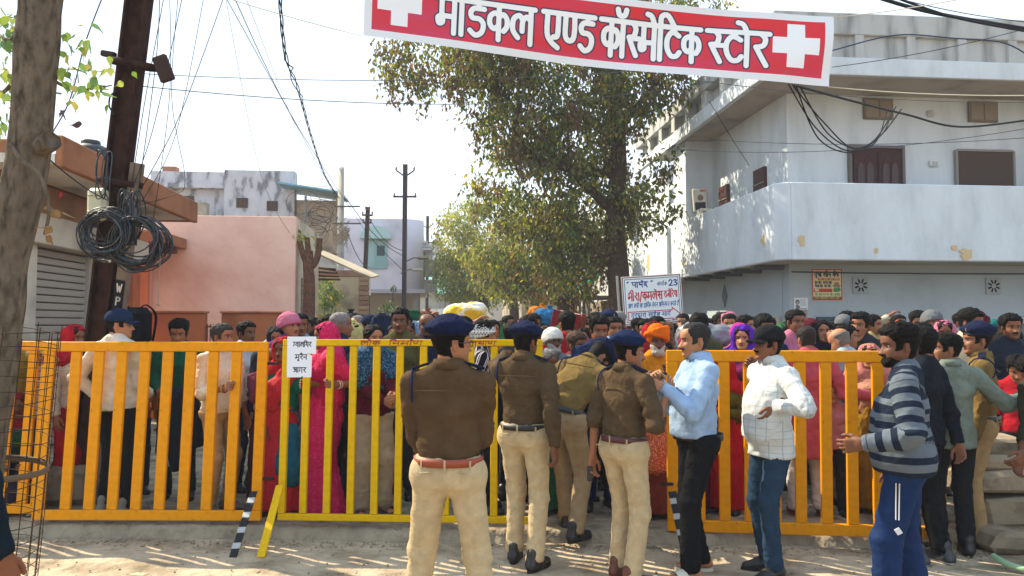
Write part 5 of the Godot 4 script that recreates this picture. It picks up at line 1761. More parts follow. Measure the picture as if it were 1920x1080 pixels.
func right_house() -> void:
	var o := building("corner_house", "large pale grey two-storey corner house with a long blank balcony", 8.5, 15.2)
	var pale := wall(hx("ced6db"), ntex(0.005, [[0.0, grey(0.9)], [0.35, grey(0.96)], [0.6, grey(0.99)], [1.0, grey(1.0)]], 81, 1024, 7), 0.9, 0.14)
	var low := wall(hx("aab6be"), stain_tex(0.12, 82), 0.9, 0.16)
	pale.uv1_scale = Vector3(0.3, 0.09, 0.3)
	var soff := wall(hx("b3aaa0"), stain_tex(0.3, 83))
	var weather := wall(hx("b6b8b6"), stain_tex(0.4, 84), 0.95, 0.3)
	weather.uv1_scale = Vector3(0.5, 0.1, 0.5)
	# ground floor
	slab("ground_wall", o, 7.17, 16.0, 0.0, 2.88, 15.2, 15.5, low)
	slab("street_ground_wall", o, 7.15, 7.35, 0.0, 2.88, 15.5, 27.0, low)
	# upper walls
	slab("upper_wall", o, 7.17, 16.0, 2.88, 6.42, 15.2, 15.5, pale)
	slab("street_upper_wall", o, 7.15, 7.35, 2.88, 6.42, 15.5, 27.0, pale)
	slab("fin_wall", o, 6.43, 7.15, 2.9, 6.42, 19.5, 20.55, pale)
	# balcony
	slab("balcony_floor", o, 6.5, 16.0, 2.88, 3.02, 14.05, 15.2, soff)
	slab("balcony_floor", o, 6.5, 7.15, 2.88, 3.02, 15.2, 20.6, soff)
	slab("balcony_front", o, 6.62, 16.0, 2.86, 4.34, 13.93, 14.05, pale, 0.02)
	slab("balcony_side", o, 6.38, 6.5, 2.86, 4.34, 14.17, 20.65, pale, 0.02)
	var ch := begin()
	box(ch, Vector3.ZERO, Vector3(0.33, 1.478, 0.12), Basis(), 0.02)
	part("balcony_corner", done(ch), pale, o, Transform3D(Basis(Vector3.UP, deg_to_rad(-45)), o.global_transform.affine_inverse() * sp(6.52, 3.6, 14.07)))
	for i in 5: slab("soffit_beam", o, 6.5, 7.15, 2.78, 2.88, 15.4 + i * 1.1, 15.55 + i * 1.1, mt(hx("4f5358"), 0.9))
	# roof slab, fascia and parapet with open panels between piers
	slab("roof_slab", o, 6.35, 16.0, 6.42, 6.5, 13.95, 22.0, soff)
	slab("fascia", o, 6.3, 16.0, 6.4, 6.74, 13.86, 13.95, pale, 0.01)
	slab("street_fascia", o, 6.22, 6.34, 6.4, 6.74, 13.96, 24.0, pale, 0.01)
	slab("parapet_panel", o, 6.5, 16.0, 6.74, 7.2, 13.98, 14.08, weather)
	slab("parapet_panel", o, 6.5, 6.6, 6.74, 7.2, 14.15, 24.0, weather)
	slab("parapet_rail", o, 6.35, 16.0, 7.2, 7.62, 13.9, 14.2, weather, 0.015)
	slab("parapet_rail", o, 6.28, 6.6, 7.2, 7.62, 14.2, 24.0, weather, 0.015)
	for i in 9: slab("parapet_pier", o, 6.9 + i * 1.05, 7.08 + i * 1.05, 6.74, 7.2, 13.9, 14.05, weather, 0.01)
	for i in 7: slab("parapet_pier", o, 6.3, 6.5, 6.74, 7.2, 15.2 + i * 1.2, 15.5 + i * 1.2, weather, 0.01)
	slab("column", o, 6.35, 6.75, 6.74, 6.4, 20.0, 20.4, pale)
	slab("roof_room", o, 13.1, 16.0, 7.0, 8.3, 17.0, 19.0, wall(hx("a5806a"), stain_tex(0.4, 85)))
	for r in 9:
		for i in 6: slab("brick", o, 12.75 + i * 0.24 + (r % 2) * 0.12, 12.96 + i * 0.24 + (r % 2) * 0.12, 7.62 + r * 0.085 , 7.69 + r * 0.085, 16.6 - 0.0, 16.72, mt(hx("b0714f").lerp(hx("8a523a"), rng.randf()), 0.95), 0.008)
	slab("side_wing", o, 12.75, 13.2, 2.9, 6.4, 14.6, 15.2, pale)
	# doors and windows
	var wood := cloth(hx("4c3233"), 0.6, 0.2)
	var d := slab("balcony_door", o, 8.52, 9.62, 3.02, 5.3, 15.14, 15.2, wood, 0.01)
	for sx in [-0.27, 0.27]:
		var leaf_ := boxpart("door_leaf", Vector3(sx, 0, 0.045), Vector3(0.48, 2.1, 0.03), wood, d, 0.008)
		for k in 2:
			var st := begin()
			var pl := PackedVector2Array()
			for i in 9: pl.append(Vector2(cos(PI * i / 8) * 0.07, 0.55 + sin(PI * i / 8) * 0.16))
			pl.append(Vector2(-0.07, -0.6))
			pl.append(Vector2(0.07, -0.6))
			prism(st, pl, 0.0, 0.02)
			part("door_panel", done(st), mt(hx("3a2526"), 0.5), leaf_, Transform3D(Basis(), Vector3(-0.1 + 0.2 * k, 0.12, 0.016)))
	for q in [[8.46, 8.52], [9.62, 9.68]]: slab("door_frame", o, q[0], q[1], 3.02, 5.36, 15.1, 15.2, mt(hx("6b6664"), 0.8), 0.006)
	slab("door_frame", o, 8.52, 9.62, 5.3, 5.36, 15.1, 15.2, mt(hx("6b6664"), 0.8), 0.006)
	var w := slab("brown_window", o, 10.86, 12.1, 3.9, 5.28, 15.14, 15.2, mt(hx("4a3b33"), 0.6), 0.01)
	for q in [[-0.645, 0.03, 1.44], [0.645, 0.03, 1.44]]: boxpart("window_frame", Vector3(q[0], 0, 0.02), Vector3(0.05, q[2], 0.08), mt(hx("8a857e"), 0.8), w, 0.006)
	boxpart("window_frame", Vector3(0, 0.715, 0.02), Vector3(1.24, 0.05, 0.08), mt(hx("8a857e"), 0.8), w, 0.006)
	slab("brown_window", o, 12.45, 12.74, 3.02, 5.3, 15.1, 15.2, mt(hx("4a302c"), 0.6), 0.01)
	for q in [[8.82, 9.46], [11.15, 11.8]]:
		var v := slab("ventilator", o, q[0], q[1], 5.92, 6.36, 15.13, 15.2, mt(hx("75695a"), 0.7), 0.008)
		for k in 2: boxpart("ventilator_leaf", Vector3(-0.155 + 0.31 * k, 0, 0.04), Vector3(0.28, 0.36, 0.02), mt(hx("86796a"), 0.7), v, 0.008)
	for q in [[16.15, 16.75], [18.3, 18.9]]:
		var sw_ := slab("street_window", o, 7.08, 7.15, 3.6, 5.1, q[0], q[1], mt(hx("4b2f2e"), 0.6), 0.01)
		for k in 3: boxpart("bar", Vector3(-0.05, -0.4 + 0.4 * k, 0), Vector3(0.02, 0.02, 0.56), mt(hx("8a8680"), 0.5), sw_)
	# ground floor door and windows, flower ventilators
	var dd := slab("teal_door", o, 7.8, 9.0, 0.0, 1.72, 15.12, 15.2, mt(hx("52727e"), 0.6), 0.01)
	for sx in [-0.3, 0.3]:
		var lf := boxpart("door_leaf", Vector3(sx, -0.02, 0.05), Vector3(0.56, 1.64, 0.03), mt(hx("5a7c88"), 0.55), dd, 0.01)
		for y in [0.5, -0.2]: boxpart("door_panel", Vector3(0, y, 0.018), Vector3(0.36, 0.5, 0.02), mt(hx("4f6f7b"), 0.55), lf, 0.012)
	slab("door_lintel", o, 7.72, 9.08, 1.72, 1.80, 15.08, 15.2, mt(hx("3f5058"), 0.8), 0.008)
	var gw := slab("barred_window", o, 11.0, 12.2, 0.5, 1.66, 15.16, 15.2, mt(hx("20242a"), 0.5))
	for i in 8: boxpart("bar", Vector3(-0.55 + i * 0.157, 0, 0.04), Vector3(0.014, 1.1, 0.014), mt(hx("4d5052"), 0.5, 0.4), gw)
	for i in 5:
		var st := begin()
		tube(st, sag(Vector3(-0.6, 0.4 - i * 0.2, 0.05), Vector3(0.6, 0.4 - i * 0.2, 0.05), 0.08 if i % 2 else -0.08, 10), 0.007, 5)
		part("grille_scroll", done(st), mt(hx("55585a"), 0.5, 0.4), gw)
	for q in [[10.9, 11.0, 0.4, 1.82], [12.2, 12.3, 0.4, 1.82]]: slab("window_frame", o, q[0], q[1], q[2], q[3], 15.06, 15.2, mt(hx("aeb4b8"), 0.85), 0.01)
	slab("window_frame", o, 11.0, 12.2, 1.66, 1.80, 15.06, 15.2, mt(hx("aeb4b8"), 0.85), 0.01)
	for a in [8.52, 11.45]:
		var jv := slab("flower_ventilator", o, a, a + 0.34, 2.28, 2.62, 15.17, 15.2, mt(hx("9aa3a8"), 0.9), 0.004)
		for k in 8:
			var an := TAU * (k + 0.5) / 8
			boxpart("opening", Vector3(cos(an) * 0.095, sin(an) * 0.095, 0.016), Vector3(0.085, 0.035, 0.004), mt(hx("15171a"), 0.9), jv, 0.0015, Basis(Vector3.BACK, an))
	# street side: diamond ventilator, barred windows, notice plate
	var inv := o.global_transform.affine_inverse()
	var dv := begin()
	prism(dv, PackedVector2Array([Vector2(0, -0.28), Vector2(0.17, 0), Vector2(0, 0.28), Vector2(-0.17, 0)]), 0, 0.03)
	var dm := part("diamond_ventilator", done(dv), mt(hx("6f7678"), 0.9), o, Transform3D(Basis(Vector3.UP, -PI / 2), inv * sp(7.15, 2.35, 18.7)))
	for q in [[18.6, 19.25, 1.4, 1.95], [16.3, 17.1, 0.9, 1.82]]:
		var bw := slab("street_grille_window", o, 7.11, 7.15, q[2], q[3], q[0], q[1], mt(hx("25272a"), 0.5), 0.004)
		for k in 5: boxpart("bar", Vector3(-0.03, 0, (q[1] - q[0]) * (-0.4 + 0.2 * k)), Vector3(0.014, q[3] - q[2], 0.014), mt(hx("6a6258"), 0.5), bw)
	slab("meter_board", o, 7.06, 7.14, 1.2, 1.82, 15.55, 16.1, mt(hx("b3ab98"), 0.8), 0.01)
	# peeling paint and bare plaster
	var sand := mt(hx("c3ad86"), 0.95)
	var zb := Basis(Vector3.UP, deg_to_rad(5.5))
	for q in [[6.85, 3.22, 13.93, 0.22, 0.22], [10.2, 3.0, 13.93, 0.5, 0.26], [9.9, 3.12, 13.93, 0.2, 0.12], [8.3, 3.05, 13.93, 0.1, 0.14]]:
		patch("bare_patch", o, sp(q[0], q[1], q[2] - 0.001), q[3], q[4], sand, zb, int(q[0] * 3))
	patch("bare_patch", o, sp(7.5, 1.72, 15.199), 0.62, 0.6, wall(hx("9c9482"), stain_tex(0.5, 86), 0.95, 0.8), zb, 9)
	for q in [[14.6, 3.3, 0.25, 0.25], [22.5, 3.5, 0.6, 0.5], [19.5, 3.2, 0.3, 0.2]]:
		patch("bare_patch", o, sp(6.379 if q[0] < 21 else 6.279, q[1], q[0]), q[2], q[3], sand, zb * Basis(Vector3.UP, -PI / 2), int(q[0]))
	# the heater box and the cooler on the balcony
	var hb := thing("geyser_box", "white wall-mounted box with a dark panel hanging beside the balcony", "appliance", sp(6.75, 4.55, 19.4), 5.5)
	boxpart("case", Vector3(0, 0.3, 0), Vector3(0.36, 0.6, 0.18), mt(hx("d3d0c6"), 0.4), hb, 0.02, Basis(Vector3.BACK, 0.06))
	boxpart("panel", Vector3(0.0, 0.14, 0.094), Vector3(0.28, 0.2, 0.01), mt(hx("1d2230"), 0.3), hb, 0.003, Basis(Vector3.BACK, 0.06))
	boxpart("mark", Vector3(0.06, 0.54, 0.094), Vector3(0.14, 0.05, 0.008), mt(hx("c05a2c"), 0.4), hb, 0.002, Basis(Vector3.BACK, 0.06))
	var dk := begin()
	lathe(dk, [[0.0, 0.008], [0.075, 0.006], [0.08, 0.0], [0.0, -0.002]], 18, Vector3(0.0, 0.36, 0.092), Basis(Vector3.RIGHT, PI / 2))
	part("vent_disc", done(dk), mt(hx("8d7f70"), 0.7), hb)
	var ac := thing("air_cooler", "cream slatted air cooler standing on the balcony parapet's far end", "appliance", sp(6.75, 4.0, 18.6), 5.5)
	boxpart("case", Vector3(0, 0.25, 0), Vector3(0.62, 0.5, 0.4), mt(hx("cfc8b4"), 0.6), ac, 0.02)
	for i in 7: boxpart("louvre", Vector3(0, 0.08 + i * 0.055, 0.205), Vector3(0.52, 0.03, 0.02), mt(hx("6d675a"), 0.6), ac, 0.004)
	# drainpipe stub and switch box on the upper wall
	for q in [["switch_box", "small white switch box on the upper wall right of the brown balcony door", 10.35, 4.95, 0.2, 0.14, "d6d8d8"], ["wall_lamp", "small round lamp on the upper wall between the two ventilators", 10.3, 6.0, 0.14, 0.14, "b9bcbc"]]:
		var sb := thing(q[0], q[1], "fitting", sp(q[2], q[3], 15.19), 5.5)
		boxpart("case", Vector3(0, 0.07, 0.03), Vector3(q[4], q[5], 0.06), mt(hx(q[6]), 0.6), sb, 0.025)
		boxpart("cover", Vector3(0, 0.07, 0.066), Vector3(q[4] * 0.6, q[5] * 0.5, 0.012), mt(hx("a8aaa8"), 0.5), sb, 0.004)
	# the next house along the street, behind the tree
	var n := building("next_house", "pale house with a balcony behind the tall tree, next to the corner house", 7.2, 25.0)
	slab("wall", n, 6.9, 7.2, 0.0, 6.6, 27.05, 40.0, weather)
	slab("balcony", n, 6.28, 6.4, 2.9, 4.3, 20.7, 26.5, pale, 0.02)
	slab("balcony_floor", n, 6.4, 7.14, 2.86, 3.0, 20.7, 26.5, soff)
	slab("balcony_end", n, 6.41, 7.14, 3.0, 4.28, 26.4, 26.5, pale)
	slab("shop_awning", n, 5.4, 6.9, 2.6, 2.68, 28.0, 31.0, mt(hx("5a5148"), 0.9))
	for i in 4: slab("post", n, 5.5, 5.6, 0.0, 2.6, 28.1 + i * 0.9, 28.2 + i * 0.9, mt(hx("6a5a48"), 0.9), 0.01)
	slab("shop_front", n, 6.6, 6.88, 0.0, 2.55, 27.5, 33.0, wall(hx("9a8a72"), stain_tex(0.5, 87)))
	var far := building("street_end_houses", "row of dim houses beyond the trees on the right of the street", 6.0, 46.0)
	slab("wall", far, 5.0, 12.0, 0.0, 5.2, 46.0, 60.0, wall(hx("a89c8c"), stain_tex(0.5, 88)))
	for i in 3: slab("window", far, 5.6 + i * 1.8, 6.5 + i * 1.8, 2.9, 4.1, 45.95, 46.0, mt(hx("3a3632"), 0.6), 0.01)
	var net_ := begin()
	tube(net_, [at(1075, 545, 23.0), at(1095, 535, 23.0), at(1120, 520, 23.0), at(1125, 508, 23.0)], [0.10, 0.22, 0.18, 0.05], 8, true, 0.3)
	tag(part("green_netting", done(net_), cloth(hx("2f9a6a"), 0.9, 1.0)), "crumpled green netting hanging between the two dark tree trunks", "netting")

# ---------------------------------------------------------------- signs and banner
func signs() -> void:
	# the shop banner across the street
	var im := canvas(1536, 232, hx("d9dde2"))
	im.fill_rect(Rect2i(26, 22, 1484, 186), hx("c4202f"))
	var rn := FastNoiseLite.new()
	rn.seed = 9
	rn.frequency = 0.004
	for y in range(22, 208):     # the print fades from scarlet to crimson in soft folds
		for x in range(26, 1510):
			var t := clampf(0.5 + 0.9 * rn.get_noise_2d(x * 0.7, y * 2.2) + 0.35 * (y - 115) / 93.0 - 0.25 * (float(x) / 1536.0 - 0.5), 0, 1)
			im.set_pixel(x, y, hx("cf0f1c").lerp(hx("c32a50"), t))
	for q in [[118, 112], [1420, 108]]:
		im.fill_rect(Rect2i(q[0] - 28, q[1] - 74, 56, 148), hx("e4e7ea"))
		im.fill_rect(Rect2i(q[0] - 74, q[1] - 28, 148, 56), hx("e4e7ea"))
	for pass_ in 2:
		var c := hx("16203c") if pass_ == 0 else hx("e6e8e8")
		var r := 13.0 if pass_ == 0 else 8.8
		for q in [["ma E i Da ka la", 236, 330], ["e Nh Da", 594, 170], ["ka CA sh ma E i Ta ka", 786, 328], ["sh Ta O ra", 1136, 200]]:
			write(im, q[0], q[1] - 0, 74, 112, q[2], r, c)
	var bm := printed(im, 0.55)
	bm.cull_mode = BaseMaterial3D.CULL_DISABLED
	var d := 6.3
	var c00 := at(687, -66, d)
	var c10 := at(1561, 33, d - 0.1)
	var c01 := at(682, 68, d)
	var c11 := at(1553, 163, d - 0.1)
	var o := thing("shop_banner", "red cloth banner with white crosses and large white lettering strung overhead", "banner", (c00 + c11) * 0.5)
	var st := begin()
	st.set_smooth_group(0)
	var P := func(u: float, v: float) -> Vector3:
		var p: Vector3 = c00.lerp(c10, u).lerp(c01.lerp(c11, u), v)
		p.y -= 0.035 * sin(PI * u)
		p.z += 0.03 * sin(u * 7.0 + v * 1.2) + 0.012 * sin(u * 31.0 + v * 6.0) * smoothstep(0.7, 1.0, u) + 0.01 * sin(v * 5 + u * 13)
		return p - o.position
	for i in 70:
		for j in 10:
			var q := []
			for e in [[i, j], [i + 1, j], [i + 1, j + 1], [i, j + 1]]:
				q.append(e)
			var vs := []
			for e in q: vs.append([P.call(e[0] / 70.0, e[1] / 10.0), Vector2(e[0] / 70.0, e[1] / 10.0)])
			quad(st, vs[0][0], vs[1][0], vs[2][0], vs[3][0], vs[0][1], vs[1][1], vs[2][1], vs[3][1])
	part("cloth", done(st), bm, o)
	for q in [[c00, at(300, -200, d)], [c01, at(260, -60, d)], [c10, at(1930, -30, d - 0.5)], [c11, at(1990, 178, d - 0.5)]]:
		var rs := begin()
		tube(rs, sag(q[0] - o.position, q[1] - o.position, 0.03, 8), 0.004, 4)
		part("rope", done(rs), mt(hx("c9c2b2"), 0.9), o)
	# the ward sign on its legs
	var sm := canvas(512, 420, hx("dfe3e4"))
	for b in [[4, 4, "7d2a2c", 8], [22, 22, "2c6a62", 6]]:
		sm.fill_rect(Rect2i(b[0], b[1], 512 - 2 * b[0], b[3]), hx(b[2]))
		sm.fill_rect(Rect2i(b[0], 420 - b[1] - b[3], 512 - 2 * b[0], b[3]), hx(b[2]))
		sm.fill_rect(Rect2i(b[0], b[1], b[3], 420 - 2 * b[1]), hx(b[2]))
		sm.fill_rect(Rect2i(512 - b[0] - b[3], b[1], b[3], 420 - 2 * b[1]), hx(b[2]))
	write(sm, "!q _ pa A Sa R da _ !q", 40, 52, 44, 230, 4.6, hx("1f3f86"))
	write(sm, "va A ra Da R !. kr !.", 300, 60, 30, 92, 2.4, hx("24406e"), 0.2)
	write(sm, "!2 !3", 400, 46, 52, 84, 5.5, hx("1f3f86"))
	write(sm, "ma I ra A !/ ka ma la E za", 44, 142, 66, 300, 5.2, hx("b3202c"))
	write(sm, "ra A ja W i ra ya A", 354, 142, 54, 120, 3.4, hx("b3202c"))
	write(sm, "aa pa _ sa bha I _ ka A _ ha A i da R ka _ va M da na _ a i bha na M da na _ ka ra ta E _ ha Y M", 40, 236, 36, 438, 2.2, hx("1f4f8a"), 0.15)
	for e in [[40, 306, 420, 306], [40, 378, 420, 378], [40, 306, 40, 378], [420, 306, 420, 286], [420, 286, 486, 342], [486, 342, 420, 398], [420, 398, 420, 378]]:
		ink(sm, Vector2(e[0], e[1]), Vector2(e[2], e[3]), 4.0, hx("b3202c"))
	write(sm, "ga u ra U dv A ra A _ sa A ha E ba _ ma A ga R", 60, 320, 34, 340, 2.9, hx("1f3f86"), 0.12)
	var sd := 11.6
	var sc := at(1223, 562, sd)
	var s := thing("ward_sign", "white hand-lettered street sign with red arrow, tilted on two legs", "sign", Vector3(sc.x, 0, sc.z))
	var rot := Basis(Vector3.BACK, deg_to_rad(3.6))
	var hh := sc.y
	boxpart("board", Vector3(0, hh, 0), Vector3(0.90, 0.74, 0.025), mt(hx("a8a49c"), 0.6, 0.2), s, 0.004, rot)
	var f := begin()
	quad(f, Vector3(-0.445, 0.365, 0), Vector3(0.445, 0.365, 0), Vector3(0.445, -0.365, 0), Vector3(-0.445, -0.365, 0), Vector2(0, 0), Vector2(1, 0), Vector2(1, 1), Vector2(0, 1))
	part("face", done(f), printed(sm, 0.5), s, Transform3D(rot, Vector3(0, hh, 0) + rot * Vector3(0, 0, 0.0155)))
	for x in [-0.46, 0.46]:
		boxpart("leg", Vector3(x + 0.02, hh * 0.5 - 0.0, -0.01), Vector3(0.035, hh * 1.0 + 0.72, 0.035), mt(hx("9a9890"), 0.5, 0.4), s, 0.004, Basis(Vector3.BACK, deg_to_rad(3.6)))
	# red lettering board just under it
	var ub := thing("red_lettered_board", "strip of a lower board with red lettering under the ward sign", "sign", at(1240, 622, sd + 0.5))
	boxpart("board", Vector3.ZERO, Vector3(0.9, 0.16, 0.02), mt(hx("d8d4cc"), 0.6), ub, 0.003)
	part("lettering", paint_strokes("sa A ha E ba _ ma A ra ga", 0.11, 0.8, 0.010), mt(hx("b3262c"), 0.6), ub, Transform3D(Basis(), Vector3(-0.4, -0.055, 0.0125)))
	# loan poster and the paper with a portrait on the corner house
	var pm := canvas(280, 276, hx("d8cf9a"))
	for e in [[0, 0, 280, 10], [0, 266, 280, 10], [0, 0, 10, 276], [268, 0, 12, 276]]: pm.fill_rect(Rect2i(e[0], e[1], e[2], e[3]), hx("b9483e"))
	write(pm, "ga u pt A _ la O na _ ka E nd", 20, 26, 40, 236, 4.4, hx("26264a"))
	pm.fill_rect(Rect2i(56, 78, 200, 22), hx("b5392e"))
	write(pm, "la O na _ sa va da A _ na A ma _ ga R A ha ka", 64, 82, 13, 184, 1.1, hx("e8dcc0"))
	write(pm, "ha O ma _ la O na _ _ ma A ra ga E ja _ la O na", 24, 110, 20, 160, 2.0, hx("30304a"))
	write(pm, "Ta E sa la A _ la O na _ _ ka A ra _ la O na", 24, 140, 20, 150, 2.0, hx("30304a"))
	ink(pm, Vector2(205, 148), Vector2(250, 148), 13, hx("8a7a6a"))
	ink(pm, Vector2(215, 125), Vector2(240, 125), 10, hx("a86a58"))
	pm.fill_rect(Rect2i(14, 172, 172, 32), hx("b5392e"))
	write(pm, "ma O ba A", 22, 178, 20, 40, 1.8, hx("e6dccb"))
	ink(pm, Vector2(212, 184), Vector2(246, 180), 18, hx("3a8a58"))
	write(pm, "na O Ta _ ka ma _ da ra _ pa ra _ la O na _ sa u va i dha".replace("dha", "Da A"), 22, 216, 18, 236, 1.5, hx("2a6a5a"))
	pm.fill_rect(Rect2i(10, 242, 258, 24), hx("5a4a30"))
	write(pm, "pa ta A _ ma ha A va i ra _ na ga ra _ ga l".replace(" l", " la"), 20, 247, 14, 230, 1.3, hx("d0c070"))
	var zb := Basis(Vector3.UP, deg_to_rad(5.5))
	for q in [["poster", "yellow and red loan poster with dark lettering on the corner house wall", sp(7.97, 2.46, 15.188), 0.66, 0.66, pm], ["notice", "small white paper notice with a portrait photo below the loan poster", sp(7.4, 2.07, 15.188), 0.30, 0.24, null]]:
		var img: Image = q[5]
		if img == null:
			img = canvas(150, 116, hx("d8dbe0"))
			ink(img, Vector2(32, 84), Vector2(48, 92), 17, hx("6a6f78"))
			ink(img, Vector2(38, 40), Vector2(38, 44), 22, hx("2a2c34"))
			ink(img, Vector2(38, 46), Vector2(38, 54), 15, hx("9a948e"))
			for k in 8: img.fill_rect(Rect2i(66, 12 + k * 9, 60 + (k * 37) % 18, 3), hx("8a8f9a"))
			img.fill_rect(Rect2i(10, 104, 130, 5), hx("3a3f4a"))
		var p := thing(q[0], q[1], "poster", q[2], 5.5)
		boxpart("sheet", Vector3.ZERO, Vector3(q[3], q[4], 0.006), mt(hx("d0ccc0"), 0.8), p)
		var qs := begin()
		quad(qs, Vector3(-q[3] * 0.49, q[4] * 0.49, 0), Vector3(q[3] * 0.49, q[4] * 0.49, 0), Vector3(q[3] * 0.49, -q[4] * 0.49, 0), Vector3(-q[3] * 0.49, -q[4] * 0.49, 0), Vector2(0, 0), Vector2(1, 0), Vector2(1, 1), Vector2(0, 1))
		part("print", done(qs), printed(img, 0.75), p, Transform3D(Basis(), Vector3(0, 0, 0.005)))
	# blank board on posts down the street
	var nb := thing("notice_board", "blank whitish board on two posts beside the leaning steel pole", "board", at(680, 600, 30.0))
	nb.position.y = 0
	boxpart("board", Vector3(0, 3.15, 0), Vector3(0.62, 0.84, 0.04), mt(hx("d2cdc0"), 0.8), nb, 0.01)
	for x in [-0.25, 0.25]: boxpart("post", Vector3(x, 1.4, -0.02), Vector3(0.05, 2.8, 0.05), mt(hx("5d4a3c"), 0.8), nb, 0.005)

# ---------------------------------------------------------------- poles and wires
func steel_pole(label: String, px: float, top: float, px_top: float, d: float, w: float, arms: Array, c := hx("4a4046")) -> Node3D:
	var b := at(px, 600, d)
	b.y = 0
	var t := at(px_top, top, d)
	var o := thing("utility_pole", label, "utility pole", b)
	var m := mt(c, 0.7, 0.4)
	var ax := (t - b).normalized()
	var bas := Basis(Quaternion(Vector3.UP, ax))
	var h := (t - b).length()
	for s in [-1.0, 1.0]: boxpart("flange", bas * Vector3(s * w * 0.5, h * 0.5, 0), Vector3(0.03, h, w), m, o, 0.004, bas)
	boxpart("web", bas * Vector3(0, h * 0.5, 0), Vector3(w, h, 0.025), m, o, 0.0, bas)
	for a in arms:
		var y: float = h - a[0] * d / F
		if a.size() > 2:   # V arm
			for s in [-1.0, 1.0]:
				var st := begin()
				tube(st, [bas * Vector3(0, y, 0.03), bas * Vector3(s * a[1] * d / F, y + a[2] * d / F, 0.03)], 0.03, 6)
				part("v_arm", done(st), m, o)
				boxpart("insulator", bas * Vector3(s * a[1] * d / F, y + a[2] * d / F + 0.07, 0.03), Vector3(0.07, 0.14, 0.07), mt(hx("7a5a4a"), 0.3), o, 0.02)
		else:
			boxpart("cross_arm", bas * Vector3(0, y, 0.05), Vector3(2.0 * a[1] * d / F, 0.07, 0.06), m, o, 0.005, bas)
			for s in [-0.9, 0.9]: boxpart("insulator", bas * Vector3(s * a[1] * d / F, y + 0.09, 0.05), Vector3(0.06, 0.13, 0.06), mt(hx("7a5a4a"), 0.3), o, 0.02)
	return o

func cable(label: String, pts: Array, r: float, c := hx("1c1e22"), called := "cable") -> void:
	var st := begin()
	var b: Vector3 = pts[0]
	var l := []
	for p in pts: l.append(p - b)
	tube(st, l, r, 5)
	var o := part(called, done(st), mt(c, 0.6))
	o.position = b
	tag(o, label, "cable")

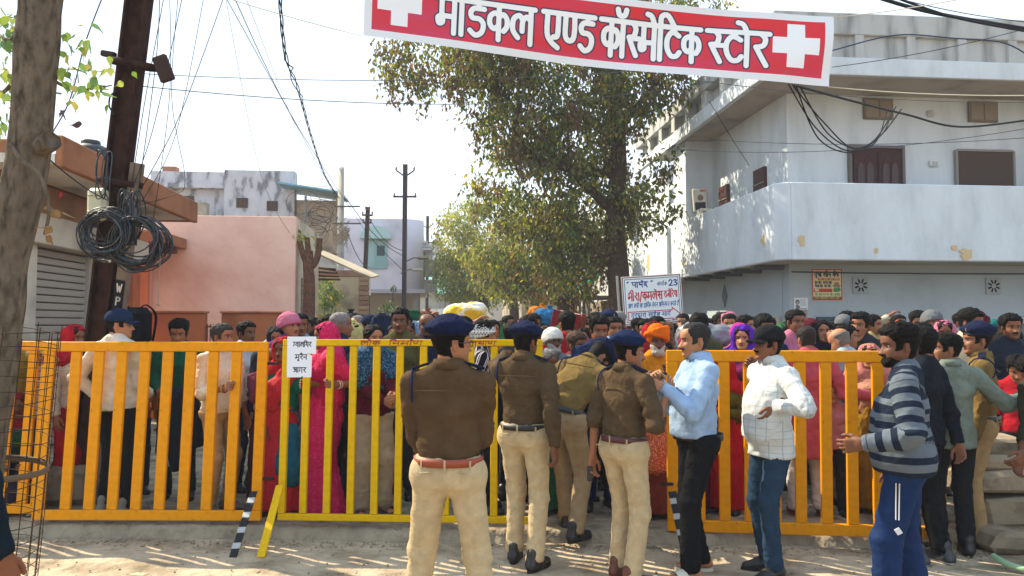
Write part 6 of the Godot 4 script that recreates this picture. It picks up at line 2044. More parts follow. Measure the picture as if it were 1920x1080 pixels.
func poles() -> void:
	steel_pole("tallest dark steel pole with a V arm, standing free in the middle of the street", 757, 308, 760, 30.0, 0.14, [[62, 22], [24, 17, 12]])
	steel_pole("farthest thin steel pole with a V arm against the sky beside the green trees", 800, 405, 802, 46.0, 0.14, [[50, 14], [24, 10, 8]])
	steel_pole("short leaning rusty pole with brackets in front of the lavender house", 678, 388, 690, 31.0, 0.13, [[16, 10], [30, 8], [6, 4]], hx("5a4640"))
	# concrete pole with a nest of fibres and a bundle of lines
	var b := at(637, 600, 27.0)
	b.y = 0
	var cp := thing("concrete_pole", "pale square concrete pole with a tangle of wires near its top", "utility pole", b)
	var st := begin()
	var h := at(637, 314, 27.0).y
	lathe(st, [[0.19, 0.0], [0.12, h], [0.0, h]], 4, Vector3.ZERO, Basis(Vector3.UP, PI / 4))
	part("shaft", done(st), wall(hx("b9b3a6"), stain_tex(0.4, 91)), cp)
	var ns := begin()
	var r := RandomNumberGenerator.new()
	r.seed = 3
	for i in 40:
		var a := r.randf() * TAU
		var y := at(637, 432, 27.0).y + r.randfn() * 0.2
		tube(ns, [Vector3(cos(a) * 0.14, y, sin(a) * 0.14), Vector3(cos(a) * 0.32, y + 0.1, sin(a) * 0.32), Vector3(cos(a + 1.3) * 0.26, y - 0.25, sin(a + 1.3) * 0.26)], 0.012, 3, false)
	tag(part("wire_nest", done(ns), mt(hx("a08a6a"), 0.9), cp), "straw-coloured nest of fibres", "", "", "stuff")
	for q in [[0.5, 0.45], [1.1, 0.5]]: boxpart("cross_arm", Vector3(0.25, h - q[0] - 0.9, 0.14), Vector3(q[1] * 2, 0.05, 0.05), mt(hx("5a5652"), 0.6), cp, 0.004)
	part("lettering", paint_strokes("na ha R _ ka ra", 0.2, 0.5, 0.025), mt(hx("2a4a7a"), 0.7), cp, Transform3D(Basis(), Vector3(-0.17, 2.0, 0.19)))
	var lp := begin()
	for i in 16:
		var a0 := r.randf() * TAU
		var rad := r.randf_range(0.25, 0.75)
		var cc := Vector3(-0.75 + r.randfn() * 0.35, at(637, 410, 27.0).y + r.randfn() * 0.35, 0.1 + r.randfn() * 0.1)
		var pts := []
		for k in 15: pts.append(cc + Vector3(cos(a0 + k * 0.42) * rad, sin(a0 + k * 0.42) * rad * 0.7, 0.05 * sin(k)))
		tube(lp, pts, 0.009, 3, false)
	tag(part("loose_loops", done(lp), mt(hx("3a3a40"), 0.7), cp), "tangle of loose wire loops", "", "", "stuff")
	# street lamps on the tall pole
	for q in [["street_lamp", "dark street lamp head reaching right from the tall pole", 785, 486, 29.8], ["street_lamp", "lower pale street lamp head on the tall pole", 776, 508, 29.6]]:
		var p := at(q[2], q[3], q[4])
		var o := thing(q[0], q[1], "street lamp", p)
		var s := begin()
		tube(s, [Vector3(-0.5, -0.1, 0), Vector3(-0.2, 0.05, 0), Vector3(0, 0.05, 0)], 0.025, 6)
		part("arm", done(s), mt(hx("4a4a4e"), 0.5), o)
		boxpart("lamp_head", Vector3(0.15, 0.04, 0), Vector3(0.42, 0.12, 0.2), mt(hx("5a5044" if q[3] < 500 else "a39a88"), 0.5), o, 0.05)
	# the rusty beam pole at the left with its boxes and coils
	var b0 := Vector3(-3.86, 0, -6.95)
	var b1 := at(268, -60, 6.35)
	var ax := (b1 - b0).normalized()
	var bas := Basis(Quaternion(Vector3.UP, ax))
	var len := (b1 - b0).length()
	var pole := thing("rusty_beam_pole", "leaning rusty steel beam pole loaded with coils of black cable", "utility pole", b0)
	var rust := wall(hx("43302a"), ntex(0.02, [[0.0, Color(0.5, 0.45, 0.45)], [0.5, Color(0.85, 0.8, 0.8)], [1.0, Color(1, 0.95, 0.92)]], 92, 256, 5), 0.85, 1.2, 0.8)
	for s in [-1.0, 1.0]: boxpart("flange", bas * Vector3(s * 0.080, len * 0.5, 0), Vector3(0.022, len, 0.14), rust, pole, 0.004, bas)
	boxpart("web", bas * Vector3(0, len * 0.5, 0.0), Vector3(0.145, len, 0.018), rust, pole, 0.0, bas)
	boxpart("side_channel", bas * Vector3(0.165, len * 0.33, 0.02), Vector3(0.09, len * 0.66, 0.09), wall(hx("7d6c5e"), stain_tex(0.5, 93), 0.9, 1.0), pole, 0.006, bas)
	boxpart("black_panel", bas * Vector3(0.165, 1.75, 0.069), Vector3(0.085, 0.75, 0.006), mt(hx("1e1d1f"), 0.7), pole, 0.001, bas)
	var yy := 2.02
	for ch in ["!W", "!P", "!R", "!7"]:
		part("lettering", paint_strokes(ch, 0.075, 0.05, 0.006), mt(hx("c9c4ba"), 0.7), pole, Transform3D(bas, bas * Vector3(0.14, yy, 0.0745)))
		yy -= 0.115
	boxpart("yellow_plate", bas * Vector3(0.17, 2.55, 0.068), Vector3(0.075, 0.28, 0.005), mt(hx("b98a2c"), 0.7), pole, 0.001, bas)
	part("lettering", paint_strokes("!0 !7", 0.06, 0.06, 0.005), mt(hx("3a2a1c"), 0.7), pole, Transform3D(bas, bas * Vector3(0.14, 2.6, 0.0725)))
	for y in [2.95, 3.95]:
		var cs := begin()
		band(cs, bas * Vector3(0.02, y, 0.0), bas, 0.19, 0.11, 0.05, 0.008)
		part("clamp", done(cs), rust, pole)
	# bracket with a wedge of angle iron
	boxpart("bracket", bas * Vector3(0.30, 3.95, 0.05), Vector3(0.12, 0.22, 0.05), mt(hx("3a2c28"), 0.8), pole, 0.01, bas * Basis(Vector3.BACK, 0.5))
	boxpart("bracket", bas * Vector3(-0.2, 4.0, 0.0), Vector3(0.12, 0.05, 0.06), mt(hx("3a2c28"), 0.8), pole, 0.01, bas)
	var jb := thing("junction_box", "cream plastic junction box strapped to the left of the rusty beam pole", "junction box", at(183, 412, 6.45))
	boxpart("case", Vector3(0, 0.13, 0), Vector3(0.16, 0.27, 0.1), mt(hx("b9b596"), 0.5), jb, 0.03)
	for y in [0.06, 0.2]: boxpart("rib", Vector3(0, y, 0.05), Vector3(0.12, 0.02, 0.02), mt(hx("a39f82"), 0.5), jb, 0.006)
	var rr := RandomNumberGenerator.new()
	rr.seed = 14
	for q in [[200, 438, 6.15, 0.175, 48, "large round coil of black cable on the left of the rusty pole", 0.09], [240, 412, 6.25, 0.13, 26, "middle coil of grey-black cable in front of the rusty pole", 0.12], [256, 456, 6.2, 0.19, 52, "biggest loose coil of black cable hanging on the right of the rusty pole", 0.16], [200, 330, 6.35, 0.12, 6, "narrow hanging loop of black cable high on the rusty pole's left", 0.05]]:
		var c := at(q[0], q[1], q[2])
		var o := thing("cable_coil", q[5], "cable coil", c)
		for k in q[4] / 2:
			var cs := begin()
			var pts := []
			var rad: float = q[3] * rr.randf_range(0.82, 1.12)
			var e := rr.randf_range(0.85, 1.1) if q[3] > 0.13 else 1.6
			var ph := rr.randf() * TAU
			var off := Vector3(rr.randfn() * 0.026, rr.randfn() * 0.03 - (rad - q[3]) * 0.5, rr.randfn() * q[6] * 0.4)
			var tl := rr.randfn() * 0.15
			for i in 23:
				var a := TAU * i / 22
				pts.append(off + Vector3(cos(a) * rad * (1.0 if q[3] > 0.13 else 0.35), sin(a) * rad * e, 0.03 * sin(a * 2 + ph) + cos(a) * rad * tl))
			tube(cs, pts, rr.randf_range(0.0045, 0.007), 5, false)
			part("loop", done(cs), mt(hx(["191b20", "22262c", "2f353d", "14161a"][k % 4]), 0.45), o)
	# lines from the rusty pole's top down into the coils
	var n := 0
	for q in [[300, -20, 292, 120, 255, 390, "line dropping from the top edge to the middle coil"], [318, -20, 318, 180, 285, 430, "line dropping furthest right into the loose coil"], [310, -20, 270, 200, 245, 360, "slack line close beside the rusty pole's right edge"], [335, -20, 325, 120, 340, 330, "line looping out towards the grey house and back to the coils"], [345, -20, 290, 230, 250, 350, "straight line from the top edge to the rusty pole"], [385, -20, 330, 250, 265, 380, "long slanting line crossing in front of the sky to the coils"], [425, -20, 340, 210, 262, 360, "outermost slanting line that ends at the rusty pole"]]:
		var pts := curve([at(q[0], q[1], 6.6), at(q[2], q[3], 6.5), at(q[4], q[5], 6.3)], 8)
		if n == 3: pts = curve([at(335, -20, 6.6), at(322, 180, 6.5), at(347, 335, 6.4), at(325, 365, 6.4), at(260, 385, 6.3)], 8)
		cable(q[6], pts, 0.0028 if n % 2 else 0.0035)
		n += 1
	cable("dangling wire with a hooked end in front of the pink wall", curve([at(285, 430, 6.2), at(300, 460, 6.2), at(297, 560, 6.2), at(300, 573, 6.2), at(293, 570, 6.2)], 5), 0.004, hx("8a7a70"))
	cable("thin cable from the tree fork to the junction box", sag(at(88, 295, 3.6), at(215, 380, 6.4), 0.03), 0.004)
	cable("thick cable loop on the left flank of the rusty pole", curve([at(220, 170, 6.4), at(207, 180, 6.4), at(205, 200, 6.4), at(215, 215, 6.4)], 5), 0.007)
	cable("blue-black line sloping from the top left corner behind the trunk", curve([at(198, -20, 7.0), at(160, 80, 7.0), at(130, 190, 7.0), at(85, 270, 7.0)], 6), 0.006, hx("3a4660"))
	# long spans across the picture
	cable("upper level wire crossing the whole sky behind the banner", sag(at(100, 128, 11.0), at(1330, 120, 15.0), 0.25, 24), 0.006, hx("4a4e56"))
	cable("lower level wire crossing the sky into the tall tree", sag(at(230, 158, 9.0), at(1350, 150, 15.0), 0.35, 24), 0.006, hx("4a4e56"))
	cable("wire sloping steeply from the top towards the lavender house", curve([at(415, -20, 12.0), at(520, 170, 16.0), at(630, 370, 26.0)], 8), 0.007, hx("3a3c44"))
	cable("second steep wire beside the twisted bundle's left", curve([at(432, -20, 12.0), at(560, 240, 18.0), at(690, 440, 31.0)], 8), 0.008, hx("3a3c44"))
	cable("faint steep wire ending on the pink house roof corner", curve([at(420, -20, 12.0), at(490, 330, 14.0), at(555, 455, 15.4)], 8), 0.004, hx("6a6c74"))
	cable("thin far wire right of the twisted bundle", curve([at(455, -20, 14.0), at(560, 250, 24.0), at(640, 400, 27.0)], 8), 0.006, hx("8a8c94"))
	# twisted service bundle
	var tb := curve([at(523, -30, 8.5), at(535, 100, 10.0), at(560, 170, 12.0), at(585, 260, 16.0), at(610, 330, 21.0), at(636, 372, 27.0)], 14)
	var o2 := thing("cable_bundle", "twisted bundle of black cables dropping through the sky towards the concrete pole", "cable", tb[0])
	for s in 3:
		var ts := begin()
		var pts := []
		for i in tb.size():
			var a := i * 0.55 + s * TAU / 3
			var w := 0.018 + (0.035 if i > 14 and i < 30 and s == 1 else 0.0)
			pts.append(tb[i] - tb[0] + Vector3(cos(a) * w, sin(a) * w * 0.6, sin(a) * w))
		tube(ts, pts, 0.008, 5)
		part("strand", done(ts), mt(hx("22262e"), 0.6), o2)
	# lines between the poles down the street
	for q in [[650, 372, 27, 757, 480, 30, "sloping line from the concrete pole to the tall steel pole, upper"], [650, 430, 27, 690, 500, 31, "sloping line from the concrete pole to the leaning rusty pole"], [690, 440, 31, 815, 545, 46, "line from the leaning pole past the tall pole to the trees"], [690, 405, 31, 757, 470, 30, "short line between the leaning pole and the tall pole"]]:
		cable(q[6], sag(at(q[0], q[1], q[2]), at(q[3], q[4], q[5]), 0.3), 0.014, hx("34363c"))
	# the wires on the right, in front of the corner house
	cable("thick twisted cable across the top right corner", curve([at(1600, -20, 8.0), at(1740, 22, 8.6), at(1930, 55, 9.0)], 8), 0.022)
	cable("second thick cable just under the first at the top right corner", curve([at(1640, -20, 8.1), at(1780, 30, 8.6), at(1930, 60, 9.0)], 8), 0.015)
	cable("thin wire above the thick cables at the top right", sag(at(1640, -15, 10.0), at(1930, 42, 10.0), 0.05), 0.006)
	var m := 0
	for q in [[1478, 157, 1530, 240, 1590, 283, 1640, 262, 1680, 200], [1485, 158, 1545, 230, 1600, 278, 1650, 255, 1690, 205], [1492, 160, 1535, 260, 1600, 286, 1655, 250, 1672, 208], [1500, 162, 1552, 250, 1610, 280, 1645, 262, 1662, 210]]:
		cable("drooping black cable loop under the banner's right end, %s" % ["outermost", "second", "lowest", "innermost"][m], curve([at(q[0], q[1], 9.0), at(q[2], q[3], 9.5), at(q[4], q[5], 10.0), at(q[6], q[7], 10.5), at(q[8], q[9], 11.0)], 8), 0.009)
		m += 1
	cable("long cable from the banner's right end across both ventilators", curve([at(1490, 160, 9.0), at(1600, 190, 10.0), at(1700, 215, 11.0), at(1800, 238, 11.5), at(1930, 225, 12.0)], 8), 0.016)
	cable("blue-black cable running along the parapet piers", curve([at(1560, 95, 12.8), at(1680, 66, 12.9), at(1790, 72, 13.0), at(1880, 80, 13.2), at(1930, 105, 13.3)], 8), 0.012, hx("2c3a58"))
	cable("thin wire rising to the right across the parapet", sag(at(1560, 126, 12.0), at(1930, 52, 12.0), 0.06), 0.006)
	cable("upper thin wire across the corner house's upper wall", sag(at(1300, 150, 12.0), at(1930, 192, 13.0), 0.1), 0.006, hx("50545a"))
	cable("middle thin wire across the corner house's upper wall", sag(at(1330, 262, 14.0), at(1930, 258, 13.0), 0.1), 0.006, hx("50545a"))
	cable("lower thin wire across the corner house's upper wall", sag(at(1270, 280, 15.0), at(1930, 240, 13.0), 0.2), 0.006, hx("50545a"))
	cable("thin wire hanging from the roof corner to the street window", sag(at(1330, 190, 13.0), at(1405, 310, 15.0), 0.02), 0.006)
	cable("dark conduit along the ground-floor wall under the balcony", sag(sp(7.2, 2.72, 15.16), sp(13.5, 2.72, 15.16), 0.02), 0.014, hx("3f454a"))
# ---------------------------------------------------------------- barricades
func painted(c: Color) -> StandardMaterial3D:
	var m := StandardMaterial3D.new()
	m.albedo_color = c
	m.albedo_texture = ntex(0.02, [[0.0, Color(0.35, 0.3, 0.28)], [0.1, Color(0.6, 0.55, 0.5)], [0.13, grey(0.93)], [0.5, grey(0.97)], [1.0, grey(1.0)]], 33, 512, 7)
	m.roughness = 0.38
	m.metallic_specular = 0.24
	m.uv1_triplanar = true
	m.uv1_scale = Vector3.ONE * 1.3
	m.normal_enabled = true
	m.normal_texture = plaster_bump
	m.normal_scale = 0.12
	return m

func barricade(label: String, a: Vector3, b: Vector3, lean: float, bars: Array, bw: float, rail: float, lo: float, hi: float, m: Material) -> Node3D:
	var w := a.distance_to(b)
	var yaw := rad_to_deg(atan2(-(b - a).z, (b - a).x))
	var o := thing("barricade", label, "barricade", a, yaw, "yellow steel barricades across the street")
	var L := Basis(Vector3.RIGHT, deg_to_rad(-lean))
	for y in [lo, hi - rail]: boxpart("rail", L * Vector3(w * 0.5, y + rail * 0.5, 0), Vector3(w, rail, 0.042), m, o, 0.005, L)
	for x in [bw * 0.5, w - bw * 0.5]: boxpart("post", L * Vector3(x, (lo + hi) * 0.5, 0.0), Vector3(bw, hi - lo - rail * 2 - 0.002, 0.042), m, o, 0.005, L)
	for x in bars: boxpart("bar", L * Vector3(x, (lo + hi) * 0.5, -0.003), Vector3(bw, hi - lo - rail * 2 - 0.002, 0.034), m, o, 0.005, L)
	return o

func strut(o: Node3D, called: String, a: Vector3, b: Vector3, w: float, m: Material, stripes := false) -> void:
	var inv := o.global_transform.affine_inverse()
	a = inv * a
	b = inv * b
	var y := (a - b).normalized()
	var x := y.cross(Vector3(0, 0.3, 1)).normalized()
	var bas := Basis(x, y, x.cross(y))
	var n := (a - b).length()
	var s := boxpart(called, (a + b) * 0.5, Vector3(w, n, 0.012), m, o, 0.003, bas)
	if stripes:
		for i in 4: boxpart("stripe", Vector3(0, -n * 0.5 + n * (0.16 + 0.23 * i), 0.0005), Vector3(w + 0.002, n * 0.085, 0.0135), mt(hx("a9a9a4"), 0.7), s, 0.001)

func fence() -> void:
	var amber := painted(hx("e39200"))
	var lemon := painted(hx("d9ac00"))
	var black := mt(hx("26282a"), 0.6)
	var y0 := 0.09
	var bars := []
	for i in 8: bars.append(0.255 + i * 0.187)
	var l := barricade("amber barricade with wide bars at the left, ending at the striped leg", Vector3(-3.80, y0, -6.2), Vector3(-1.98, y0, -6.18), 5.0, bars, 0.082, 0.078, 0.03, 1.44, amber)
	for y in [1.26, 0.35]: boxpart("hinge", Vector3(1.86, y, 0.0 - 0.087 * y), Vector3(0.09, 0.022, 0.03), black, l, 0.004)
	strut(l, "leg", Vector3(-2.02, 0.36, -6.12), Vector3(-2.0, 0.0, -5.62), 0.055, black, true)
	var fl := barricade("far left barricade partly hidden behind the near tree trunk", Vector3(-5.6, y0, -6.45), Vector3(-3.86, y0, -6.4), 5.0, [0.2, 0.4, 0.6, 0.8, 1.0, 1.2, 1.4, 1.58], 0.082, 0.078, 0.03, 1.44, amber)
	bars = []
	for i in 10: bars.append(0.195 + i * 0.187)
	var m := barricade("lemon barricade with narrow bars and red lettering in the middle", Vector3(-1.83, y0, -6.12), Vector3(0.235, y0, -6.0), 3.0, bars, 0.056, 0.052, 0.05, 1.46, lemon)
	var L := Basis(Vector3.RIGHT, deg_to_rad(-3.0))
	var x := 0.62
	for q in [["la O ka", 0.16], ["i na ma A R Na", 0.27], ["la O ka", 0.16], ["ka la ya A Na", 0.28]]:
		part("lettering", paint_strokes(q[0], 0.034, q[1], 0.0038, 0.25), mt(hx("a3301c"), 0.5), m, Transform3D(L, L * Vector3(x, 1.413, 0.0225)))
		x += q[1] + 0.07
	strut(m, "leg", Vector3(-1.80, 0.42, -6.06), Vector3(-1.80, 0.0, -5.62), 0.06, lemon)
	strut(m, "leg", Vector3(0.21, 0.42, -5.95), Vector3(0.19, 0.0, -5.72), 0.06, lemon)
	bars = []
	for i in 10: bars.append(0.245 + i * 0.187)
	var r := barricade("amber barricade with wide bars at the right, behind the man in the check shirt", Vector3(1.19, y0, -6.0), Vector3(3.2, y0, -5.78), -1.2, bars, 0.082, 0.085, 0.0, 1.38, amber)
	for y in [0.36, 1.2]: boxpart("hinge", Vector3(-0.005, y, 0.03), Vector3(0.10, 0.022, 0.03), black, r, 0.004)
	strut(r, "leg", Vector3(1.215, 0.40, -5.93), Vector3(1.24, 0.0, -5.55), 0.06, black, true)
	# the torn paper notice on the middle barricade
	var im := canvas(220, 310, hx("e2e4ea"))
	write(im, "ga va A la i ya ra".replace("ga ", "gh "), 44, 42, 36, 140, 3.2, hx("24262e"))
	write(im, "ma u ra Y na", 60, 138, 36, 92, 3.2, hx("24262e"))
	write(im, "aa ga ra", 46, 236, 36, 100, 3.2, hx("24262e"))
	var p := thing("paper_notice", "torn white paper with three lines of lettering taped to the middle barricade", "notice", at(566, 671, 6.02))
	var poly := [Vector2(-0.115, 0.165), Vector2(0.11, 0.165), Vector2(0.11, 0.03), Vector2(0.03, 0.035), Vector2(0.08, 0.018), Vector2(0.075, -0.15), Vector2(0.01, -0.148), Vector2(0.006, -0.138), Vector2(-0.004, -0.15), Vector2(-0.115, -0.15)]
	var pv := PackedVector2Array(poly)
	var tri := Geometry2D.triangulate_polygon(pv)
	var st := begin()
	for side in 2:
		for i in range(0, tri.size(), 3):
			for k in [0, 1, 2] if side == 0 else [2, 1, 0]:
				var v := pv[tri[i + k]]
				st.set_uv(Vector2((v.x + 0.115) / 0.225, (0.165 - v.y) / 0.315))
				st.add_vertex(Vector3(v.x, v.y, 0.004 * sin(v.y * 30 + v.x * 12) - 0.0015 * side))
	var pm := printed(im, 0.8)
	part("sheet", done(st), pm, p)

# ---------------------------------------------------------------- the people
func texmat(im: Image, scale: Vector2, rough := 0.92) -> StandardMaterial3D:
	var m := StandardMaterial3D.new()
	m.albedo_texture = imtex(im)
	m.uv1_scale = Vector3(scale.x, scale.y, 1)
	m.roughness = rough
	m.metallic_specular = 0.18
	m.normal_enabled = true
	m.normal_texture = cloth_bump
	m.normal_scale = 0.35
	return m

# cloth strewn with sequins or a print, seen from all sides
func speckled(c: Color, spot: Color, freq: float, thr: float, scale: float) -> StandardMaterial3D:
	var m := StandardMaterial3D.new()
	m.albedo_texture = ntex(freq, [[0.0, c], [thr, c], [thr + 0.04, spot], [1.0, spot]], 77, 256, 2)
	m.roughness = 0.75
	m.metallic_specular = 0.25
	m.uv1_triplanar = true
	m.uv1_scale = Vector3.ONE * scale
	m.normal_enabled = true
	m.normal_texture = cloth_bump
	m.normal_scale = 0.5
	return m

func on_slab(x: float, d: float) -> Vector3:
	return Vector3(x, 0.09, -d)

func px(p: float, d: float) -> float:
	return (p - 960.0) / F * d

func cast_front() -> void:
	var olive := cloth(hx("584430"))
	var olive2 := cloth(hx("574632"))
	var mustard := cloth(hx("786238"))
	var tan := cloth(hx("c6b089"))
	var tan2 := cloth(hx("a18a6a"))
	var navy := hx("181f3c")
	var brown := hx("8d5d40")
	figure("policeman in front, seen from behind with hands together, brown belt and spectacles", Vector3(px(842, 4.02), 0, -4.02), 178, {"h": 1.69, "wide": 1.04, "cell": 0.014, "top": olive, "pants": tan, "belt": hx("8a3a1c"), "collar": true, "police": true, "hat": "beret", "hatc": navy, "tilt": -3.0, "hair": "crew", "glasses": true, "hy": -58, "twist": -3, "lh": Vector3(0.10, 0.93, 0.24), "rh": Vector3(-0.02, 1.0, 0.25), "le": Vector3(0.8, -0.4, -0.7), "re": Vector3(-0.8, -0.4, -0.7), "lf": Vector3(0.19, 0, 0.03), "rf": Vector3(-0.20, 0, -0.02), "legw": 1.05, "skin": hx("9a6848"), "head": {"nose": 1.1, "jaw": 0.06}})
	figure("policeman holding the middle barricade's top rail, black belt and shoes, seen from behind", Vector3(px(983, 5.45), 0, -5.45), 158, {"h": 1.66, "cell": 0.014, "top": olive2, "pants": tan, "belt": hx("141416"), "collar": true, "police": true, "hat": "beret", "hatc": navy, "hair": "crew", "hy": -14, "hp": 6, "lw": at(946, 668, 6.02), "lg": "grip", "ld": Vector3(0.1, 0.5, 0.9), "lp": Vector3(0, -1, 0.3), "le": Vector3(1.0, -0.6, 0), "rw": at(1040, 838, 5.25), "lf": Vector3(0.10, 0, 0.06), "rf": Vector3(-0.11, 0, -0.08), "skin": hx("6b4530")})
	figure("policeman bending over into the gap with his back to us, mustard sunlit shirt", Vector3(px(1068, 6.0), 0.05, -6.0), 150, {"h": 1.68, "cell": 0.015, "top": mustard, "pants": tan2, "belt": hx("17171a"), "collar": true, "police": true, "hat": "beret", "hatc": navy, "hair": "crew", "lean": 40, "side": 10, "hip": Vector3(0.02, -0.03, -0.08), "hp": 70, "hy": -20, "lh": Vector3(0.2, 1.0, 0.65), "rh": Vector3(-0.2, 1.0, 0.65), "lf": Vector3(0.1, 0, 0.15), "rf": Vector3(-0.1, 0, -0.12), "skin": brown})
	figure("policeman with rolled sleeves in profile, maroon belt, reaching towards the man in blue", Vector3(px(1168, 5.1), 0, -5.1), 128, {"h": 1.60, "cell": 0.014, "wide": 1.08, "top": olive2, "pants": tan, "belt": hx("4a1a1c"), "collar": true, "police": true, "hat": "beret", "hatc": hx("172444"), "hair": "crew", "hy": -38, "hp": 4, "lean": 4, "sleeve": 0.12, "cuff": true, "bare": 1.0, "lw": at(1110, 862, 5.2), "rw": at(1250, 742, 5.0), "rg": "flat", "re": Vector3(-0.3, -1, -0.6), "lf": Vector3(0.11, 0, 0.05), "rf": Vector3(-0.12, 0, -0.05), "shoec": hx("5a2a1c"), "skin": brown, "head": {"nose": 1.15}, "face": "moustache"})
	boxpart("walkie_talkie", Vector3.ZERO, Vector3(0.036, 0.10, 0.026), mt(hx("18191b"), 0.5), self, 0.006).position = at(1106, 888, 5.17)
	tag(get_child(-1), "black handset held low by the policeman with rolled sleeves", "handset")
	figure("man in sky blue shirt and black trousers in profile, grey hair, hands raised", Vector3(px(1306, 5.2), 0, -5.2), -82, {"h": 1.68, "cell": 0.014, "top": cloth(hx("9cb6d6"), 0.85, 0.7), "pants": cloth(hx("17181c")), "belt": hx("0f0f10"), "collar": true, "hair": "receding", "hairm": hairmat(hx("2c2a2a")), "face": "moustache", "facem": hairmat(hx("4a4644")), "drop": 0.085, "belly": 0.06, "lw": at(1243, 726, 5.02), "rw": at(1236, 716, 5.25), "lg": "pinch", "rg": "pinch", "lp": Vector3(-0.6, 0, 0.7), "ld": Vector3(0, 0.25, 1), "le": Vector3(0.5, -1, -0.3), "re": Vector3(-0.4, -1, -0.2), "shoe": "slide", "shoec": hx("c9c4b4"), "lf": Vector3(0.10, 0, 0.10), "rf": Vector3(-0.12, 0, -0.06), "skin": hx("a3704f"), "head": {"nose": 1.2, "old": 1.0}, "hp": 4})
	var ck := canvas(64, 64, hx("c4c6c2"))
	for i in [10, 42]:
		ck.fill_rect(Rect2i(i, 0, 3, 64), hx("a4aaac"))
		ck.fill_rect(Rect2i(0, i, 64, 3), hx("a4aaac"))
	figure("man in white check shirt, jeans and black peaked cap, hand on his hip", Vector3(px(1442, 5.25), 0, -5.25), -74, {"h": 1.65, "cell": 0.014, "wide": 1.0, "top": texmat(ck, Vector2(6, 10)), "uv": true, "pants": cloth(hx("2c4258"), 0.9, 1.0), "hang": 0.13, "collar": true, "collarm": cloth(hx("cfd0cb")), "hair": "short", "hat": "cap", "hatc": hx("1d1e22"), "face": "moustache", "belly": 0.07, "lw": at(1456, 764, 5.08), "ld": Vector3(-0.25, -0.75, 0.5), "le": Vector3(1.06, -0.2, -0.12), "rw": at(1420, 690, 5.75), "rg": "grip", "hy": -6, "lf": Vector3(0.10, 0, 0.06), "rf": Vector3(-0.12, 0, -0.04), "skin": hx("7a4c33"), "head": {"jaw": 0.08}, "legw": 0.92, "hemr": 0.155})
	var sw := canvas(16, 256, hx("5c646c"))
	for i in 256:
		var v := i / 256.0
		if (v > 0.06 and fmod(v - 0.06, 0.155) < 0.072): sw.fill_rect(Rect2i(0, i, 16, 1), hx("1b2332"))
	figure("man in grey and navy striped sweater and blue track trousers holding the right barricade", Vector3(px(1690, 4.3), 0, -4.3), -118, {"h": 1.67, "cell": 0.014, "wide": 1.3, "top": texmat(sw, Vector2(1, 1.9)), "topname": "sweater", "uv": true, "pants": cloth(hx("182f58"), 0.7, 0.6), "hang": 0.06, "belly": 0.05, "hair": "thick", "face": "goatee", "lw": at(1618, 832, 4.12), "le": Vector3(0.4, -0.3, -1), "lg": "relaxed", "hy": 22, "hp": 4, "shoe": "trainer", "shoec": hx("33363a"), "solec": hx("c9c9c6"), "lf": Vector3(0.12, 0, 0.10), "rf": Vector3(-0.13, 0, -0.08), "legw": 1.15, "skin": hx("6a4430"), "head": {"stubble": 0.5, "jaw": 0.08}, "slr": 1.08})
	var sm := get_child(-1)
	for q in [[0.86, 0.66, 0.0], [0.86, 0.66, 0.018]]:
		var ps := begin()
		var d := Vector3(0.943, 0, 0.178 + q[2] * 8.0).normalized()
		tube(ps, [Vector3(0.085, q[0], 0.0) + d * 0.128, Vector3(0.092, q[1], 0.01) + d * 0.112], 0.0035, 5)
		part("piping", done(ps), mt(hx("c9ccd0"), 0.6), sm)
	boxpart("emblem", Vector3(0.205, 0.60, 0.035), Vector3(0.006, 0.035, 0.03), mt(hx("c9ccd0"), 0.5), sm, 0.002, Basis(Vector3.RIGHT, 0.6))
	figure("man in black jacket half hidden behind the striped sweater, arm hanging", Vector3(px(1735, 5.45), 0, -5.5), -140, {"h": 1.64, "cell": 0.015, "top": cloth(hx("191d26")), "topname": "jacket", "pants": cloth(hx("17181b")), "hang": 0.08, "hair": "thick", "rw": at(1812, 880, 5.4), "re": Vector3(-1, -0.2, -0.3), "shoe": "trainer", "shoec": hx("2a2c30"), "solec": hx("d0d0cc"), "skin": hx("7a4f38"), "hy": -20, "lf": Vector3(0.1, 0, 0.05), "rf": Vector3(-0.12, 0, -0.05)})
	figure("man in pale green jacket stretching his arm out to the right", Vector3(px(1778, 5.7), 0, -5.7), 176, {"h": 1.60, "cell": 0.015, "top": cloth(hx("7a857a")), "topname": "jacket", "pants": cloth(hx("202226")), "hang": 0.12, "hair": "short", "collar": true, "rw": at(1935, 738, 5.65), "rg": "flat", "re": Vector3(0, -1, -0.4), "hy": 75, "skin": hx("8a5c42"), "lf": Vector3(0.1, 0, 0), "rf": Vector3(-0.1, 0, 0)})
	figure("policeman in profile beyond the green jacket, beret badge showing", Vector3(px(1832, 5.95), 0, -5.95), -118, {"h": 1.66, "cell": 0.015, "top": mustard, "pants": cloth(hx("ad9066")), "belt": hx("15151a"), "collar": true, "police": true, "hat": "beret", "hatc": hx("18203a"), "badge": true, "hair": "crew", "hy": 22, "skin": hx("8a5a40"), "lf": Vector3(0.12, 0, 0.02), "rf": Vector3(-0.12, 0, 0)})
	figure("young man in navy padded vest at the far right edge, facing us", Vector3(px(1893, 7.2), 0.09, -7.2), -8, {"h": 1.66, "cell": 0.02, "top": cloth(hx("1d2536"), 0.7, 1.2), "pants": cloth(hx("22252c")), "hair": "thick", "face": "moustache", "skin": hx("7a4c34"), "hang": 0.1, "head": {"stubble": 0.4}})
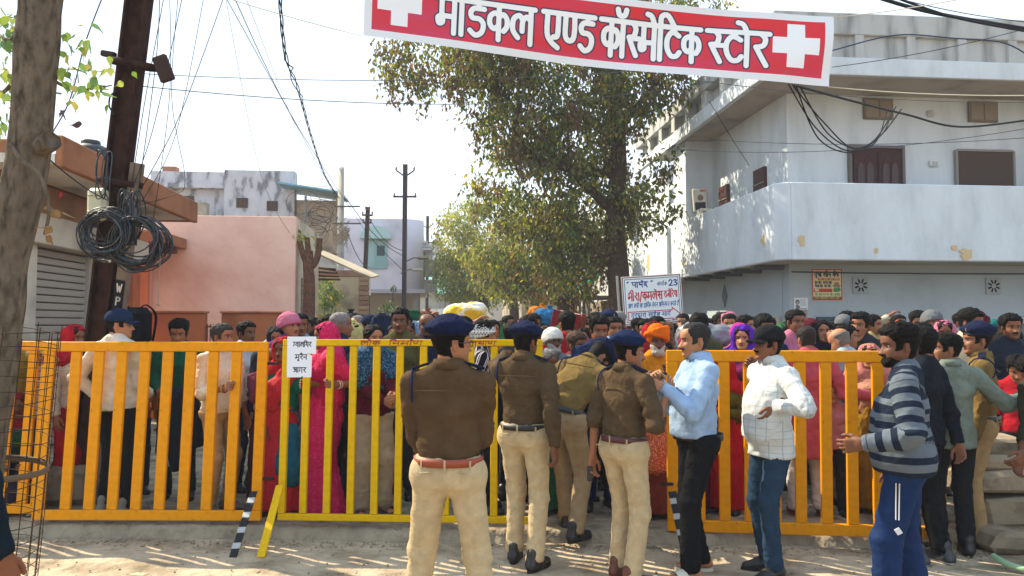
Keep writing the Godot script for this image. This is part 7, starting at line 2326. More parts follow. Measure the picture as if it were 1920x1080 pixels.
	figure("small boy in red sweater in front of the navy vest", Vector3(px(1903, 6.5), 0.09, -6.5), -30, {"h": 1.30, "hs": 1.15, "cell": 0.02, "top": cloth(hx("b3202c")), "pants": cloth(hx("2a2a34")), "hair": "thick", "hp": 25, "skin": hx("8a5a40"), "hang": 0.06})
	figure("person in olive sweater bending down at the lower right edge", Vector3(px(2005, 5.3), 0, -5.35), -75, {"h": 1.66, "cell": 0.018, "top": cloth(hx("3a3a2a")), "topname": "sweater", "pants": cloth(hx("1d2634")), "lean": 42, "hip": Vector3(0, -0.05, -0.12), "rw": at(1912, 862, 5.35), "lw": at(1918, 858, 5.15), "sleeve": 0.45, "bare": 1.0, "hair": "short", "shoe": "trainer", "shoec": hx("8a8a88"), "solec": hx("c9c9c6"), "skin": hx("6a4430"), "hang": 0.06, "hp": 40})
	figure("person at the far left edge, only a dark sleeve and hand in view", Vector3(-2.08, 0, -2.75), 150, {"h": 1.68, "cell": 0.018, "top": cloth(hx("16222c")), "topname": "jacket", "pants": cloth(hx("22242a")), "hair": "short", "hang": 0.1, "rw": at(2, 1042, 2.62), "re": Vector3(-1, 0, -0.2), "lh": Vector3(0.2, 0.9, 0.2), "skin": hx("7a4c34")})

func cast_behind() -> void:
	figure("man with a phone on the far balcony behind the tall tree", sp(6.85, 3.0, 23.2), -70, {"h": 1.66, "cell": 0.026, "top": cloth(hx("b0a8a0")), "pants": cloth(hx("3a3a40")), "hair": "short", "lh": Vector3(0.1, 1.3, 0.3), "rh": Vector3(-0.1, 1.3, 0.3), "skin": hx("7a4c36")})
	var fair := hx("a87454")
	var mid := hx("8a5a40")
	var dark := hx("68432f")
	var c := 0.018
	figure("woman in red headscarf and sequinned cream top at the left barricade", on_slab(px(140, 7.0), 7.0), 70, {"h": 1.56, "cell": c, "woman": true, "top": speckled(hx("b8a898"), hx("d6cabb"), 0.06, 0.55, 3.0), "skirt": cloth(hx("b0182a")), "veil": cloth(hx("b8202c")), "drape": false, "hair": "woman", "skin": mid, "hang": 0.1})
	figure("man in white shirt and navy cap with his back to us at the left barricade", on_slab(px(222, 6.5), 6.5), 165, {"h": 1.69, "wide": 1.08, "cell": 0.015, "top": cloth(hx("d9d2c0"), 0.9, 0.7), "pants": cloth(hx("1c1e24")), "hang": 0.07, "hair": "crew", "hat": "cap", "hatc": hx("1c2c4a"), "hy": -58, "collar": false, "lh": Vector3(0.22, 0.98, 0.05), "rh": Vector3(-0.1, 1.0, 0.28), "le": Vector3(1, -0.1, -0.6), "shoe": "trainer", "shoec": hx("7a766c"), "solec": hx("b9b4a6"), "skin": fair, "lf": Vector3(0.12, 0, 0.03), "rf": Vector3(-0.14, 0, 0.0)})
	figure("man in bottle green shirt with red forehead mark, looking down", on_slab(px(338, 7.1), 7.1), 12, {"h": 1.62, "cell": c, "top": cloth(hx("14503c")), "pants": cloth(hx("2a333c")), "hang": 0.1, "hair": "thick", "hp": 16, "rh": Vector3(-0.12, 1.05, 0.28), "lh": Vector3(0.16, 1.0, 0.28), "skin": mid, "head": {"tilak": true}, "hem": 0.5})
	var jk := thing("folded_jacket", "dark jacket carried over the arm of the man in green", "jacket", on_slab(px(345, 6.75), 6.78) + Vector3(0, 0.62, 0))
	part("cloth", amesh(net([bone(Vector3(-0.12, 0.3, 0), Vector3(0.16, 0.34, 0), 0.08, 0.07, 1.0, Vector3.RIGHT, 0.05), bone(Vector3(-0.02, 0.3, 0.02), Vector3(-0.04, -0.22, 0.05), 0.10, 0.085, 1.4, Vector3.RIGHT, 0.05), bone(Vector3(0.1, 0.3, 0), Vector3(0.13, -0.05, 0.0), 0.08, 0.06, 1.4, Vector3.RIGHT, 0.05)], 0.016, [], [], 0.014, Vector3(6, 3, 6))), cloth(hx("1b2330")), jk)
	var zp := begin()
	tube(zp, [Vector3(-0.08, 0.28, 0.12), Vector3(-0.1, 0.0, 0.155), Vector3(-0.05, -0.25, 0.15)], 0.005, 5)
	part("zip", done(zp), mt(hx("8a9098"), 0.4, 0.6), jk)
	var gm := figure("grey-haired man in printed cream shirt gripping a bar of the left barricade", on_slab(px(416, 6.6), 6.6), 62, {"h": 1.58, "wide": 1.06, "cell": 0.015, "top": speckled(hx("cdbfa8"), hx("a8906c"), 0.09, 0.72, 3.2), "pants": cloth(hx("b4946a")), "belt": hx("1c1816"), "hang": 0.04, "belly": 0.06, "collar": true, "hair": "short", "hairm": hairmat(hx("35312f")), "rw": at(424, 728, 6.3), "rg": "grip", "rD": Vector3(0.5, 0.35, 0.8), "rP": Vector3(1, 0, -0.4), "re": Vector3(-0.3, -1, -0.2), "sleeve": 0.5, "bare": 1.0, "skin": mid, "hy": 10, "shoec": hx("5a5650")})
	var j: Dictionary = gm.get_meta("joints")
	var br := begin()
	band(br, Vector3.ZERO, Basis(), 0.031, 0.031, 0.02, 0.006)
	var bd: Vector3 = (j.wr[1] - j.el[1]).normalized()
	part("bracelet", done(br), mt(hx("a8702c"), 0.5, 0.3), gm, Transform3D(Basis(Quaternion(Vector3.UP, bd)), j.wr[1] - bd * 0.03))
	figure("man in white sleeve pointing to the right above the crowd", on_slab(px(462, 7.5), 7.5), 60, {"h": 1.60, "cell": c, "top": cloth(hx("cfcfd2")), "pants": cloth(hx("3a3d48")), "hair": "short", "lw": at(536, 606, 7.25), "lg": "point", "sleeve": 0.5, "bare": 1.0, "le": Vector3(0.3, -1, 0), "skin": dark})
	figure("woman in black and grey hood beside the pointing arm", on_slab(px(522, 7.2), 7.2), 6, {"h": 1.55, "cell": c, "woman": true, "top": cloth(hx("2a2d38")), "skirt": cloth(hx("3a2430")), "veil": cloth(hx("2a303c")), "hair": "woman", "skin": mid})
	figure("old grey-haired woman with her hand at her mouth by the barricade gap", on_slab(px(506, 6.85), 6.85), 18, {"h": 1.36, "cell": c, "woman": true, "top": cloth(hx("7a3a4a")), "skirt": cloth(hx("5a2a34")), "hair": "woman", "bun": true, "hairm": hairmat(hx("5e5a58")), "rh": Vector3(-0.02, 1.42, 0.16), "rg": "pinch", "re": Vector3(-0.5, -1, 0.3), "skin": dark, "head": {"old": 1.0}})
	figure("woman in red saree with green blouse behind the paper notice", on_slab(px(533, 6.52), 6.52), -12, {"h": 1.46, "cell": 0.016, "woman": true, "top": cloth(hx("12604e")), "sleeve": -0.1, "bare": 1.0, "skirt": speckled(hx("a01a26"), hx("c0303a"), 0.08, 0.6, 3.0), "pallu": speckled(hx("a81a28"), hx("c4343c"), 0.08, 0.6, 3.0), "veil": cloth(hx("a8202c")), "drape": false, "hair": "woman", "rw": at(503, 838, 6.4), "skin": dark, "shoe": "sandal"})
	var bag := thing("blue_bag", "teal cloth bag hanging between the red and the magenta saree", "bag", on_slab(px(548, 6.42), 6.42) + Vector3(0, 0.33, 0))
	part("cloth", amesh(net([bone(Vector3(0, 0.1, 0), Vector3(0, 0.34, 0), 0.13, 0.09, 1.0, Vector3.RIGHT, 0.05), bone(Vector3(0, 0.02, 0), Vector3(0, 0.1, 0), 0.11, 0.13)], 0.016, [], [], 0.012, Vector3(6, 5, 6))), cloth(hx("1d5a70")), bag)
	var hd_ := begin()
	tube(hd_, curve([Vector3(-0.08, 0.38, 0), Vector3(-0.05, 0.52, 0), Vector3(0.05, 0.52, 0), Vector3(0.08, 0.38, 0)], 6), 0.008, 5)
	part("handle", done(hd_), cloth(hx("1a4c60")), bag)
	var sparkle := speckled(hx("b3124a"), hx("f0a8b8"), 0.16, 0.80, 2.2)
	var wm := figure("woman in sparkling magenta saree drawn over her head, gripping a bar", on_slab(px(612, 6.5), 6.5), -62, {"h": 1.58, "wide": 1.05, "cell": 0.015, "woman": true, "top": cloth(hx("a81848")), "sleeve": -0.1, "bare": 1.0, "skirt": sparkle, "flare": 0.20, "pleat": 0.03, "veil": sparkle, "hair": "woman", "lw": at(627, 722, 6.22), "lg": "grip", "lD": Vector3(-0.25, 0.25, 1), "lP": Vector3(-1, 0, -0.2), "le": Vector3(0.6, -1, -0.4), "rw": at(580, 720, 6.3), "skin": hx("7a4c36"), "hem": 0.03, "shoe": "sandal"})
	j = wm.get_meta("joints")
	for k in 3:
		var bs := begin()
		band(bs, Vector3.ZERO, Basis(), 0.032, 0.032, 0.007, 0.005)
		var wd: Vector3 = (j.wr[0] - j.el[0]).normalized()
		part("bangle", done(bs), mt(hx(["d8c8c0", "c03048", "d8b0a0"][k]), 0.3), wm, Transform3D(Basis(Quaternion(Vector3.UP, wd)), j.wr[0] - wd * (0.04 + 0.013 * k)))
	figure("young woman in blue patterned shawl over maroon sweater and beige trousers", on_slab(px(700, 6.5), 6.5), 28, {"h": 1.57, "cell": 0.015, "woman": true, "top": cloth(hx("551428")), "topname": "sweater", "pants": cloth(hx("a8947a")), "hang": 0.05, "legw": 1.2, "hair": "woman", "bun": true, "shawl": speckled(hx("132c48"), hx("4a7a98"), 0.05, 0.62, 3.0), "lw": at(738, 742, 6.2), "rw": at(722, 752, 6.25), "lg": "pinch", "rg": "pinch", "skin": hx("96664a"), "shoe": "sandal", "shoec": hx("6a5a48"), "hy": 8})
	figure("curly-haired man in black and white patterned headband and striped jacket", on_slab(px(905, 6.6), 6.6), 95, {"h": 1.60, "cell": c, "top": texmat(stripes_img(), Vector2(6, 1)), "uv": true, "pants": cloth(hx("1b1c22")), "hair": "thick", "hat": "wool", "hatm": check_mat(), "rw": at(870, 688, 6.12), "rg": "grip", "re": Vector3(-0.4, -1, -0.3), "hang": 0.08, "skin": mid})
	figure("man with glossy black hair right behind the policeman's raised fist", on_slab(px(962, 7.0), 7.0), 150, {"h": 1.58, "cell": c, "top": cloth(hx("262a34")), "pants": cloth(hx("20222a")), "hair": "thick", "hang": 0.1, "skin": mid})
	figure("elderly man in white knitted cap and spectacles with red forehead mark", on_slab(px(1036, 6.85), 6.85), 22, {"h": 1.54, "cell": c, "top": cloth(hx("8a8a90")), "pants": cloth(hx("4a4a50")), "hat": "wool", "hatm": cloth(hx("cfcdc6"), 0.95, 1.2), "glasses": true, "face": "beard", "facem": hairmat(hx("9a9690")), "skin": dark, "head": {"tilak": true, "old": 1.0}})
	figure("woman in dark green saree between the two policemen's legs", on_slab(px(1030, 6.6), 6.6), 30, {"h": 1.34, "cell": c, "woman": true, "top": cloth(hx("16452c")), "skirt": speckled(hx("0f3a26"), hx("2a6a44"), 0.07, 0.6, 3.0), "hair": "woman", "bun": true, "hairm": hairmat(hx("4a4644")), "skin": dark})
	figure("girl with tousled brown hair peering over the bent policeman", on_slab(px(1078, 7.0), 7.0), 40, {"h": 1.50, "cell": c, "woman": true, "top": cloth(hx("7a3a3a")), "skirt": cloth(hx("5a3040")), "hair": "thick", "hairm": hairmat(hx("4a3a30")), "skin": mid, "hp": 8})
	figure("broad-faced young man in navy jacket staring out through the gap", on_slab(px(1122, 6.75), 6.75), 8, {"h": 1.64, "cell": 0.016, "top": cloth(hx("1c2a4a")), "topname": "jacket", "pants": cloth(hx("1f2a48")), "hang": 0.1, "hair": "thick", "rw": at(1050, 766, 6.2), "lw": at(1232, 776, 6.2), "re": Vector3(-0.5, -1, 0), "skin": hx("7d5038"), "head": {"stubble": 0.3, "jaw": 0.1}, "shoe": "trainer", "hp": 6})
	figure("holy man in orange turban with white beard and painted brow", on_slab(px(1231, 6.45), 6.45), 2, {"h": 1.54, "cell": 0.016, "top": cloth(hx("c8801a")), "skirt": cloth(hx("8a3a2a")), "hang": 0.2, "hat": "turban", "hatm": cloth(hx("e06a10"), 0.85, 1.0), "face": "beard", "facem": hairmat(hx("a39c92")), "lw": at(1252, 705, 6.2), "rw": at(1205, 715, 6.25), "lg": "relaxed", "skin": hx("5e3a2a"), "head": {"tilak": true, "old": 1.0}})
	var rb := thing("red_bag", "red printed carrier bag hanging in the gap below the holy man", "bag", on_slab(px(1225, 6.25), 6.25) + Vector3(0, 0.42, 0))
	part("bag_body", amesh(net([bone(Vector3(0, 0.08, 0), Vector3(0, 0.3, 0), 0.12, 0.09, 1.2, Vector3.RIGHT, 0.04)], 0.014, [], [], 0.016, Vector3(8, 7, 8))), speckled(hx("b8482c"), hx("d8a070"), 0.05, 0.6, 4.0), rb)
	var rh := begin()
	tube(rh, curve([Vector3(-0.06, 0.36, 0), Vector3(0, 0.5, 0), Vector3(0.06, 0.36, 0)], 6), 0.007, 5)
	part("handle", done(rh), cloth(hx("a03a24")), rb)
	figure("woman in red saree standing in the gap behind the holy man's bag", on_slab(px(1245, 6.9), 6.9), -10, {"h": 1.42, "cell": c, "woman": true, "top": cloth(hx("a81c2c")), "sleeve": -0.1, "bare": 1.0, "skirt": cloth(hx("5a1634")), "pallu": cloth(hx("a8202c")), "hair": "woman", "skin": dark})
	figure("woman in plum saree behind the man in sky blue", on_slab(px(1292, 6.7), 6.7), -20, {"h": 1.48, "cell": c, "woman": true, "top": cloth(hx("6a1a48")), "skirt": cloth(hx("5c1440")), "veil": cloth(hx("8a2050")), "hair": "woman", "skin": mid})
	figure("small woman in red scarf and olive cardigan looking through the right barricade", on_slab(px(1358, 6.6), 6.6), -35, {"h": 1.28, "hs": 1.05, "cell": 0.016, "woman": true, "top": cloth(hx("5a5420")), "topname": "cardigan", "skirt": cloth(hx("b01420")), "veil": cloth(hx("b01824")), "drape": false, "hair": "woman", "hairm": hairmat(hx("8a3a1c")), "lh": Vector3(0.1, 1.15, 0.25), "rh": Vector3(-0.12, 1.15, 0.25), "skin": hx("96603e"), "head": {"old": 1.0}})
	figure("woman in violet headscarf with her hand over the right barricade's rail", on_slab(px(1392, 6.9), 6.9), -25, {"h": 1.56, "cell": c, "woman": true, "top": cloth(hx("7a2a5a")), "skirt": cloth(hx("8a1a2a")), "veil": cloth(hx("5a24a0")), "hair": "woman", "lw": at(1402, 680, 5.98), "lg": "grip", "bare": 1.0, "sleeve": 0.3, "skin": fair})
	figure("child in pink bobble hat behind the violet headscarf", on_slab(px(1386, 7.9), 7.9), 0, {"h": 1.58, "cell": 0.022, "top": cloth(hx("b05a7a")), "pants": cloth(hx("3a3a44")), "hat": "wool", "hatm": cloth(hx("c0307a"), 0.95, 1.2), "skin": fair})
	figure("man in rose pink kurta and white trousers with his back to us", on_slab(px(1513, 6.45), 6.45), 178, {"h": 1.56, "wide": 1.05, "cell": 0.016, "top": cloth(hx("b85060"), 0.9, 0.5), "topname": "kurta", "hang": 0.42, "hemr": 0.155, "pants": cloth(hx("c9c4bc")), "legw": 1.3, "hair": "crew", "hairm": hairmat(hx("2c2826")), "rw": at(1632, 742, 6.4), "rg": "flat", "re": Vector3(0, -1, -0.3), "shoe": "sandal", "shoec": hx("7a3a2c"), "skin": mid, "hp": 12})
	figure("balding man in pale blue shirt bowing his head behind the right barricade", on_slab(px(1583, 6.85), 6.85), -160, {"h": 1.55, "cell": 0.017, "top": cloth(hx("9aa8b4")), "pants": cloth(hx("3a3430")), "hair": "balding", "hairm": hairmat(hx("6a6460")), "hang": 0.06, "hp": 30, "hy": 20, "skin": fair})
	figure("little girl in pink hooded top behind the right barricade's bars", on_slab(px(1556, 6.5), 6.5), -15, {"h": 1.08, "hs": 1.25, "cell": 0.017, "top": cloth(hx("c07a84")), "pants": cloth(hx("2a2830")), "hair": "thick", "hang": 0.08, "lh": Vector3(0.15, 1.15, 0.22), "skin": fair})
	figure("woman in black hood looking up above the right barricade", on_slab(px(1541, 7.7), 7.7), -5, {"h": 1.60, "cell": 0.02, "woman": true, "top": cloth(hx("26242a")), "skirt": cloth(hx("2a2430")), "veil": cloth(hx("17161a")), "hair": "woman", "hp": -12, "skin": mid})
	figure("slim man with moustache standing tall by the teal door", on_slab(px(1614, 7.6), 7.6), -50, {"h": 1.68, "cell": 0.02, "top": cloth(hx("2a2c34")), "pants": cloth(hx("2a2c34")), "hair": "thick", "face": "moustache", "skin": mid, "rh": Vector3(-0.25, 1.5, 0.25)})
	figure("woman in peach headscarf and mustard skirt beside the striped sweater", on_slab(px(1628, 6.6), 6.6), -30, {"h": 1.40, "cell": 0.017, "woman": true, "top": cloth(hx("c08a70")), "skirt": cloth(hx("8a6a20")), "veil": cloth(hx("c07a70")), "hair": "woman", "skin": fair})
	figure("watchful policeman in beret standing far back beside the big trunk", on_slab(px(1142, 9.4), 9.4), 6, {"h": 1.72, "cell": 0.022, "top": mustard_dark(), "pants": cloth(hx("a58a66")), "police": true, "collar": true, "hat": "beret", "hatc": hx("1b2444"), "badge": true, "hair": "crew", "face": "moustache", "skin": mid})
	figure("grey-haired man with receding hair under the ward sign's right half", on_slab(px(1250, 8.8), 8.8), 4, {"h": 1.62, "cell": 0.022, "top": cloth(hx("8a5a50")), "pants": cloth(hx("33343c")), "hair": "balding", "hairm": hairmat(hx("55504e")), "skin": dark, "head": {"old": 1.0}})
	figure("person reaching an arm over the far left barricade", on_slab(-4.45, 6.85), 25, {"h": 1.60, "cell": c, "top": cloth(hx("8a7a3a")), "pants": cloth(hx("2a2c30")), "lw": at(92, 678, 6.36), "lg": "flat", "sleeve": 0.7, "bare": 1.0, "hair": "short", "skin": dark})
	figure("woman in green squatting behind the wire guard at the left", on_slab(-4.3, 6.75), 30, {"h": 1.5, "cell": c, "woman": true, "top": cloth(hx("1f4a30")), "skirt": cloth(hx("2a2434")), "hip": Vector3(0, -0.62, -0.12), "lf": Vector3(0.14, 0, 0.2), "rf": Vector3(-0.14, 0, 0.2), "lh": Vector3(0.1, 0.5, 0.35), "rh": Vector3(-0.1, 0.5, 0.35), "hair": "woman", "bun": true, "skin": dark, "veil": cloth(hx("8a1c2c")), "drape": false})

func mustard_dark() -> StandardMaterial3D:
	return cloth(hx("6b5838"))

func stripes_img() -> Image:
	var im := canvas(64, 16, hx("1c1620"))
	for i in [6, 12, 38, 44]: im.fill_rect(Rect2i(i, 0, 3, 16), hx("c9c6cc"))
	return im

func check_mat() -> StandardMaterial3D:
	var im := canvas(64, 64, hx("c9c7c4"))
	for y in 64:
		for x in 64:
			if (y / 8) % 3 != 2 and absi((x + (y / 8) * 8) % 16 - 8) + absi(y % 8 - 4) < 6: im.set_pixel(x, y, hx("1a1a1e"))
	var m := StandardMaterial3D.new()
	m.albedo_texture = imtex(im)
	m.uv1_triplanar = true
	m.uv1_scale = Vector3(9, 9, 9)
	m.roughness = 0.95
	return m

# ---------------------------------------------------------------- the crowd further back: one figure of each kind, then copies in other clothes
func copy(o: Node3D, label: String, at_: Vector3, turn: float, h: float, group: String) -> Node3D:
	var c: Node3D = o.duplicate()
	c.name = "person"
	add_child(c, true)
	c.position = at_
	c.rotation_degrees.y = turn
	c.scale = o.scale * h
	c.set_meta("label", label)
	if group: c.set_meta("group", group)
	return c

func dress(o: Node3D, part_: String, m: Material) -> void:
	for k in o.get_children():
		if k is MeshInstance3D and str(k.name).begins_with(part_): k.material_override = m

func crowd() -> void:
	var r := RandomNumberGenerator.new()
	r.seed = 2024
	var cl := 0.026
	var kinds := []
	var far := Vector3(0, 0.09, -60)
	var skins := [hx("8a5a40"), hx("7a4c36"), hx("68432f"), hx("9c6a4c")]
	var base := {"cell": cl, "eyes": true, "shoe": "leather"}
	var make := func(extra: Dictionary) -> Dictionary:
		var d := base.duplicate()
		d.merge(extra, true)
		return d
	var grey_p := cloth(hx("34363c"))
	kinds.append(["black-haired man", figure("x", far, 0, make.call({"top": grey_p, "pants": grey_p, "hair": "short", "hang": 0.1, "hy": 10})), 0])
	kinds.append(["thick-haired man", figure("x", far, 0, make.call({"top": grey_p, "pants": grey_p, "hair": "thick", "hang": 0.1, "hy": -18})), 0])
	kinds.append(["bearded man", figure("x", far, 0, make.call({"top": grey_p, "pants": grey_p, "hair": "thick", "face": "beard", "hang": 0.1, "hp": 8})), 0])
	kinds.append(["balding man", figure("x", far, 0, make.call({"top": grey_p, "pants": grey_p, "hair": "balding", "hairm": hairmat(hx("5a5654")), "head": {"stubble": 0.4}, "hang": 0.1, "hy": 25})), 0])
	kinds.append(["grey-haired man", figure("x", far, 0, make.call({"top": grey_p, "pants": grey_p, "hair": "receding", "hairm": hairmat(hx("77726e")), "face": "moustache", "facem": hairmat(hx("77726e")), "hang": 0.1, "hy": -30})), 0])
	kinds.append(["capped man", figure("x", far, 0, make.call({"top": grey_p, "pants": grey_p, "hair": "crew", "hat": "cap", "hang": 0.1, "hy": 5})), 2])
	kinds.append(["man in knitted cap", figure("x", far, 0, make.call({"top": grey_p, "pants": grey_p, "hat": "wool", "hatm": grey_p, "hang": 0.1})), 3])
	kinds.append(["turbaned man", figure("x", far, 0, make.call({"top": grey_p, "pants": grey_p, "hat": "turban", "hatm": grey_p, "face": "beard", "facem": hairmat(hx("8a8680")), "hang": 0.1, "hy": 12})), 4])
	kinds.append(["woman in headscarf", figure("x", far, 0, make.call({"woman": true, "top": grey_p, "skirt": grey_p, "veil": grey_p, "hair": "woman", "head": {"bindi": true}, "hy": 14})), 5])
	kinds.append(["bare-headed woman", figure("x", far, 0, make.call({"woman": true, "top": grey_p, "skirt": grey_p, "pallu": grey_p, "hair": "woman", "bun": true, "hy": -20})), 1])
	kinds.append(["veiled woman", figure("x", far, 0, make.call({"woman": true, "top": grey_p, "skirt": grey_p, "veil": grey_p, "hair": "woman", "hp": 14, "hy": -12})), 5])
	kinds.append(["man with raised arm", figure("x", far, 0, make.call({"top": grey_p, "pants": grey_p, "hair": "short", "hang": 0.1, "rh": Vector3(-0.2, 1.72, 0.15), "re": Vector3(-1, 0.2, 0.3), "hp": -10})), 0])
	var tops := [["white", "c6c6c4"], ["blue", "7f9cc0"], ["yellow", "c8b878"], ["maroon", "5a1a26"], ["grey", "6a6c70"], ["black", "1a1b20"], ["navy", "1c2640"], ["olive", "55522f"], ["pink", "c07088"], ["orange", "c86a24"], ["teal", "1f6a6a"], ["brown", "5a3c28"], ["red", "a81c28"], ["violet", "5a3488"], ["cream", "c9bda0"], ["green", "2c6a3a"]]
	var zones := [[640, "beside the concrete pole"], [760, "around the tallest steel pole"], [860, "below the yellow-green trees"], [985, "below the yellow bundle"], [1110, "before the thick dark trunk"], [1290, "below the ward sign"], [1420, "by the barred street windows"], [1560, "before the teal door"], [1700, "right of the teal door"], [9999, "near the scrolled window grille"]]
	var used := {}
	var spots := []
	var placed := 0
	var tries := 0
	var weights := [8, 7, 1, 1, 2, 1, 1, 1, 5, 6, 3, 1]
	var bagk := []
	for i in weights.size():
		for k in weights[i]: bagk.append(i)
	var first := {}
	# those who carry the loads
	for q in [[872, 8.6, 1.60, "the big yellow bundle"], [1335, 8.2, 1.52, "the shiny grey sack"], [1066, 9.2, 1.60, "the white case"], [790, 13.1, 1.62, "the green backpack and brown bundle"], [1015, 13.0, 1.64, "the orange bundle"], [1028, 11.5, 1.62, "the blue bundle"], [655, 10.5, 1.60, "the black wrapped bundle"], [256, 7.3, 1.50, "the black backpack"]]:
		spots.append(Vector2(px(q[0], q[1]), q[1]))
		var cr := copy(kinds[11][1], "person in the crowd who carries %s" % q[3], on_slab(px(q[0], q[1]), q[1]), r.randf_range(-30, 30), (q[2] - 0.12) / 1.68, "")
		dress(cr, "shirt", cloth(hx(tops[r.randi() % tops.size()][1])))
	while placed < 270 and tries < 16000:
		tries += 1
		var d := 7.15 + pow(r.randf(), 1.7) * 28.0
		var p := r.randf_range(520, 1900)
		var x := px(p, d)
		var a := 0.9954 * x + 0.0958 * d
		if a < (-2.0 if d > 9.0 else -1.75) or d < 7.5 and p < 1290 and p > 900 or d > 14.3 and a > 5.3 or d > 13.2 and p > 1440: continue
		if d > 12 and p > 1300: continue
		var ok := true
		for q in spots:
			if Vector2(x, d).distance_to(q) < (0.44 if d < 11 else 0.55 if d < 16 else 0.8): ok = false
		if not ok: continue
		spots.append(Vector2(x, d))
		var k: Array = kinds[bagk[r.randi() % bagk.size()]]
		var zone := ""
		for z in zones:
			if p < z[0]:
				zone = z[1]
				break
		var turn := r.randf_range(-55, 55)
		var face := "facing us"
		if r.randf() < 0.2:
			turn = r.randf_range(120, 240)
			face = "turned away"
		elif absf(turn) > 28: face = "looking left" if turn < 0 else "looking right"
		var deep := "near" if d < 10 else "midway" if d < 16 else "farther" if d < 24 else "farthest"
		var label := ""
		var top := []
		var acc := []
		for t in 60:
			top = tops[r.randi() % tops.size()]
			acc = tops[r.randi() % tops.size()]
			var what: String = "%s in %s" % [k[0], top[0]]
			if k[2] >= 2: what = "%s in %s %s and %s" % [{2: "man", 3: "man", 4: "bearded man", 5: "woman"}[k[2]], acc[0], {2: "cap", 3: "knitted cap", 4: "turban", 5: "headscarf" if k[0] != "veiled woman" else "veil"}[k[2]], top[0]]
			label = "%s, %s, %s crowd %s" % [what, face, deep, zone]
			if not used.has(label): break
		used[label] = true
		var h := r.randf_range(0.93, 1.03)
		if k[0].contains("woman"): h *= 0.93
		if d > 15: h = minf(h, 0.985)
		var o: Node3D
		if not first.has(k[0]):
			first[k[0]] = true
			o = k[1]
			o.position = on_slab(x, d)
			o.rotation_degrees.y = turn
			o.set_meta("label", label)
			o.set_meta("group", "people packed into the street behind the barricades")
		else:
			o = copy(k[1], label, on_slab(x, d), turn, h, "people packed into the street behind the barricades")
			o.scale = Vector3(r.randf_range(0.94, 1.06), 1.0, r.randf_range(0.95, 1.05)) * h * k[1].scale.y
		var mt_ := cloth(hx(top[1]))
		dress(o, "shirt", mt_)
		dress(o, "body", skin(skins[r.randi() % 4]))
		var ma := cloth(hx(acc[1]))
		dress(o, "skirt", cloth(hx(tops[r.randi() % tops.size()][1])))
		for n in ["head_scarf", "saree_end", "turban", "knitted_cap", "cap"]: dress(o, n, ma)
		placed += 1
	for k in kinds:
		if not first.has(k[0]): k[1].queue_free()
	# loads carried on heads and shoulders
	var y := thing("yellow_bundle", "big yellow and white patterned bundle carried above the crowd", "bundle", at(872, 604, 8.6))
	part("cloth", amesh(net([bone(Vector3(-0.12, 0.07, 0), Vector3(0.12, 0.09, 0), 0.12, 0.13, 1.3, Vector3.BACK, 0.05), bone(Vector3(0.1, 0.06, 0), Vector3(0.24, 0.03, 0), 0.1, 0.05)], 0.02, [], [], 0.02, Vector3(6, 6, 6))), speckled(hx("d0a820"), hx("d8d2c8"), 0.012, 0.55, 1.5), y)
	var gsk := thing("grey_sack", "large shiny grey sack carried above the crowd left of the peaked cap", "sack", at(1335, 640, 8.2))
	part("cloth", amesh(net([bone(Vector3(-0.25, 0.06, 0), Vector3(0.2, 0.0, 0), 0.13, 0.16, 1.2, Vector3.BACK, 0.05), bone(Vector3(0.2, 0, 0), Vector3(0.33, -0.06, 0), 0.15, 0.06)], 0.02, [], [], 0.025, Vector3(5, 7, 5))), mt(hx("6c6f76"), 0.38), gsk)
	var cs := thing("white_case", "white case with dark red piping on a shoulder in the crowd", "case", at(1066, 606, 9.2), -20)
	boxpart("case", Vector3(0, 0.03, 0), Vector3(0.34, 0.2, 0.24), cloth(hx("cbbcb0")), cs, 0.05, Basis(Vector3.BACK, -0.2))
	for z in [-0.12, 0.12]: boxpart("piping", Vector3(0, 0.03, z), Vector3(0.345, 0.205, 0.012), cloth(hx("8a2c2c")), cs, 0.004, Basis(Vector3.BACK, -0.2))
	boxpart("side_panel", Vector3(0.175, 0.0, 0), Vector3(0.02, 0.17, 0.22), cloth(hx("7a4030")), cs, 0.008, Basis(Vector3.BACK, -0.2))
	var gb := thing("green_bag", "small green backpack on top of an orange-brown bundle", "backpack", at(777, 600, 13.0))
	boxpart("bag_body", Vector3(0, 0.05, 0), Vector3(0.20, 0.24, 0.16), cloth(hx("0f5a3a")), gb, 0.05)
	boxpart("pocket", Vector3(0, 0.0, 0.09), Vector3(0.15, 0.11, 0.04), cloth(hx("0c4a30")), gb, 0.018)
	boxpart("flap", Vector3(0, 0.15, 0.02), Vector3(0.18, 0.03, 0.14), cloth(hx("16694a")), gb, 0.012)
	for q in [["orange_bundle", "orange cloth bundle behind the white case", 1015, 592, 13.0, "c07018", 0.12], ["blue_bundle", "bright blue bundle just right of the patterned headband", 1028, 600, 11.5, "2a6a98", 0.13], ["dark_bundle", "black plastic-wrapped bundle on a head below the concrete pole", 655, 612, 10.5, "25262c", 0.15], ["brown_bundle", "orange-brown bundle beside the green backpack", 800, 602, 13.2, "8a4a2c", 0.13]]:
		var b := thing(q[0], q[1], "bundle", at(q[2], q[3], q[4]))
		part("cloth", amesh(net([bone(Vector3(-0.1, 0.03, 0), Vector3(0.1, 0.03, 0), q[6], q[6] * 0.9, 1.2, Vector3.BACK, 0.04)], 0.022, [], [], 0.03, Vector3(7, 7, 7))), cloth(hx(q[5]), 0.7, 1.0), b)
		var kn := begin()
		lathe(kn, [[0.0, -0.05], [0.045, -0.02], [0.03, 0.02], [0.055, 0.05], [0.0, 0.06]], 8, Vector3(0.02, q[6] + 0.03, 0))
		part("knot", done(kn), cloth(hx(q[5]), 0.7, 1.0), b)
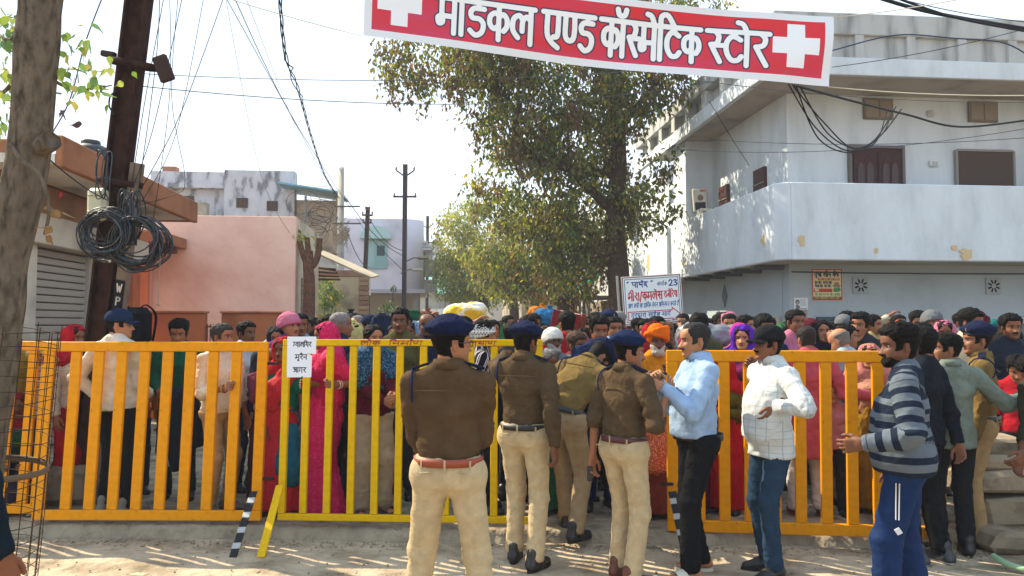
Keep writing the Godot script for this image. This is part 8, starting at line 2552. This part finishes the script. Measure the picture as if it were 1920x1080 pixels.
	var bp := thing("black_backpack", "black backpack held up behind the navy cap at the left", "backpack", at(256, 612, 7.3), -12)
	boxpart("bag_body", Vector3(0, 0.0, 0), Vector3(0.27, 0.36, 0.2), cloth(hx("17191f"), 0.8, 1.0), bp, 0.06)
	boxpart("pocket", Vector3(0.02, -0.06, 0.11), Vector3(0.2, 0.17, 0.05), cloth(hx("1d2027")), bp, 0.02)
	for x in [-0.1, 0.1]:
		var sp_ := begin()
		tube(sp_, curve([Vector3(x, 0.16, 0.1), Vector3(x * 1.2, 0.2, 0.02), Vector3(x, 0.1, -0.14), Vector3(x, -0.14, -0.1)], 5), 0.014, 5, true, 0.4)
		part("strap", done(sp_), cloth(hx("121318")), bp)

func oddments() -> void:
	# broken kerb stones piled at the lower right
	var st := thing("stone_pile", "pile of broken concrete slabs at the lower right", "rubble", Vector3(px(1895, 5.9), 0, -6.0))
	var r := RandomNumberGenerator.new()
	r.seed = 8
	for q in [[0.0, 0.08, 0.1, 0.7, 0.16, 0.5, 0.1], [0.1, 0.27, -0.05, 0.62, 0.2, 0.5, -0.15], [-0.06, 0.47, -0.1, 0.6, 0.18, 0.45, 0.2], [0.12, 0.60, -0.2, 0.75, 0.10, 0.5, 0.05], [0.0, 0.70, -0.35, 0.6, 0.12, 0.5, -0.2], [0.35, 0.1, 0.35, 0.4, 0.2, 0.35, 0.5], [-0.25, 0.78, -0.5, 0.5, 0.08, 0.4, 0.4]]:
		var ms := begin()
		box(ms, Vector3.ZERO, Vector3(q[3], q[4], q[5]), Basis(), 0.03)
		var md := MeshDataTool.new()
		var mesh := done(ms)
		md.create_from_surface(mesh, 0)
		for i in md.get_vertex_count():
			var v := md.get_vertex(i)
			md.set_vertex(i, v + Vector3(noise.get_noise_3d(v.x * 5 + q[0] * 9, v.y * 5, v.z * 5), noise.get_noise_3d(v.x * 5, v.y * 5 + q[1] * 9, v.z * 5), noise.get_noise_3d(v.z * 5, v.x * 5, v.y * 5 + q[1])) * 0.05)
		mesh.clear_surfaces()
		md.commit_to_surface(mesh)
		var s2 := begin()
		s2.set_smooth_group(-1)
		s2.append_from(mesh, 0, Transform3D())
		part("slab", mesh, wall(hx("9a8c76"), stain_tex(0.4, int(q[1] * 10)), 0.95, 1.2, 1.0), st, Transform3D(Basis(Vector3.UP, q[6]) * Basis(Vector3.BACK, r.randfn() * 0.06), Vector3(q[0], q[1], q[2])))
	var pp := begin()
	tube(pp, curve([Vector3(px(1858, 5.4), 0.06, -5.45), Vector3(px(1880, 5.3), 0.045, -5.3), Vector3(px(1940, 5.2), 0.03, -5.1)], 6), 0.022, 10)
	tag(part("green_pipe", done(pp), mt(hx("8fb08a"), 0.4)), "pale green plastic pipe lying at the lower right", "pipe")
	# low stone lump behind the left barricade and litter
	var lump := begin()
	box(lump, Vector3.ZERO, Vector3(0.5, 0.34, 0.4), Basis(), 0.06)
	tag(part("concrete_block", done(lump), wall(hx("8a7e6c"), stain_tex(0.5, 2), 0.95, 1.5, 1.0), self, Transform3D(Basis(Vector3.UP, 0.2), Vector3(px(128, 6.9), 0.26, -6.95))), "rough concrete block at the foot of the rusty pole", "block")
	for q in [[68, 985, "a9adb0", "crumpled white wrapper under the left barricade"], [270, 1075, "b9a888", "dry curled leaf on the road in the sunlit patch"], [1180, 1052, "a08058", "small tan scrap lying by the gap"]]:
		var d: float = 1.68 * F / (q[1] - 605.0)
		var ls := begin()
		ls.set_smooth_group(0)
		var pv := []
		for i in 5:
			var row := []
			for k in 3: row.append(Vector3(-0.05 + 0.025 * i, 0.006 + 0.01 * absf(sin(i * 1.7 + k)), -0.025 + 0.025 * k))
			if pv:
				for k in 2: quad(ls, pv[k], row[k], row[k + 1], pv[k + 1])
			pv = row
		var lo := part("litter", done(ls), mt(hx(q[2]), 0.7), self, Transform3D(Basis(Vector3.UP, q[0]), Vector3(px(q[0], d), 0.012 if d < 6.0 else 0.1, -d)))
		tag(lo, q[3], "litter")
